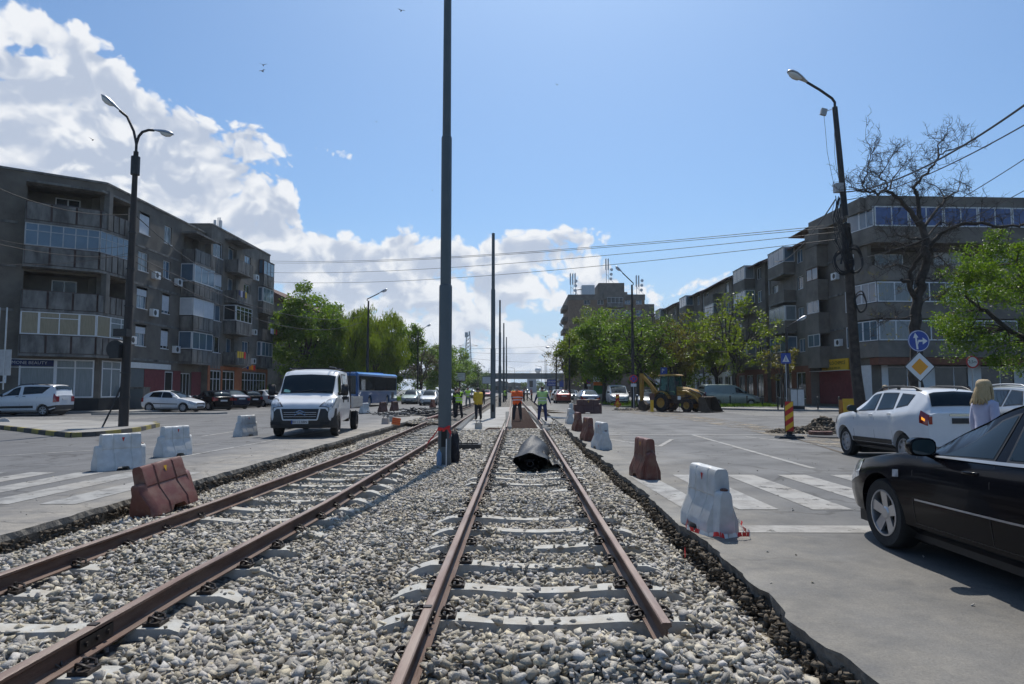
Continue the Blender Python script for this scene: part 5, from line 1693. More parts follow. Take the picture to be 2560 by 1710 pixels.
for zz_ in (1.0, .7):
 mb.tube([FB.pt(9.6, zz_, 1.6), FB.pt(13.6, zz_, 1.6)], .02, 6)
for a in (9.6, 11.6, 13.6): mb.tube([FB.pt(a, 0, 1.6), FB.pt(a, 1.0, 1.6)], .02, 6)
mb.build('handrail', M['alu'], root, world=True)
for z, o_ in ((1.9, 0), (2.9, 0)):
 ac_unit(root, FC, BAY + .5, z)
H2 = 16.0
root = thing('apartment_block', 'grey block with stacked balconies over an orange shop front, beside the left corner block', 'apartment block', (-27.1, 59.1, 0))
FD = Plane((-27.1, 59.1), (-27.1, 73.2)); FD.n = Vector((1, 0)); LD = 14.1
FE = Plane((-38.6, 59.1), (-27.1, 59.1)); FE.n = Vector((0, -1))
F2 = [3.9, 6.75, 9.6, 12.45]
ops = []; wn_ = []
for f, z in enumerate(F2):
 for a, w in ((.35, 2.0), (7.3, 1.6)):
  ops.append((a, a + w, z + .9, z + 2.35)); wn_.append((a, a + w, z + .9, z + 2.35, f))
 ops.append((3.6, 5.4, z + .1, z + 2.4, .4)); ops.append((11.2, 13.9, z + .05, z + 2.6, 1.0))
ops += [(.5, 2.6, .5, 3.3, .1), (3.0, 5.6, .1, 3.3, .3), (7.4, 13.6, .5, 3.2, .1)]
mb = MB(); wall(mb, FD, LD, 0, H2, ops); wall(mb, FE, 11.5, 0, H2, [])
fillblock(mb, [(-27.1, 59.1), (-38.6, 59.1), (-38.6, 73.2), (-27.1, 73.2)], 0, H2 - .002)
mb.build('wall', M['grey_r2'], root, world=True)
mb = MB(); obox(mb, FD, 0, LD, H2, H2 + .14, -.4, .08); obox(mb, FE, 0, 11.4, H2, H2 + .137, -.4, .078); mb.build('roof_edge', M['conc_panel'], root, world=True)
for (a0, a1, z0, z1, f) in wn_:
 window(root, FD, a0, a1, z0, z1, glass=['glass_d', 'glass_b', 'curtain_g'][(f + int(a0)) % 3], sill=True)
 if (f + int(a0)) % 3 == 2: shutter(root, FD, a0, a1, z0, z1, part=.8)
for f, z in enumerate(F2):
 window(root, FD, 3.6, 5.4, z + .1, z + 2.4, -.35, 2, None, 'frame_w', 'glass_b', name='balcony_door')
 if f == 1: balcony(root, FD, 2.9, 6.6, z, 1.2, 1.05, 2, z + 2.5, cols=4, glass='glass_d')
 else: balcony(root, FD, 2.9, 6.6, z, 1.2, 1.05, None)
 if f in (0, 2, 3): balcony(root, FD, 11.0, 14.05, z, .55, 1.05, 1, z + 2.55, cols=3, glass='glass_b', frame='frame_w' if f != 3 else 'frame_b')
 else: balcony(root, FD, 11.0, 14.05, z, .55, 1.05, None, panel='conc_old')
 mb = MB(); panels(mb, FD, .35, 2.4, z - .55, z + .8, .06, .5, .08); mb.build('wall_panel', M['conc_panel'], root, world=True)
ac_unit(root, FD, 7.0, F2[0] + .5); ac_unit(root, FD, 9.3, F2[0] + .2); ac_unit(root, FD, 6.6, F2[2] + .8)
mb = MB(); obox(mb, FD, 2.7, 6.8, 15.25, 15.4, 0, 1.3); mb.build('canopy', M['conc_panel'], root, world=True)
mb = MB()
for a0, a1 in ((.02, .45), (2.65, 2.95), (5.65, 7.3), (13.65, 14.08)): obox(mb, FD, a0, a1, 0, 3.6, .0, .05)
obox(mb, FD, .02, 14.08, 3.3, 3.62, .0, .052); mb.build('orange_panel', M['orange_wall'], root, world=True)
for a0, a1, c in ((.5, 2.6, 3), (3.0, 5.6, 3), (7.4, 10.4, 4), (10.4, 13.6, 4)): window(root, FD, a0, a1, .5, 3.2, -.02, c, .72, 'frame_w', 'glass_d', .07, 'shop_window')
mb = MB()
vs_ = [FD.pt(7.2, 3.55, .1), FD.pt(7.9, 4.1, 1.0)]; mb.tube(vs_, .02, 6)
fp = mb.build('flagpole', M['alu'], root, world=True)
for k, c in enumerate(('s_blue', 's_orange', 's_orange', 'r_stripe')):
 m2 = MB(); a = FD.pt(7.55, 3.86, .45 + .18 * k) - root.location; m2.box(a + Vector((.05, .1 * k, -.12 - .04 * k)), (.17, .02, .5)); m2.build('flag', M[c], fp)
mb = MB()
for k, (dx, dy) in enumerate(((0, 0), (.5, .2), (.25, .6))):
 mb.box((-30.2 + dx, 66.5 + dy, H2 + 1.3), (.22, .16, 2.0)); mb.tube([(-30 + dx * .5, 66.7, H2), (-30 + dx * .5, 66.7, H2 + 2.6)], .04, 6)
mb.build('phone_antenna', M['s_white'], root, world=True)
for a_, z_ in ((6.9, F2[1] + .4), (9.4, F2[1] + .3), (9.5, F2[3] + .2)): ac_unit(root, FD, a_, z_)
rr = random.Random(3)
for a_, z_ in ((3.2, F2[0] + .4), (3.1, F2[2] + .35), (11.4, F2[1] + .4)):
 for k in range(4):
  mb = MB(); obox(mb, FD, a_ + .5 * k, a_ + .5 * k + .38, z_ + .1 + rr.random() * .15, z_ + .72, 1.24, 1.26); mb.build('laundry', M[rr.choice(['tape_r', 'lilac', 's_white', 'navy', 'yel_s'])], root, world=True)
for a_, z_ in ((2.9, FL[0] + 1.0), (5.8, FL[2] + .6), (9.2, FL[0] + .7), (5.7, FL[1] + .5)): ac_unit(LB, FB, a_, z_)
root = thing('apartment_block', 'pitched-roof apartment block barely showing above the left-hand trees', 'apartment block', (-28.5, 86, 0))
FG = Plane((-28.5, 84), (-28.5, 150)); FG.n = Vector((1, 0))
ops = [(2 + 4.2 * i, 3.5 + 4.2 * i, z + .9, z + 2.3) for i in range(15) for z in (.4, 3.6, 6.4, 9.2)]
mb = MB(); wall(mb, FG, 66, 0, 12.4, ops); mb.add([(-28.5, 84, 0), (-28.5, 84, 12.4), (-40.5, 84, 12.4), (-40.5, 84, 0)], [(0, 1, 2, 3)]); mb.build('wall', M['conc_panel'], root, world=True)
for o_ in ops: window(root, FG, *o_[:4], cols=2) if o_[0] < 30 and o_[2] > 6 else None
mb = MB()
mb.add([(-27.9, 83.5, 12.35), (-27.9, 150.5, 12.35), (-34.5, 150.5, 15.6), (-34.5, 83.5, 15.6), (-41.1, 83.5, 12.35), (-41.1, 150.5, 12.35)], [(0, 1, 2, 3), (3, 2, 5, 4), (0, 3, 4), (1, 5, 2), (0, 4, 5, 1)])
mb.build('roof', M['tile'], root, world=True)
KR = Vector((25.9, 50.5)); HR = 15.75
EL = Vector((25.35, 57.9)); ER = Vector((60, 52.6))
root = thing('corner_apartment_block', 'long-balconied grey corner block with a yellow shop sign, behind the bare tree at right', 'apartment block', (KR.x, KR.y, 0))
FR = Plane(KR, ER); FLf = Plane(KR, EL)
if FR.n.dot(-KR) < 0: FR.n = -FR.n
if FLf.n.dot(-KR) < 0: FLf.n = -FLf.n
WR = Vector((24.0, 66.5))
def zz5(x, y): return (1900 + x * 660 / 1882, 450 + y * 660 / 1882)
FRL = [4.05, 6.85, 9.60, 12.42]
LR = (ER - KR).length; LLf = (EL - KR).length
ops = []
for z in FRL: ops.append((.3, LR - 1, z + .02, z + 2.45, 1.3))
ops.append((.9, LR - 1, .75, 3.3, .12))
mb = MB(); wall(mb, FR, LR, 0, HR, ops)
opl = []
for i, z in enumerate(FRL):
 opl.append((1.75, 3.15, z + .65, z + 2.3))
wall(mb, FLf, LLf, 0, HR, opl)
fillblock(mb, [KR, ER, ER + Vector((0, 14)), EL + Vector((0, 6)), EL], 0, HR - .002)
mb.add([(EL.x, EL.y, 0), (EL.x, EL.y, HR), (EL.x + 14, EL.y, HR), (EL.x + 14, EL.y, 0)], [(0, 1, 2, 3)])
mb.build('wall', M['grey_r'], root, world=True)
mb = MB(); obox(mb, FR, 0, LR, HR, HR + .1, -.4, .25); obox(mb, FLf, 0, LLf, HR, HR + .097, -.4, .25); mb.build('roof_edge', M['conc_panel'], root, world=True)
mb = MB()
obox(mb, FR, -.25, LR, HR - 1.05, HR - .02, .0, .95)
obox(mb, FLf, -.3, LLf, HR - 1.05, HR - .024, .0, .60)
mb.build('attic_band', M['grey_r2'], root, world=True)
for i, z in enumerate(FRL):
 mb = MB(); dep = 1.15
 obox(mb, FR, -.1, LR, z - .20, z + .95, dep - .12, dep); obox(mb, FR, .3, LR, z - .20, z, .0, dep - .12)
 CB = FR.pt(-.1, 0, dep).xy; SB = FLf.pt(1.6, 0, .55).xy; SC = FLf.pt(1.6, 0, .0).xy
 Q1 = Plane(CB, SB); Q1.n = -Q1.n if Q1.n.dot(-KR) < 0 else Q1.n
 obox(mb, Q1, 0, Q1.L, z - .198, z + .948, -.12, .0)
 Q2 = Plane(SB, SC); obox(mb, Q2, 0, Q2.L, z - .20, z + .95, -.06, .06)
 mb.add([Vector((p.x, p.y, z - .19)) for p in (KR, FR.pt(.4, 0, dep).xy, CB, SB, SC)], [(0, 1, 2, 3, 4)])
 mb.build('balcony', M['grey_r2'], root, world=True, fix=False)
 gl = {3: 'glass_sky', 1: 'curtain_g', 0: 'curtain_g'}.get(i)
 if i in (0, 1, 3):
  zt = z + 2.48
  wid = 2.28
  n = 1 if i == 1 else 1
  segs = int((LR - 2) / 2.6)
  for k in range(min(segs, 6 if i == 3 else (3 if i == 1 else 4))):
   if i == 0 and k == 9: continue
   window(root, FR, .0 + k * 2.62, .0 + k * 2.62 + 2.56, z + 1.0, zt, dep - .02, 2, None, 'frame_w', gl if i == 3 else ('glass_d' if k % 2 else 'curtain_g'), .085)
  window(root, Q1, .06, Q1.L * .55, z + 1.0, zt, -.02, 2, None, 'frame_w', 'glass_b' if i == 3 else 'glass_b', .07)
  window(root, Q1, Q1.L * .55, Q1.L - .02, z + 1.0, zt, -.02, 1, None, 'frame_w', 'glass_b', .07)
 inner = Plane(FR.pt(.3, 0, -1.2).xy, FR.pt(LR - 1, 0, -1.2).xy); inner.n = FR.n
 if i == 2:
  for k in range(4):
   window(root, inner, 1.0 + 4.6 * k, 3.2 + 4.6 * k, z + .7, z + 2.2, 0, 2, None, 'frame_w', 'curtain_g')
   if k in (1, 2): shutter(root, inner, 1.0 + 4.6 * k, 3.2 + 4.6 * k, z + .7, z + 2.2, off=.12, part=.98)
 window(root, FLf, 1.78, 3.12, z + .65, z + 2.3, .02 if i < 3 else .0, 2, None, 'frame_w', ['glass_b', 'glass_b', 'glass_d', 'glass_b'][i])
 mb = MB(); obox(mb, FLf, 5.6, LLf + .15, z - .75, z + .98, .0, .9); mb.build('bay_parapet', M['grey_r2'], root, world=True)
 if i < 3: window(root, FLf, 5.62, LLf + .12, z + 1.0, z + 2.03, .88, 2, None, 'frame_w' if i != 2 else 'frame_b', 'glass_b')
 mb = MB(); obox(mb, FLf, 3.4, 5.5, z - .62, z - .48, .0, .10); mb.build('ledge', M['conc_panel'], root, world=True)
mb = MB(); obox(mb, FLf, 5.3, LLf + .15, HR - 2.3, HR - 1.06, .0, .9); mb.build('bay_head', M['grey_r2'], root, world=True)
for a_, z_ in ((3.6, FRL[0] + .9), (3.8, FRL[2] + .7)): ac_unit(root, FLf, a_, z_)
for k in range(9):
 a = 1.2 + k * 3.55
 window(root, FR, a, a + 3.0, .8, 3.2, .0, 2, None, 'frame_w', 'glass_d', .06, 'shop_window')
mb = MB()
for k in range(10): obox(mb, FR, .75 + k * 3.55 - .55 * (k > 0), 1.2 + k * 3.55, .7, 3.3, .0, .06)
mb.build('pilaster', M['white_wall'], root, world=True)
mb = MB(); obox(mb, FR, -.1, LR, 3.3, 3.82, .0, 1.12); mb.build('fascia', M['brick_wall'], root, world=True)
mb = MB(); obox(mb, FR, 0, LR, 0, .7, .0, .05); mb.build('plinth', M['conc_old'], root, world=True)
mb = MB(); obox(mb, FLf, -.0, 1.9, .7, 3.3, .0, .05); mb.build('white_panel', M['white_wall'], root, world=True)
mb = MB(); obox(mb, FLf, 1.95, LLf, .35, 3.0, .0, .05); mb.build('painted_brick', M['red_wall'], root, world=True)
mb = MB(); obox(mb, FLf, LLf - 4.6, LLf - .6, 3.02, 3.95, .05, .14); sg = mb.build('shop_sign', M['y_stripe'], root, world=True)
angL = math.atan2(-FLf.u.y, -FLf.u.x)
text_obj('METALO-CHIMICE', .40, M['s_black'], sg, FLf.pt(LLf - 2.6, 3.62, .15) - root.location, (math.pi / 2, 0, angL))
text_obj('DE OTELUL INOX SRL', .22, M['s_black'], sg, FLf.pt(LLf - 2.4, 3.22, .15) - root.location, (math.pi / 2, 0, angL))
mb = MB(); obox(mb, FR, 12.2, 16.4, 3.02, 3.95, 1.12, 1.18); mb.build('shop_sign', M['y_stripe'], root, world=True)
mb = MB(); obox(mb, FLf, 2.0, LLf, 3.0, 3.02, .0, .9); mb.build('white_band', M['white_wall'], root, world=True)
root = thing('apartment_block', 'long staggered grey block with stepped tiled eaves behind the right-hand trees', 'apartment block', (24.4, 58, 0))
segs = [(57.9, 66.9, 24.6, 14.0), (66.9, 76.5, 24.2, 14.0), (76.5, 88.0, 23.9, 14.0), (88.0, 100.0, 23.6, 14.0), (100, 118, 23.2, 14.0)]
for k, (y0, y1, x, h) in enumerate(segs):
 FS = Plane((x, y0), (x, y1)); FS.n = Vector((-1, 0)); Ls = y1 - y0
 ops = []; wn_ = []
 for z in (4.0, 6.75, 9.5, 12.2 - .35):
  for a in (1.0, Ls - 2.3):
   ops.append((a, a + 1.35, z + .75, z + 1.95)); wn_.append((a, a + 1.35, z + .75, z + 1.95))
 for a in (1.0, 4.0, Ls - 3): ops.append((a, a + 2.0, .7, 3.0))
 mb = MB(); wall(mb, FS, Ls, 0, h, ops)
 mb.add([(x, y0, 0), (x, y0, h), (x + 11, y0, h), (x + 11, y0, 0)], [(0, 1, 2, 3)])
 mb.build('wall', M['grey_r'] if k % 2 else M['grey_r2'], root, world=True)
 for i, o_ in enumerate(wn_): window(root, FS, *o_, glass=['glass_b', 'glass_d', 'curtain_g'][(i + k) % 3], fw=.07)
 for a in (1.0, 4.0, Ls - 3): window(root, FS, a, a + 2.0, .7, 3.0, -.05, 2, None, 'frame_w', 'glass_d', name='shop_window')
 mb = MB()
 for a0, a1 in ((.02, .98), (3.02, 3.98), (6.02, Ls - 3.02), (Ls - .98, Ls - .02)):
  obox(mb, FS, a0, a1, .3, 3.55, .0, .05)
 obox(mb, FS, .02, Ls - .02, 3.02, 3.55, .05, .09); mb.build('painted_panel', M['brick_wall'] if k < 2 else M['white_wall'], root, world=True)
 c = Ls / 2
 for i, z in enumerate((3.9, 6.65, 9.4, 11.9)):
  top = z + 2.3
  balcony(root, FS, c - 1.9, c + 1.9, z, 1.05, .95, (1 if (i + k) % 3 != 2 else None), top, solid=True, panel='grey_r', cols=3, glass=['glass_b', 'curtain_g', 'glass_d'][(i + k) % 3])
 mb = MB()
 ov = .7
 mb.add([(x - ov, y0 - .25, h - .12), (x - ov, y1 + .1, h - .12), (x + 5.5, y1 + .1, h + 2.3), (x + 5.5, y0 - .25, h + 2.3),
   (x - ov, y0 - .25, h + .02), (x - ov, y1 + .1, h + .02), (x + 5.5, y1 + .1, h + 2.45), (x + 5.5, y0 - .25, h + 2.45), (x + 11, y0 - .25, h), (x + 11, y1 + .1, h)],
   [(0, 1, 2, 3), (7, 6, 5, 4), (0, 3, 7, 4), (1, 5, 6, 2), (0, 4, 5, 1), (3, 2, 9, 8), (7, 8, 9, 6), (3, 8, 7)])
 mb.build('roof', M['tile'], root, world=True)
 mb = MB(); mb.tube([(x - .12, y1 - .3, 3.6), (x - .12, y1 - .3, h - .2)], .06, 8); mb.build('drainpipe', M['frame_g'], root, world=True)
root = thing('tower_block', 'brown brick tower block with phone antennas on its roof, above the right-hand trees', 'tower block', (11.2, 156, 0))
FT = Plane((11.4, 156), (28.8, 156)); FT.n = Vector((0, -1)); HT = 23.2
FTl = Plane((11.4, 156), (11.4, 176)); FTl.n = Vector((-1, 0))
ops = []
for z in lin(1, 20.2, 8):
 for a in (3.5, 6.6, 12.8, 15.4): ops.append((a, a + 1.4, z + .8, z + 2.2))
ol = [(a, a + 1.4, z + .8, z + 2.2) for z in lin(1, 20.2, 8) for a in (2, 8, 14)]
mb = MB(); wall(mb, FT, 17.4, 0, HT, ops); wall(mb, FTl, 20, 0, HT, ol)
mb.build('wall', M['brick_t'], root, world=True)
mb = MB(); mb.b2(11.45, 28.8, 156.3, 176, HT - .3, HT - .002); mb.build('roof', M['conc_old'], root, world=True)
for o_ in ops:
 if o_[2] > 8: window(root, FT, *o_[:4], glass='glass_b' if o_[0] > 10 else 'glass_d')
for z in lin(1, 20.2, 8)[2:]:
 mb = MB(); obox(mb, FT, 8.6, 12.4, z, z + 1.0, .0, 1.2); mb.build('balcony', M['conc_panel'], root, world=True)
 window(root, FT, 8.7, 12.3, z + 1.02, z + 2.3, 1.1, 4, None, 'frame_w', 'glass_d')
mb = MB(); obox(mb, FT, -.1, 17.5, HT - 1.2, HT + .1, .0, .12); obox(mb, FTl, 0, 20, HT - 1.2, HT + .1, .0, .12)
obox(mb, FT, 8.0, 13.4, HT - 1.0, HT + .6, .125, .5)
for z in lin(1, 20.2, 8)[2:]: obox(mb, FTl, 3, 12, z, z + 1, .0, 1.2)
mb.build('parapet', M['grey_r2'], root, world=True)
mb = MB(); mb.b2(18.5, 24.5, 158, 166, HT, HT + 3.1); mb.b2(29.0, 31.2, 157, 170, 0, HT - 2); mb.build('stair_head', M['grey_r2'], root, world=True)
mb = MB(); mb.b2(14.6, 17.6, 158, 161, HT, HT + 2.6); mb.tube([(13.2, 159, HT), (13.4, 159, HT + 1.6), (14.6, 159, HT + 1.8)], .15, 8); mb.build('plant_cabin', M['alu'], root, world=True)
for (x, y, z0, h, n) in ((12.0, 157.5, HT, 5.4, 3), (20.6, 160, HT + 3.1, 6.2, 2), (27.2, 157, HT, 4.8, 2)):
 mb = MB(); mb.tube([(x, y, z0), (x, y, z0 + h)], .07, 6)
 for k in range(n):
  mb.tube([(x + .55 * k, y, z0 + .4), (x + .55 * k, y, z0 + h)], .05, 6); mb.box((x + .55 * k - .1, y - .15, z0 + h - 1.5), (.3, .2, 2.6))
 mb.tube([(x, y, z0 + h * .4), (x + 1.9, y, z0)], .04, 5)
 mast = mb.build('antenna_mast', M['alu'], root, world=True)
 for k in range(3):
  m2 = MB(); m2.lathe([(.001, 0), (.3, .05), (.36, .16), (.36, .24), (.001, .24)], 16, Matrix.Translation(Vector((x + 1.0 + .1 * k, y - .2, z0 + 1.2 + 1.1 * k)) - root.location) @ Matrix.Rotation(math.pi / 2, 4, 'X')); m2.build('dish', M['s_white'], mast, smooth=40)
def leafmat(name, c1, c2, tr=.42):
 c1, c2 = tuple(q * w_ for q, w_ in zip(c1, (1.42, 1.25, .9))), tuple(q * w_ for q, w_ in zip(c2, (1.42, 1.25, .9)))
 m, nb, pr, o = newmat(name)
 g_ = nb.n('ShaderNodeNewGeometry')
 col = nb.mix(g_.outputs['Random Per Island'], c1, c2)
 nb.put(pr.inputs['Base Color'], col); pr.inputs['Roughness'].default_value = .45
 pr.inputs['Specular IOR Level'].default_value = .4
 t = nb.n('ShaderNodeBsdfTranslucent')
 nb.put(t.inputs[0], nb.mix(1.0, col, (1.45, 1.5, .55, 1), 'MULTIPLY'))
 mx = nb.n('ShaderNodeMixShader', ins={0: tr})
 nb.nt.links.new(pr.outputs[0], mx.inputs[1]); nb.nt.links.new(t.outputs[0], mx.inputs[2]); nb.nt.links.new(mx.outputs[0], o.inputs[0])
 return m
LM = {'dark': leafmat('leaf_dark_green', (.028, .070, .014), (.060, .120, .022)), 'mid': leafmat('leaf_green', (.055, .120, .016), (.115, .195, .026)),
  'yell': leafmat('leaf_yellow_green', (.085, .145, .018), (.150, .210, .028)), 'willow': leafmat('leaf_willow', (.075, .130, .016), (.135, .19, .026)),
  'brown': leafmat('leaf_budding', (.090, .085, .028), (.12, .13, .03)), 'twig': leafmat('leaf_sparse_twiggy', (.06, .06, .04), (.09, .09, .05), .2),
  'grass': leafmat('grass_blades', (.06, .13, .02), (.11, .20, .03))}
def crooked(p, q, n, amp, rr):
 pts = []
 off = Vector((0, 0, 0))
 for i in range(n + 1):
  t = i / n
  if 0 < i < n: off = off * .6 + Vector((rr.gauss(0, amp), rr.gauss(0, amp), rr.gauss(0, amp * .6)))
  else: off = Vector((0, 0, 0)) if i == 0 else off * .3
  pts.append(p.lerp(q, t) + off)
 return pts
def leaf_cloud(mb_v, mb_f, c, r, n, size, rr, flat=.75, hang=0.0):
 for k in range(n):
  while True:
   d = Vector((rr.uniform(-1, 1), rr.uniform(-1, 1), rr.uniform(-1, 1)))
   if d.length < 1: break
  d = d * (.55 + .45 * rr.random())
  p = c + Vector((d.x * r, d.y * r, d.z * r * flat - hang * rr.random()))
  nrm_ = Vector((rr.gauss(0, .6), rr.gauss(0, .6), rr.gauss(.5, .6))).normalized()
  a = nrm_.orthogonal().normalized(); b_ = nrm_.cross(a)
  an = rr.uniform(0, 6.28); u = a * math.cos(an) + b_ * math.sin(an); v = nrm_.cross(u)
  s = size * rr.uniform(.6, 1.3); w = s * rr.uniform(.45, .75)
  if hang: u = (Vector((0, 0, -1)) + u * .4).normalized(); v = u.cross(Vector((rr.uniform(-1, 1), rr.uniform(-1, 1), 0)).normalized()); w = s * .3; s *= 1.7
  i = len(mb_v)
  mb_v += [tuple(p - u * s * .5), tuple(p + v * w * .5 + nrm_ * s * .06), tuple(p + u * s * .5), tuple(p - v * w * .5 + nrm_ * s * .06)]
  mb_f.append((i, i + 1, i + 2, i + 3))
def tree(name, label, x, y, h, cr, cz0, nc, nl, lsize, mat, tr_, seed, group=None, cl_r=None, twigs=0, hang=0.0, lean=(0, 0), sy=1.0, droop=.0, shape=1.0, zb=0.0):
 rr = random.Random(seed)
 root = thing(name, label, 'tree', (x, y, zb), group=group)
 h = h - zb
 top = Vector((lean[0], lean[1], h * .8))
 mb = MB(); LV, LF = [], []
 fork = cz0 + (h - cz0) * .22
 tp = crooked(Vector((0, 0, -.1)), Vector((lean[0] * .6, lean[1] * .6, fork)), 5, tr_ * .25, rr)
 rads = [tr_ * (1.35 if i == 0 else 1 - .38 * i / 5) for i in range(6)]
 mb.tube(tp, rads, 9)
 fk = tp[-1]
 cl_r = cl_r or cr * .34
 cc = Vector((lean[0], lean[1], (h + cz0) / 2)); rz = (h - cz0) / 2
 limbs = []
 nlimb = 7
 for k in range(nlimb):
  a = 2 * math.pi * k / nlimb + rr.uniform(-.3, .3)
  e = rr.uniform(.45, 1.25)
  q = cc + Vector((math.cos(a) * math.cos(e) * cr * .72, math.sin(a) * math.cos(e) * cr * sy * .72, math.sin(e) * rz * .72))
  s0 = tp[rr.choice([3, 4, 5, 5])]
  lp = crooked(s0, q, 7, cr * .045, rr)
  mb.tube(lp, [tr_ * .48 * (1 - .82 * i / 7) for i in range(8)], 6)
  limbs.append(lp)
 for k in range(nc):
  while True:
   d = Vector((rr.gauss(0, 1), rr.gauss(0, 1), rr.gauss(0, 1)))
   if d.length > .1: break
  d.normalize(); rho = rr.uniform(.45, .93) ** shape
  c = cc + Vector((d.x * cr * rho, d.y * cr * sy * rho, d.z * rz * rho))
  c += Vector((nz(c.x + x, c.z, .5, seed), nz(c.y, c.z, .5, seed + 3), 0)) * cr * .25
  if c.z < cz0 - .3 + zb: c.z = cz0 + rr.random() * .5
  best = min((p for lp in limbs for p in lp[2:]), key=lambda p: (p - c).length_squared + (4 if p.z > c.z + .5 else 0))
  mb.tube(crooked(best, c, 4, .06 * cr * .3, rr), [tr_ * .13, tr_ * .11, tr_ * .08, tr_ * .06, tr_ * .03], 4, caps=False)
  for t_ in range(twigs):
   q = c + Vector((rr.gauss(0, 1), rr.gauss(0, 1), rr.gauss(.5, .8))) * cl_r * 1.0
   mb.tube(crooked(c, q, 3, .05, rr), [tr_ * .05, tr_ * .04, tr_ * .03, .006], 3, caps=False)
  leaf_cloud(LV, LF, c, cl_r * rr.uniform(.6, 1.25), int(nl * rr.uniform(.5, 1.3)), lsize, rr, hang=hang)
 mb.build('trunk', M['bark'], root, smooth=60)
 me = bpy.data.meshes.new('crown'); me.from_pydata(LV, [], LF); me.materials.append(LM[mat]); me.update()
 place_mesh('crown', me, root)
 return root
GT = 'trees along the left of the avenue'
GR = 'trees along the right of the avenue'
tree('leafy_tree', 'tall dark green tree right beside the end of the left apartment blocks', -24.0, 76, 13.9, 4.9, 1.6, 95, 250, .30, 'mid', .28, 1, GT, cl_r=1.45)
tree('willow_tree', 'drooping yellow-green willow behind the crew truck and bus', -20.0, 79.5, 12.6, 4.9, 1.4, 100, 270, .27, 'willow', .28, 2, GT, hang=1.3, cl_r=1.3)
tree('leafy_tree', 'bushy light green tree under the willow, behind the roof of the truck', -17.6, 83, 12.2, 4.4, 1.0, 80, 240, .28, 'willow', .25, 12, GT, cl_r=1.3, hang=.7)
tree('leafy_tree', 'green tree with loose outer sprigs standing behind the blue bus and a lamp post', -16.4, 90, 12.2, 4.2, 1.2, 78, 220, .29, 'mid', .25, 3, GT, cl_r=1.2)
tree('twiggy_tree', 'dark twiggy two-stemmed tree with few leaves right of the bus', -14.6, 101, 9.2, 3.9, 1.8, 60, 60, .22, 'twig', .30, 4, GT, twigs=8, cl_r=1.1)
tree('leafy_tree', 'green tree between the twiggy tree and the main pole', -14.3, 125, 10.4, 4.4, 1.0, 52, 140, .34, 'mid', .26, 5, GT, cl_r=1.5)
tree('leafy_tree', 'tree with airy top just right of the main pole above the billboard', -14.2, 150, 12.4, 4.6, 1.0, 56, 120, .36, 'mid', .26, 6, GT, cl_r=1.4)
for i, (x, y, h) in enumerate(((-16.5, 180, 10.5), (-15.5, 205, 9.5), (-19, 150, 12), (-13.6, 232, 8.2))):
 tree('leafy_tree', ['dark green tree right of the lattice pylon', 'low green tree left of the blank white hoarding', 'green tree behind the billboard', 'small far tree beside the end of the bridge'][i], x, y, h, 5.6, .5, 42, 130, .45, 'dark' if i % 2 else 'mid', .3, 20 + i, GT, cl_r=1.9)
for i, (x, y, r_, h) in enumerate(((-27.5, 79, 3.8, 4.2), (-22.8, 80, 3.6, 3.6), (-18.8, 84, 3.2, 2.8), (-23, 90, 4.5, 4.5), (-19, 100, 4.5, 4.0))):
 rr = random.Random(40 + i); LV, LF = [], []
 for k in range(26):
  c = Vector((rr.uniform(-1, 1) * r_, rr.uniform(-1, 1) * r_ * .5, rr.uniform(.3, h)))
  leaf_cloud(LV, LF, c, .8, 80, .25, rr)
 mb = MB()
 for k in range(8): mb.tube([(0, 0, 0), (rr.uniform(-1, 1) * r_ * .6, rr.uniform(-.6, .6), h * .5)], [.05, .02], 5)
 root = thing('bush', ['dark hedge-like bush behind the black car, under the tall tree at left', 'leafy bush low behind the left side of the crew truck', 'bush glimpsed over the bus roof', 'large bush deep behind the left trees', 'bush behind the pale saloon'][i], 'bush', (x, y, 0))
 me = bpy.data.meshes.new('foliage'); me.from_pydata(LV, [], LF); me.materials.append(LM['dark' if i % 2 == 0 else 'mid']); place_mesh('foliage', me, root)
 mb.build('stem', M['bark'], root)
tree('tall_tree', 'tall tree with bare twigs above and green leaves below, behind the digger arm', 11.2, 63.5, 9.3, 3.6, 2.0, 56, 100, .22, 'mid', .36, 30, GR, twigs=7, cl_r=1.1)
tree('leafy_tree', 'full green tree in front of the tower block', 8.9, 72, 10.0, 3.3, 1.9, 76, 220, .25, 'mid', .30, 31, GR, cl_r=1.2)
tree('leafy_tree', 'yellow-green tree left of the totem sign', 8.2, 86, 9.6, 3.7, 2.0, 76, 190, .28, 'yell', .28, 32, GR, cl_r=1.1, twigs=2)
tree('twiggy_tree', 'half bare tree at the left end of the right-hand tree row', 7.0, 101, 10.4, 3.0, 2.0, 46, 46, .22, 'brown', .26, 33, GR, twigs=8, cl_r=1.1)
tree('leafy_tree', 'budding tree against the left side of the tower block', 10.6, 92, 13.6, 4.3, 3.0, 70, 130, .26, 'yell', .32, 34, GR, twigs=5, cl_r=1.2)
tree('leafy_tree', 'dark green tree seen through the gap right of the tower block', 19.6, 99, 12.6, 4.5, 1.5, 60, 170, .34, 'mid', .3, 35, GR, cl_r=1.5)
tree('budding_tree', 'brownish budding tree between the digger cab and the yellow-green tree', 15.4, 68, 9.3, 3.8, 1.8, 74, 105, .20, 'brown', .30, 36, GR, twigs=5, cl_r=1.0)
tree('leafy_tree', 'green tree behind the digger cab', 13.2, 75, 9.2, 3.9, 1.2, 72, 200, .26, 'mid', .28, 37, GR, cl_r=1.2)
tree('leafy_tree', 'bushy green tree over the white delivery van', 17.8, 74, 9.4, 4.1, 1.2, 72, 170, .26, 'mid', .28, 38, GR, cl_r=1.2)
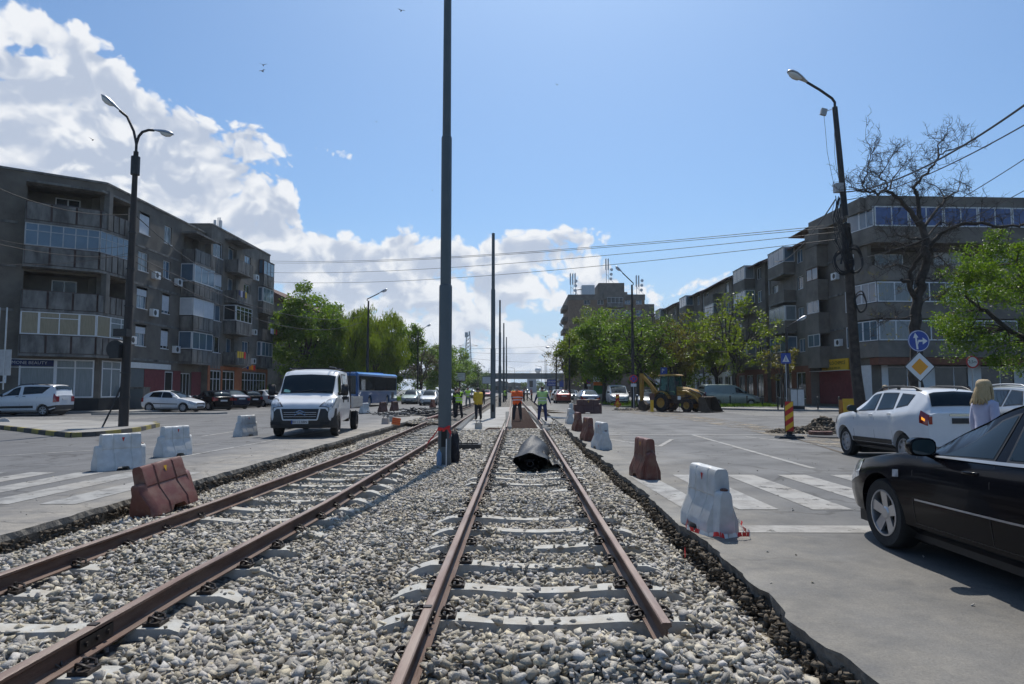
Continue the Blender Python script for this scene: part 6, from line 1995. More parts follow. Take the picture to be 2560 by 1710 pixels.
tree('young_tree', 'airy young tree with bright yellow-green leaves in the grass strip', 18.9, 60.5, 11.0, 4.3, 2.4, 95, 34, .24, 'yell', .22, 39, GR, twigs=2, cl_r=.75)
tree('leafy_tree', 'pale budding tree in front of the staggered block', 21.3, 74, 9.6, 3.8, 2.0, 66, 100, .24, 'yell', .24, 41, GR, twigs=3, cl_r=1.0)
tree('young_tree', 'low spray of yellow-green leaves over the pavement by the pedestrian sign', 20.6, 54.0, 5.6, 2.0, 2.2, 24, 36, .20, 'brown', .10, 43, GR, cl_r=.5)
tree('leafy_tree', 'big fresh green tree cut off by the right edge of the photo', 20.9, 27.5, 8.4, 4.0, 1.7, 170, 330, .105, 'mid', .26, 44, cl_r=.75, shape=.8)
def z4(x, y): return (1900 + .3826 * x, 100 + .3826 * y)
def z5(x, y): return (1900 + .3507 * x, 450 + .3507 * y)
bt = thing('bare_tree', 'gnarled bare tree with twisting black branches in front of the right corner block', 'tree', (15.75, 27, 0))
BD = 27.0
mb = MB(); rr = random.Random(77)
limbs = [
 ([(15.75, 27, 0)], [z5(1105, 1400), z5(1102, 1180), z5(1100, 1050), z5(1108, 940), z5(1128, 830), z5(1150, 730), z5(1172, 640), z5(1188, 560), z5(1180, 470), z4(1085, 1310), z4(1050, 1230), z4(1030, 1180)], .27, .12, 0),
 ([], [z5(1128, 850), z5(1075, 800), z5(1062, 735), z5(1010, 712)], .15, .09, -.5),
 ([], [z5(1075, 790), z5(1068, 690), z5(1095, 610), z5(1150, 540), z5(1185, 470)], .13, .10, -.6),
 ([], [z4(1040, 1210), z4(985, 1120), z4(930, 1060), z4(870, 1005), z4(825, 980), z4(770, 1005), z4(700, 990), z4(640, 980), z4(580, 955)], .15, .02, -1.5),
 ([], [z4(690, 985), z4(668, 950), z4(698, 880), z4(708, 800), z4(738, 720), z4(785, 650)], .05, .012, -.8),
 ([], [z4(825, 980), z4(832, 940), z4(775, 895), z4(820, 840), z4(868, 745), z4(905, 680)], .055, .012, .6),
 ([], [z4(850, 975), z4(868, 900), z4(930, 825), z4(975, 760)], .05, .012, 1.0),
 ([], [z4(1040, 1210), z4(1045, 1100), z4(1022, 1010), z4(1000, 962), z4(1060, 890), z4(1132, 818), z4(1172, 755), z4(1240, 722), z4(1330, 690), z4(1410, 650)], .13, .014, .8),
 ([], [z4(1170, 757), z4(1160, 690), z4(1200, 640), z4(1248, 590)], .05, .012, .9),
 ([], [z4(1000, 965), z4(955, 960)], .03, .01, .4),
 ([], [z4(1060, 1240), z4(1150, 1120), z4(1205, 1060), z4(1198, 1010), z4(1160, 960), z4(1080, 925)], .09, .012, 1.6),
 ([], [z4(1205, 1035), z4(1290, 990), z4(1310, 925), z4(1385, 965)], .05, .01, 1.2),
 ([], [z5(1200, 480), z4(1180, 1265), z4(1260, 1220), z4(1350, 1198), z4(1450, 1192), z4(1560, 1222), z4(1690, 1222), z4(1740, 1200)], .13, .05, -1.4),
 ([], [z4(1060, 1300), z4(980, 1300), z4(900, 1270), z4(860, 1290), z4(800, 1240)], .08, .012, -1.6),
 ([], [z5(1185, 560), z5(1260, 540), z5(1330, 600), z5(1420, 590)], .06, .012, 1.2),
 ([], [z5(1160, 680), z5(1240, 720), z5(1290, 700)], .05, .01, -1.2),
 ([], [z5(1100, 960), z5(1000, 990), z5(900, 1000), z5(760, 960)], .05, .01, -1.0),
 ([], [z5(1140, 880), z5(1220, 830), z5(1290, 860)], .05, .01, .9),
 ([], [z5(1090, 640), z5(980, 600), z5(870, 640), z5(800, 600)], .05, .01, -1.3),
 ([], [z5(1170, 420), z5(1060, 470), z5(960, 440), z5(880, 500)], .06, .01, 1.5),
 ([], [z5(1170, 430), z5(1280, 300), z5(1400, 330), z5(1500, 290)], .06, .01, 1.8)]
def twigs(pts, r0, depth):
 L = len(pts)
 for i in range(1, L):
  for k in range(2 if depth == 0 else (1 if rr.random() < .75 else 2)):
   p = pts[i - 1].lerp(pts[i], rr.random())
   ln = rr.uniform(.35, 1.15) * (1 if depth == 0 else .5 if depth == 1 else .28)
   dirv = (pts[i] - pts[i - 1]).normalized() * .4 + Vector((rr.gauss(0, .8), rr.gauss(0, .6), rr.gauss(.35, .7)))
   if dirv.length < .1: continue
   q = p + dirv.normalized() * ln
   tp = crooked(p, q, 4, ln * .09, rr)
   rb = {0: .013, 1: .008, 2: .006}[depth]
   mb.tube(tp, [rb, rb * .85, rb * .7, rb * .55, rb * .4], 4, caps=False)
   if depth < 2: twigs(tp, rb, depth + 1)
allp = []
for pre, pp, r0, r1, dd in limbs:
 pts = [Vector(q) - bt.location for q in pre]
 n = len(pp)
 for i, (px, py) in enumerate(pp):
  d = BD + dd * (i / max(1, n - 1))
  pts.append(AD(px, py, d) - bt.location)
 fine = []
 for i in range(len(pts) - 1):
  for k in range(3):
   fine.append(pts[i].lerp(pts[i + 1], k / 3) + (Vector((rr.gauss(0, 1), rr.gauss(0, 1), rr.gauss(0, 1))) * min(.03, r0 * .3) if (i + k) else Vector((0, 0, 0))))
 fine.append(pts[-1])
 m_ = len(fine)
 mb.tube(fine, [(r0 + (r1 - r0) * (i / (m_ - 1)) ** .7) * (1 if dd == 0 else .78) for i in range(m_)], 8)
 if dd != 0: twigs(fine[2::2], r0, 0)
mb.build('trunk', M['bark'], bt, smooth=60)
LV, LF = [], []
for k in range(60):
 px, py = z5(rr.uniform(720, 1400), rr.uniform(640, 1180))
 c = AD(px, py, BD + rr.uniform(-1, 1)) - bt.location
 leaf_cloud(LV, LF, c, .16, 7, .06, rr)
me = bpy.data.meshes.new('buds'); me.from_pydata(LV, [], LF); me.materials.append(LM['brown']); place_mesh('buds', me, bt)
def grass(name, label, areas, n, hgt, seed):
 rr = random.Random(seed); V, Fc = [], []
 for k in range(n):
  x0, x1, y0, y1 = rr.choice(areas)
  x, y = rr.uniform(x0, x1), rr.uniform(y0, y1); h = hgt * rr.uniform(.4, 1.2); a = rr.uniform(0, 6.28); w = .03 + .02 * rr.random()
  dx, dy = math.cos(a) * w, math.sin(a) * w; lx, ly = rr.gauss(0, .3) * h, rr.gauss(0, .3) * h
  i = len(V); V += [(x - dx, y - dy, .08), (x + dx, y + dy, .08), (x + lx, y + ly, .1 + h)]; Fc.append((i, i + 1, i + 2))
 me = bpy.data.meshes.new(name); me.from_pydata(V, [], Fc); me.materials.append(LM['grass'])
 o = place_mesh(name, me); tag(o, label, 'grass', kind='stuff')
grass('grass', 'bright green grass on the verge around the delivery van', [(14.2, 21.0, 55.5, 64)], 9000, .28, 1)
grass('grass', 'grass and weeds under the trees beyond the digger and left of the road', [(8.5, 13.0, 60.5, 110), (-19.5, -15.8, 88, 130)], 6000, .3, 2)
M['pave'] = pm('pavement_slab', (.26, .25, .23), (.33, .32, .30), 1.4, .9, .3, 20, world=True, dirt=(.16, .15, .14), dscale=.5, damt=.6)
M['turf'] = pm('turf', (.05, .085, .02), (.09, .13, .035), 2, .95, .5, 20, world=True)
def pavement(name, poly, z, mat='pave', kerb=True):
 mb = MB(); mb.prism([(p[0], p[1]) for p in poly], -.3, z)
 return tag(mb.build(name, M[mat], fix=True), kind='structure')
pavement('pavement_right', [(14.0, 53.2), (17.5, 48.4), (21, 47.2), (80, 46.0), (80, 58), (21.2, 58), (21.2, 130), (24, 130), (24, 58.1), (14.0, 55.2)][:7] + [(21.2, 58)], .12)
pavement('pavement_right', [(21.4, 58.02), (24.5, 58.02), (24.5, 130), (21.4, 130)], .12)
pavement('verge', [(14.0, 55.4), (21.1, 55.4), (21.1, 66), (14.0, 66)], .10, 'turf')
pavement('verge', [(8.9, 60), (13.6, 60), (13.6, 130), (7.0, 130)], .06, 'turf')
pavement('pavement_left', [(-80, 41.2), (-24.5, 43.1), (-24.0, 47.0), (-23.6, 88), (-40, 88), (-80, 60)], .13)
pavement('verge', [(-23.4, 75), (-15.8, 86), (-15.0, 250), (-28, 250), (-28, 75)], .10, 'turf')
pavement('pavement_strip', [(-25.5, 40.6), (-18.4, 41.8), (-18.2, 42.6), (-25.2, 41.5)], .10)
isl = [G(0, 1073), G(60, 1080), G(120, 1088), G(178, 1094), G(240, 1091), G(300, 1085), G(350, 1078), G(397, 1067)]
isl = [Vector((p.x, p.y, 0)) for p in isl]
isl = [isl[0] + Vector((-8, 3.5, 0))] + isl
back = [isl[-1] + Vector((-.8, 1.2, 0)), isl[-1] + Vector((-3.5, 1.8, 0)), Vector((-19, 30.2, 0)), Vector((-24, 31.0, 0)), Vector((-30, 31.5, 0))]
tag((lambda m_: (m_.prism([(p.x, p.y) for p in isl + back], -.2, .145), m_.build('traffic_island', M['pave'], fix=True))[1])(MB()), kind='structure')
mb = MB(); d_acc = 0; k = 0
full = isl + back[:1]
res = []
for i in range(len(full) - 1):
 n = max(1, int((full[i + 1] - full[i]).length / .12))
 for j in range(n): res.append(full[i].lerp(full[i + 1], j / n))
res.append(full[-1])
acc = 0
for i in range(len(res) - 1):
 a, b_ = res[i], res[i + 1]; t = (b_ - a).normalized(); nn = Vector((t.y, -t.x, 0)); acc += (b_ - a).length
 mb.cur = int(acc / .78) % 2
 mb.add([a + nn * .05 + Vector((0, 0, -.1)), b_ + nn * .05 + Vector((0, 0, -.1)), b_ + nn * .035 + Vector((0, 0, .15)), a + nn * .035 + Vector((0, 0, .15)), a - nn * .10 + Vector((0, 0, .15)), b_ - nn * .10 + Vector((0, 0, .15))],
   [(0, 1, 2, 3), (3, 2, 5, 4)])
tag(mb.build('striped_kerb', [M['kerb_y'], M['kerb_k']]), kind='structure')
def barrier_mesh(matname):
 L = 1.02
 mb = MB()
 st_ = []
 for x in (-.51, -.505, -.49, -.40, -.395, -.38, -.20, -.19, -.17, -.16, .16, .17, .19, .20, .38, .395, .40, .49, .505, .51):
  ins = 0
  a = abs(x)
  if .165 < a < .195: ins = .014
  top = .78
  if a > .397: top = .53
  if a > .485: ins = .02 + (a - .485) * .8
  elif .39 < a < .4: ins = .0
  zb = .0 if a > .31 else .0
  st_.append((x, ins, top, zb))
 rg = []
 for x, ins, top, zb in st_:
  e = .015 if abs(x) > .508 else 0
  hb, hm, ht = .215 - ins, .108 - ins, .085 - ins
  if x > .397: hb, hm = .135 - ins, .112 - ins
  elif x > .30: hb = .205 - ins
  tw = ht if top > .6 else .098 - ins
  zz_ = [0 + e, .15, .38, .455, .47, max(.475, top - .05), top - e * .5 - .012, top - e]
  ww_ = [hb, hb - .004, hm + .002, hm - .004 - (.012 if top > .6 else 0), hm - .006, tw, tw - .018, tw - .04]
  if top < .6: zz_ = [0 + e, .15, .38, .44, .46, .49, top - .012, top - e]
  r = [Vector((x, -w, z)) for w, z in zip(ww_, zz_)] + [Vector((x, w, z)) for w, z in zip(ww_[::-1], zz_[::-1])]
  rg.append(r)
 mb.rings(rg)
 cut = MB()
 for s in (-1, 1):
  pass
 cut.add([], [])
 cut.prism([(-.16, -.02), (-.10, .075), (.10, .075), (.16, -.02)], -.4, .4, Matrix(((1, 0, 0, 0), (0, 0, 1, 0), (0, 1, 0, 0), (0, 0, 0, 1))))
 me = bool_cut(mb, cut, 'barrier_shell', [M[matname]], 35)
 return me
BMs = {k: barrier_mesh(k) for k in ('white_pl', 'brown_pl', 'brown_dk')}
cap = MB(); cap.lathe([(.001, 0), (.045, 0), (.045, .02), (.03, .03), (.001, .03)], 16); capm = cap.mesh('filler_cap', M['brown_dk'])
tri = MB(); tri.add([(-.03, 0, 0), (.03, 0, 0), (.004, 0, -.085), (-.004, 0, -.085)], [(0, 1, 2, 3)])
trw = tri.mesh('reflector', M['r_stripe']); trb = tri.mesh('reflector', M['y_stripe'])
def barrier(label, x, y, rz, kind='white_pl', z=0.0, group='plastic road barriers', rot=None, sc_=.86, name='plastic_barrier'):
 root = thing(name, label, 'barrier', (x, y, z), rad(rz), group)
 if rot: root.rotation_euler = rot
 root.scale = (sc_,) * 3
 place_mesh('shell', BMs[kind], root)
 c = place_mesh('filler_cap', capm, root, (.455, 0, .53)); c.rotation_euler = (0, 0, 0)
 for s in (-1, 1):
  t_ = place_mesh('reflector', trw if kind == 'white_pl' else trb, root, (.02, s * .0975, .70)); t_.scale = (1, 1, 1)
  t_.rotation_euler = (0, 0, 0) if s > 0 else (0, 0, 0)
 return root
B = [('large white plastic barrier in front, with red and white tape round its foot', 2.06, 7.55, -82, 'white_pl'),
  ('red-brown plastic barrier between the two nearest white ones on the right', 2.16, 11.9, -84, 'brown_pl'),
  ('second white plastic barrier along the right-hand slab edge', 2.10, 17.6, -80, 'white_pl'),
  ('red-brown barrier directly behind the second white one', 2.05, 20.5, -83, 'brown_pl'),
  ('red-brown barrier, farthest of the three standing end-on at right', 2.15, 25.2, -85, 'brown_pl'),
  ('white barrier beyond the red-brown ones at the right slab edge', 2.25, 30.5, 92, 'white_pl'),
  ('small white barrier furthest off beside the dark red car', 3.2, 42.5, 92, 'white_pl'),
  ('white barrier nearest the camera on the left, standing broadside', -7.55, 12.95, 52, 'white_pl'),
  ('white barrier behind the broadside one, nearer the leaning brown barrier', -7.85, 15.6, 70, 'white_pl'),
  ('white barrier alone on the left lane, left of the crew truck', -8.85, 22.2, 72, 'white_pl'),
  ('white barrier half hidden by the left wheel of the crew truck', -8.9, 26.0, 80, 'white_pl'),
  ('white barrier below the front of the blue bus', -9.9, 38.5, 70, 'white_pl'),
  ('white barrier below the rear wheel of the blue bus', -9.6, 42.5, 70, 'white_pl'),
  ('dark brown barrier by the pale oncoming saloon', -9.2, 46.2, 70, 'brown_dk'),
  ('dark brown barrier, second of the pair by the pale oncoming saloon', -8.85, 48.6, 70, 'brown_dk'),
  ('small red-brown barrier in front of the oncoming car left of the main pole', -7.2, 57, 80, 'brown_pl')]
for q in B: barrier(*q)
bl = barrier('leaning red-brown barrier propped on the stones against the outer left rail', -4.76, 9.35, 83, 'brown_pl', z=-.13, rot=(rad(-13), rad(-5), rad(80)), sc_=.96)
bl.scale = (1.0, .9, .86)
long_ = barrier('long dark brown barrier lying across the lane behind the blue-grey saloon', 4.3, 43.2, 8, 'brown_dk', sc_=1.0)
long_.scale = (1.75, 1.3, 1.12)
def tape(label, pts, w=.05, parent=None):
 mb = MB(); acc = 0
 for i in range(len(pts) - 1):
  a, b_ = Vector(pts[i]), Vector(pts[i + 1])
  mb.cur = int(acc / .14) % 2; acc += (b_ - a).length
  up = Vector((.25 * math.sin(i * 1.7), .2 * math.cos(i * 2.3), 1)).normalized() * w
  mb.add([a, b_, b_ + up, a + up], [(0, 1, 2, 3)])
 return tag(mb.build('barrier_tape', [M['tape_r'], M['s_white']]), label, 'tape')
pts = []
for k in range(60):
 a = 2 * math.pi * k / 59
 pts.append((2.10 + .30 * math.cos(a) + .04 * math.sin(5 * a), 7.50 + .58 * math.sin(a) + .04 * math.sin(3 * a), .012 + .02 * abs(math.sin(4 * a))))
tape('red and white tape looped on the asphalt round the foot of the large white barrier', pts, .045)
tape('short torn end of red and white tape hanging into the trench', [(1.70, 7.2, -.05), (1.68, 7.1, -.12), (1.66, 7.0, -.19), (1.65, 6.95, -.26)], .03)
def tram_pole(label, x, y, H=10.75, zb=-.17, slot=True):
 root = thing('tram_pole', label, 'pole', (x, y, zb), group='grey tram poles between the tracks')
 mb = MB()
 prof = [(.146, -.3), (.146, 3.98), (.138, 4.02), (.122, 4.03), (.120, 7.42), (.112, 7.46), (.098, 7.47), (.088, H), (.0, H)]
 mb.lathe(prof[:-1], 24)
 mb.build('shaft', M['pole'], root, smooth=30)
 mb = MB()
 mb.box((0.0, -.146, .62), (.12, .022, .42)); mb.build('opening', M['dark_int'], root)
 return root
p1 = tram_pole('tall grey-green tram pole in front, running out of the top of the photo', -1.66, 15.3, H=11.1)
tram_pole('second grey tram pole, standing on the pale concrete slab', -1.50, 39.2)
tram_pole('third grey tram pole from the camera', -1.95, 69)
tram_pole('fourth grey tram pole, just right of the third', -2.1, 93)
tram_pole('fifth grey tram pole, mostly hidden by the third and fourth', -2.2, 118)
def luminaire(mb_shell, mb_glass, p, d):
 """p = arm end, d = unit direction outward"""
 d = Vector(d).normalized(); s = d.cross(Vector((0, 0, 1))).normalized(); up = s.cross(d)
 rg = []; rl = []
 for t, w, h in ((0, .05, .05), (.12, .07, .07), (.30, .12, .10), (.52, .155, .12), (.70, .135, .10), (.80, .07, .05), (.82, .01, .01)):
  c = p + d * t
  rg.append([c + s * math.cos(a) * w + up * max(-.02, math.sin(a)) * h for a in [2 * math.pi * k / 14 for k in range(14)]])
 mb_shell.rings(rg)
 for t, w, h in ((.26, .06, .02), (.36, .11, .10), (.52, .135, .13), (.66, .115, .11), (.76, .05, .03)):
  c = p + d * t
  rl.append([c + s * math.cos(a) * w + up * (min(.0, math.sin(a)) * h - .012) for a in [2 * math.pi * k / 14 for k in range(14)]])
 mb_glass.rings(rl)
def lamp(name, label, x, y, H, arms, r=.17, mat='darkmetal', leanx=0.0, group=None):
 root = thing(name, label, 'street lamp', (x, y, 0), group=group)
 mb = MB(); mb.tube([(0, 0, -.1), (leanx * .5, 0, H * .5), (leanx, 0, H)], [r, r * .75, r * .5], 14); mb.build('post', M[mat], root, smooth=50)
 for arm in arms:
  mb = MB(); pts = [Vector(q) for q in arm]; mb.tube(pts, .045 if H > 9 else .035, 8); a_ = mb.build('arm', M['darkmetal'], root, smooth=60)
  sh, gl = MB(), MB(); luminaire(sh, gl, pts[-1], pts[-1] - pts[-2])
  h = sh.build('lamp_head', M['alu'], root, smooth=50); gl.build('lamp_glass', M['s_white'], h, smooth=50)
 return root
M['lampmat'] = pm('concrete_dark_post', (.032, .028, .026), (.06, .052, .047), 2, .85, .5, 30, stretch=(1, 1, .3))
bL = G(308, 1066, .14)
t0 = AD(341, 360, bL.y); J = t0 - Vector((bL.x, bL.y, 0))
la = [J - Vector((0, 0, .6)), J, J + Vector((-.12, 0, .5)), AD(318, 292, bL.y) - Vector((bL.x, bL.y, 0)), AD(303, 279, bL.y) - Vector((bL.x, bL.y, 0)) + Vector((0, -.1, 0))]
ra = [J, J + Vector((.08, 0, .3)), AD(356, 330, bL.y) - Vector((bL.x, bL.y, 0)), AD(372, 325, bL.y) - Vector((bL.x, bL.y, 0)), AD(385, 326, bL.y) - Vector((bL.x, bL.y, 0))]
LL = lamp('street_lamp', 'tall twin-headed street lamp on the striped traffic island at left', bL.x, bL.y, J.z - .3, [], .175, 'lampmat', leanx=J.x)
for arm, nm in ((la, 'l'), (ra, 'r')):
 mb = MB(); mb.tube(arm, .05, 8); mb.build('arm', M['darkmetal'], LL, smooth=60)
 sh, gl = MB(), MB(); luminaire(sh, gl, arm[-1], (arm[-1] - arm[-2]) if nm == 'l' else Vector((1, -.1, -.25)))
 h = sh.build('lamp_head', M['alu'], LL, smooth=50); gl.build('lamp_glass', M['s_white'], h, smooth=50)
mb = MB(); mb.lathe([(.16, J.z - 1.2), (.16, J.z - .5), (.001, J.z - .5)], 12, Matrix.Translation((J.x * .93, 0, 0))); mb.build('collar', M['darkmetal'], LL)
mb = MB()
mb.box((-.05, -.2, 3.6), (.5, .35, .28)); mb.box((-.25, -.1, 2.9), (.35, .5, .5)); mb.lathe([(.001, -.1), (.34, -.1), (.34, .1), (.001, .1)], 24, Matrix.Translation((-.36, 0, 3.0)) @ Matrix.Rotation(math.pi / 2, 4, 'X'))
mb.build('junction_box', M['black'], LL)
mb = MB()
for z in (1.2, 2.1, 3.5, 4.6, 6.0, 7.4): mb.lathe([(.20 - z * .008, z), (.20 - z * .008, z + .05)], 12, Matrix.Translation((J.x * z / J.z, 0, 0)))
mb.build('clamp', M['darkmetal'], LL)
mb = MB(); mb.tube([(-.62, -.35, 0), (-.3, -.2, .9), (-.05, -.1, 1.7)], .035, 6); mb.build('stay', M['darkmetal'], LL)
bR = Vector((13.9, 28.0, 0))
topR = AD(2087, 268, 28.0) - bR
RL = thing('street_lamp', 'leaning utility pole with street lamp and hanging coils of black cable at right', 'street lamp', bR)
mb = MB(); kx = topR.x
mid = AD(2115, 560, 28) - bR
mb.tube([(0.05, 0, -.1), AD(2140, 930, 28) - bR, AD(2128, 760, 28) - bR, mid], [.235, .205, .185, .165], 16)
mb.build('concrete_post', M['bark'], RL, smooth=50)
mb = MB(); mb.tube([AD(2113, 540, 28) - bR, AD(2098, 380, 28) - bR, topR], [.125, .115, .105], 14); mb.build('steel_post', M['darkmetal'], RL, smooth=50)
arm = [topR - Vector((0, 0, .1)), AD(2087, 256, 28) - bR, AD(2080, 246, 28) - bR, AD(2050, 225, 27.9) - bR, AD(2018, 206, 27.7) - bR]
mb = MB(); mb.tube(arm, .055, 8); mb.build('arm', M['darkmetal'], RL, smooth=60)
sh, gl = MB(), MB(); luminaire(sh, gl, arm[-1], arm[-1] - arm[-2]); h = sh.build('lamp_head', M['alu'], RL, smooth=50); gl.build('lamp_glass', M['s_white'], h, smooth=50)
h.location = arm[-1] * (1 - 1.25); h.scale = (1.25,) * 3
mb = MB(); c = AD(2059, 280, 28) - bR; mb.box(c, (.24, .12, .28), Matrix.Rotation(.25, 3, 'Y')); mb.tube([c, AD(2083, 272, 28) - bR], .015, 5); mb.build('camera_box', M['frame_g'], RL)
mb = MB(); c = AD(2096, 470, 28) - bR; mb.box(c, (.32, .28, .36)); mb.build('meter_box', M['frame_g'], RL)
mb = MB()
rr = random.Random(9)
def cl(pts, r=.012): mb.tube([AD(px, py, 28 + dd) - bR for px, py, dd in pts], r, 5)
cl([(2060, 290, 0), (2064, 330, 0), (2068, 380, 0), (2080, 440, 0), (2087, 470, 0)], .008); cl([(2086, 275, -.1), (2086, 380, -.1), (2092, 430, -.1), (2104, 470, -.1)], .008)
for k in range(16):
 x0 = 2098 + rr.uniform(-10, 12); cl([(x0, 488 + rr.uniform(0, 12), -.2), (x0 + rr.uniform(-16, 10), 540, -.25), (x0 + rr.uniform(-20, 22), 600, -.25), (2116 + rr.uniform(-16, 16), 660, -.25)], rr.choice((.010, .014, .018)))
mb.build('cable', M['wire'], RL)
for (px, py, rx, rz_, n) in ((2110, 655, .40, .50, 9), (2135, 650, .36, .55, 7), (2150, 757, .22, .42, 5), (2120, 600, .2, .5, 4)):
 mb = MB()
 for k in range(n):
  c = AD(px + rr.uniform(-3, 3), py + rr.uniform(-4, 4), 27.75 + .03 * k) - bR; a1 = rx * rr.uniform(.8, 1.1); a2 = rz_ * rr.uniform(.85, 1.1)
  mb.tube([c + Vector((math.cos(t) * a1, .04 * math.sin(3 * t), math.sin(t) * a2)) for t in [2 * math.pi * q / 26 for q in range(27)]], rr.choice((.013, .018)), 5, caps=False)
 mb.build('cable_coil', M['wire'], RL)
def single(label, px, d, ytop, pxarm, pyarm, r=.13, grp='street lamps down the avenue'):
 b_ = AD(px, 974, d); top = AD(px, ytop, d); o = Vector((b_.x, d, 0))
 tip = AD(pxarm, pyarm, d)
 A = [top - o, top - o + Vector((.0, 0, .15)), tip - o]
 return lamp('street_lamp', label, b_.x, d, (top - o).z, [A], r, 'lampmat', group=grp)
single('street lamp standing among the left trees behind the bus', 918, 60, 752, 948, 733, .15)
single('street lamp right of the twiggy tree on the left', 1044, 88, 832, 1064, 818)
single('street lamp just right of the main pole above the billboard', 1132, 140, 873, 1146, 869)
single('street lamp beside the lattice pylon', 1148, 165, 894, 1156, 892)
single('street lamp over the blank white hoarding', 1195, 150, 905, 1206, 913, .09)
single('street lamp on the mossy post beside the tower block', 1583, 57, 712, 1556, 682, .16)
single('street lamp poking out of the half bare tree at right', 1391, 96, 870, 1378, 868)
single('street lamp in front of the far trees above the red car', 1424, 84, 845, 1408, 820)
single('street lamp nearest the right end of the bridge', 1363, 150, 897, 1360, 892, .10)
single('thin street lamp in front of the right half of the bridge', 1367, 190, 905, 1352, 903, .10)
single('street lamp with flat head by the pedestrian crossing sign', 1970, 49.5, 820, 1992, 803, .16)
for i, (px, d, yt, pa) in enumerate(((1354, 240, 918, 1344), (1286, 230, 922, 1278), (1222, 210, 922, 1232), (1245, 250, 930, 1254))):
 single(['tiny far lamp left of the thin lamp by the bridge', 'tiny far lamp in the middle of the bridge', 'tiny far lamp left of the second pole', 'tiny far lamp right of the third pole'][i], px, d, yt, pa, yt - 3, .09)
def disc(mb, r, y0, y1, n=40, mi=0):
 mb.lathe([(.0001, y0), (r, y0), (r, y1), (.0001, y1)], n, Matrix.Rotation(math.pi / 2, 4, 'X'), mi=mi)
SG = thing('road_sign', 'round blue straight-or-right arrow sign above a yellow diamond on one post', 'road sign', (11.75, 20.2, 0))
cz, dz = 2.93, 2.17
mb = MB(); mb.tube([(0, 0, -.1), (0, 0, 3.2)], .03, 10); mb.build('post', M['alu'], SG)
mb = MB(); disc(mb, .315, .032, .05); bd = mb.build('blue_disc', M['s_blue'], SG, loc=(0, -.0, cz))
mb = MB()
rim = [(.302, .0505), (.315, .0505)]
for k in range(48):
 a0, a1 = 2 * math.pi * k / 48, 2 * math.pi * (k + 1) / 48
 mb.add([(.288 * math.cos(a0), -.052, .288 * math.sin(a0)), (.288 * math.cos(a1), -.052, .288 * math.sin(a1)), (.305 * math.cos(a1), -.052, .305 * math.sin(a1)), (.305 * math.cos(a0), -.052, .305 * math.sin(a0))], [(0, 1, 2, 3)])
Y_ = -.053
def fp_(poly): mb.add([(x, Y_, z) for x, z in poly], [tuple(range(len(poly)))])
fp_([(-.075, -.25), (-.02, -.25), (-.055, .10), (-.11, .10)]); fp_([(-.165, .08), (-.01, .10), (-.105, .245)])
fp_([(-.03, -.12), (.005, -.02), (-.0, .04), (-.035, -.02)]); fp_([(-.0, -.035), (.12, -.02), (.115, .03), (-.0, .03)]); fp_([(.11, -.11), (.255, -.005), (.11, .10)])
mb.build('arrow', M['s_white'], bd)
a_ = .62 / math.sqrt(2)
for r_, mt, yy, nm in ((a_ * 1.03, 's_black', .045, 'black_edge'), (a_ * .95, 's_white', .050, 'white_border'), (a_ * .56, 's_orange', .054, 'amber_diamond')):
 mb = MB(); rr_ = r_
 pts = [(rr_, 0), (0, rr_), (-rr_, 0), (0, -rr_)]
 mb.add([(x, -yy, z) for x, z in pts] + [(x, -yy + .01, z) for x, z in pts], [(0, 1, 2, 3), (7, 6, 5, 4), (0, 4, 5, 1), (1, 5, 6, 2), (2, 6, 7, 3), (3, 7, 4, 0)])
 mb.build(nm, M[mt], SG, loc=(0, 0, dz))
def post_sign(label, px, d, zc, shape, name='road_sign', hgt=None, r=.3, face='s_blue', parts=None, postmat='alu'):
 b_ = AD(px, 974, d); root = thing(name, label, 'road sign', (b_.x, d, 0))
 mb = MB(); mb.tube([(0, .0, -.1), (0, 0, zc + .3)], .03, 8); mb.build('post', M[postmat], root)
 return root
q = AD(2433, 905, 33); s = post_sign('small round red-rimmed height limit sign in front of the right shop', 2433, 33, q.z, 0)
mb = MB(); disc(mb, .30, .03, .045); f1 = mb.build('red_rim', M['r_stripe'], s, loc=(0, 0, q.z))
mb = MB(); disc(mb, .235, .046, .05); f2 = mb.build('white_face', M['s_white'], f1); text_obj('3,5m', .20, M['s_black'], f2, (0, -.052, 0), (math.pi / 2, 0, 0))
q = AD(1966, 896, 47.5); s = post_sign('square blue pedestrian crossing sign on the lamp post by the pavement corner', 1966, 47.5, q.z, 0)
mb = MB(); mb.b2(-.34, .34, -.05, -.03, q.z - .36, q.z + .36); f1 = mb.build('blue_panel', M['s_blue'], s)
mb = MB(); mb.add([(-.24, -.053, q.z - .24), (.24, -.053, q.z - .24), (0, -.053, q.z + .24)], [(0, 1, 2)]); f2 = mb.build('white_triangle', M['s_white'], f1)
mb = MB()
z_ = q.z
mb.tube([(0, -.056, z_ + .06), (.0, -.056, z_ - .07)], .018, 5); mb.tube([(0, -.056, z_ - .07), (.07, -.056, z_ - .18)], .014, 5); mb.tube([(0, -.056, z_ - .07), (-.06, -.056, z_ - .18)], .014, 5); mb.lathe([(.001, 0), (.026, 0), (.001, .005)], 10, Matrix.Translation((0, -.056, z_ + .10)) @ Matrix.Rotation(math.pi / 2, 4, 'X'))
mb.build('walking_figure', M['s_black'], f2)
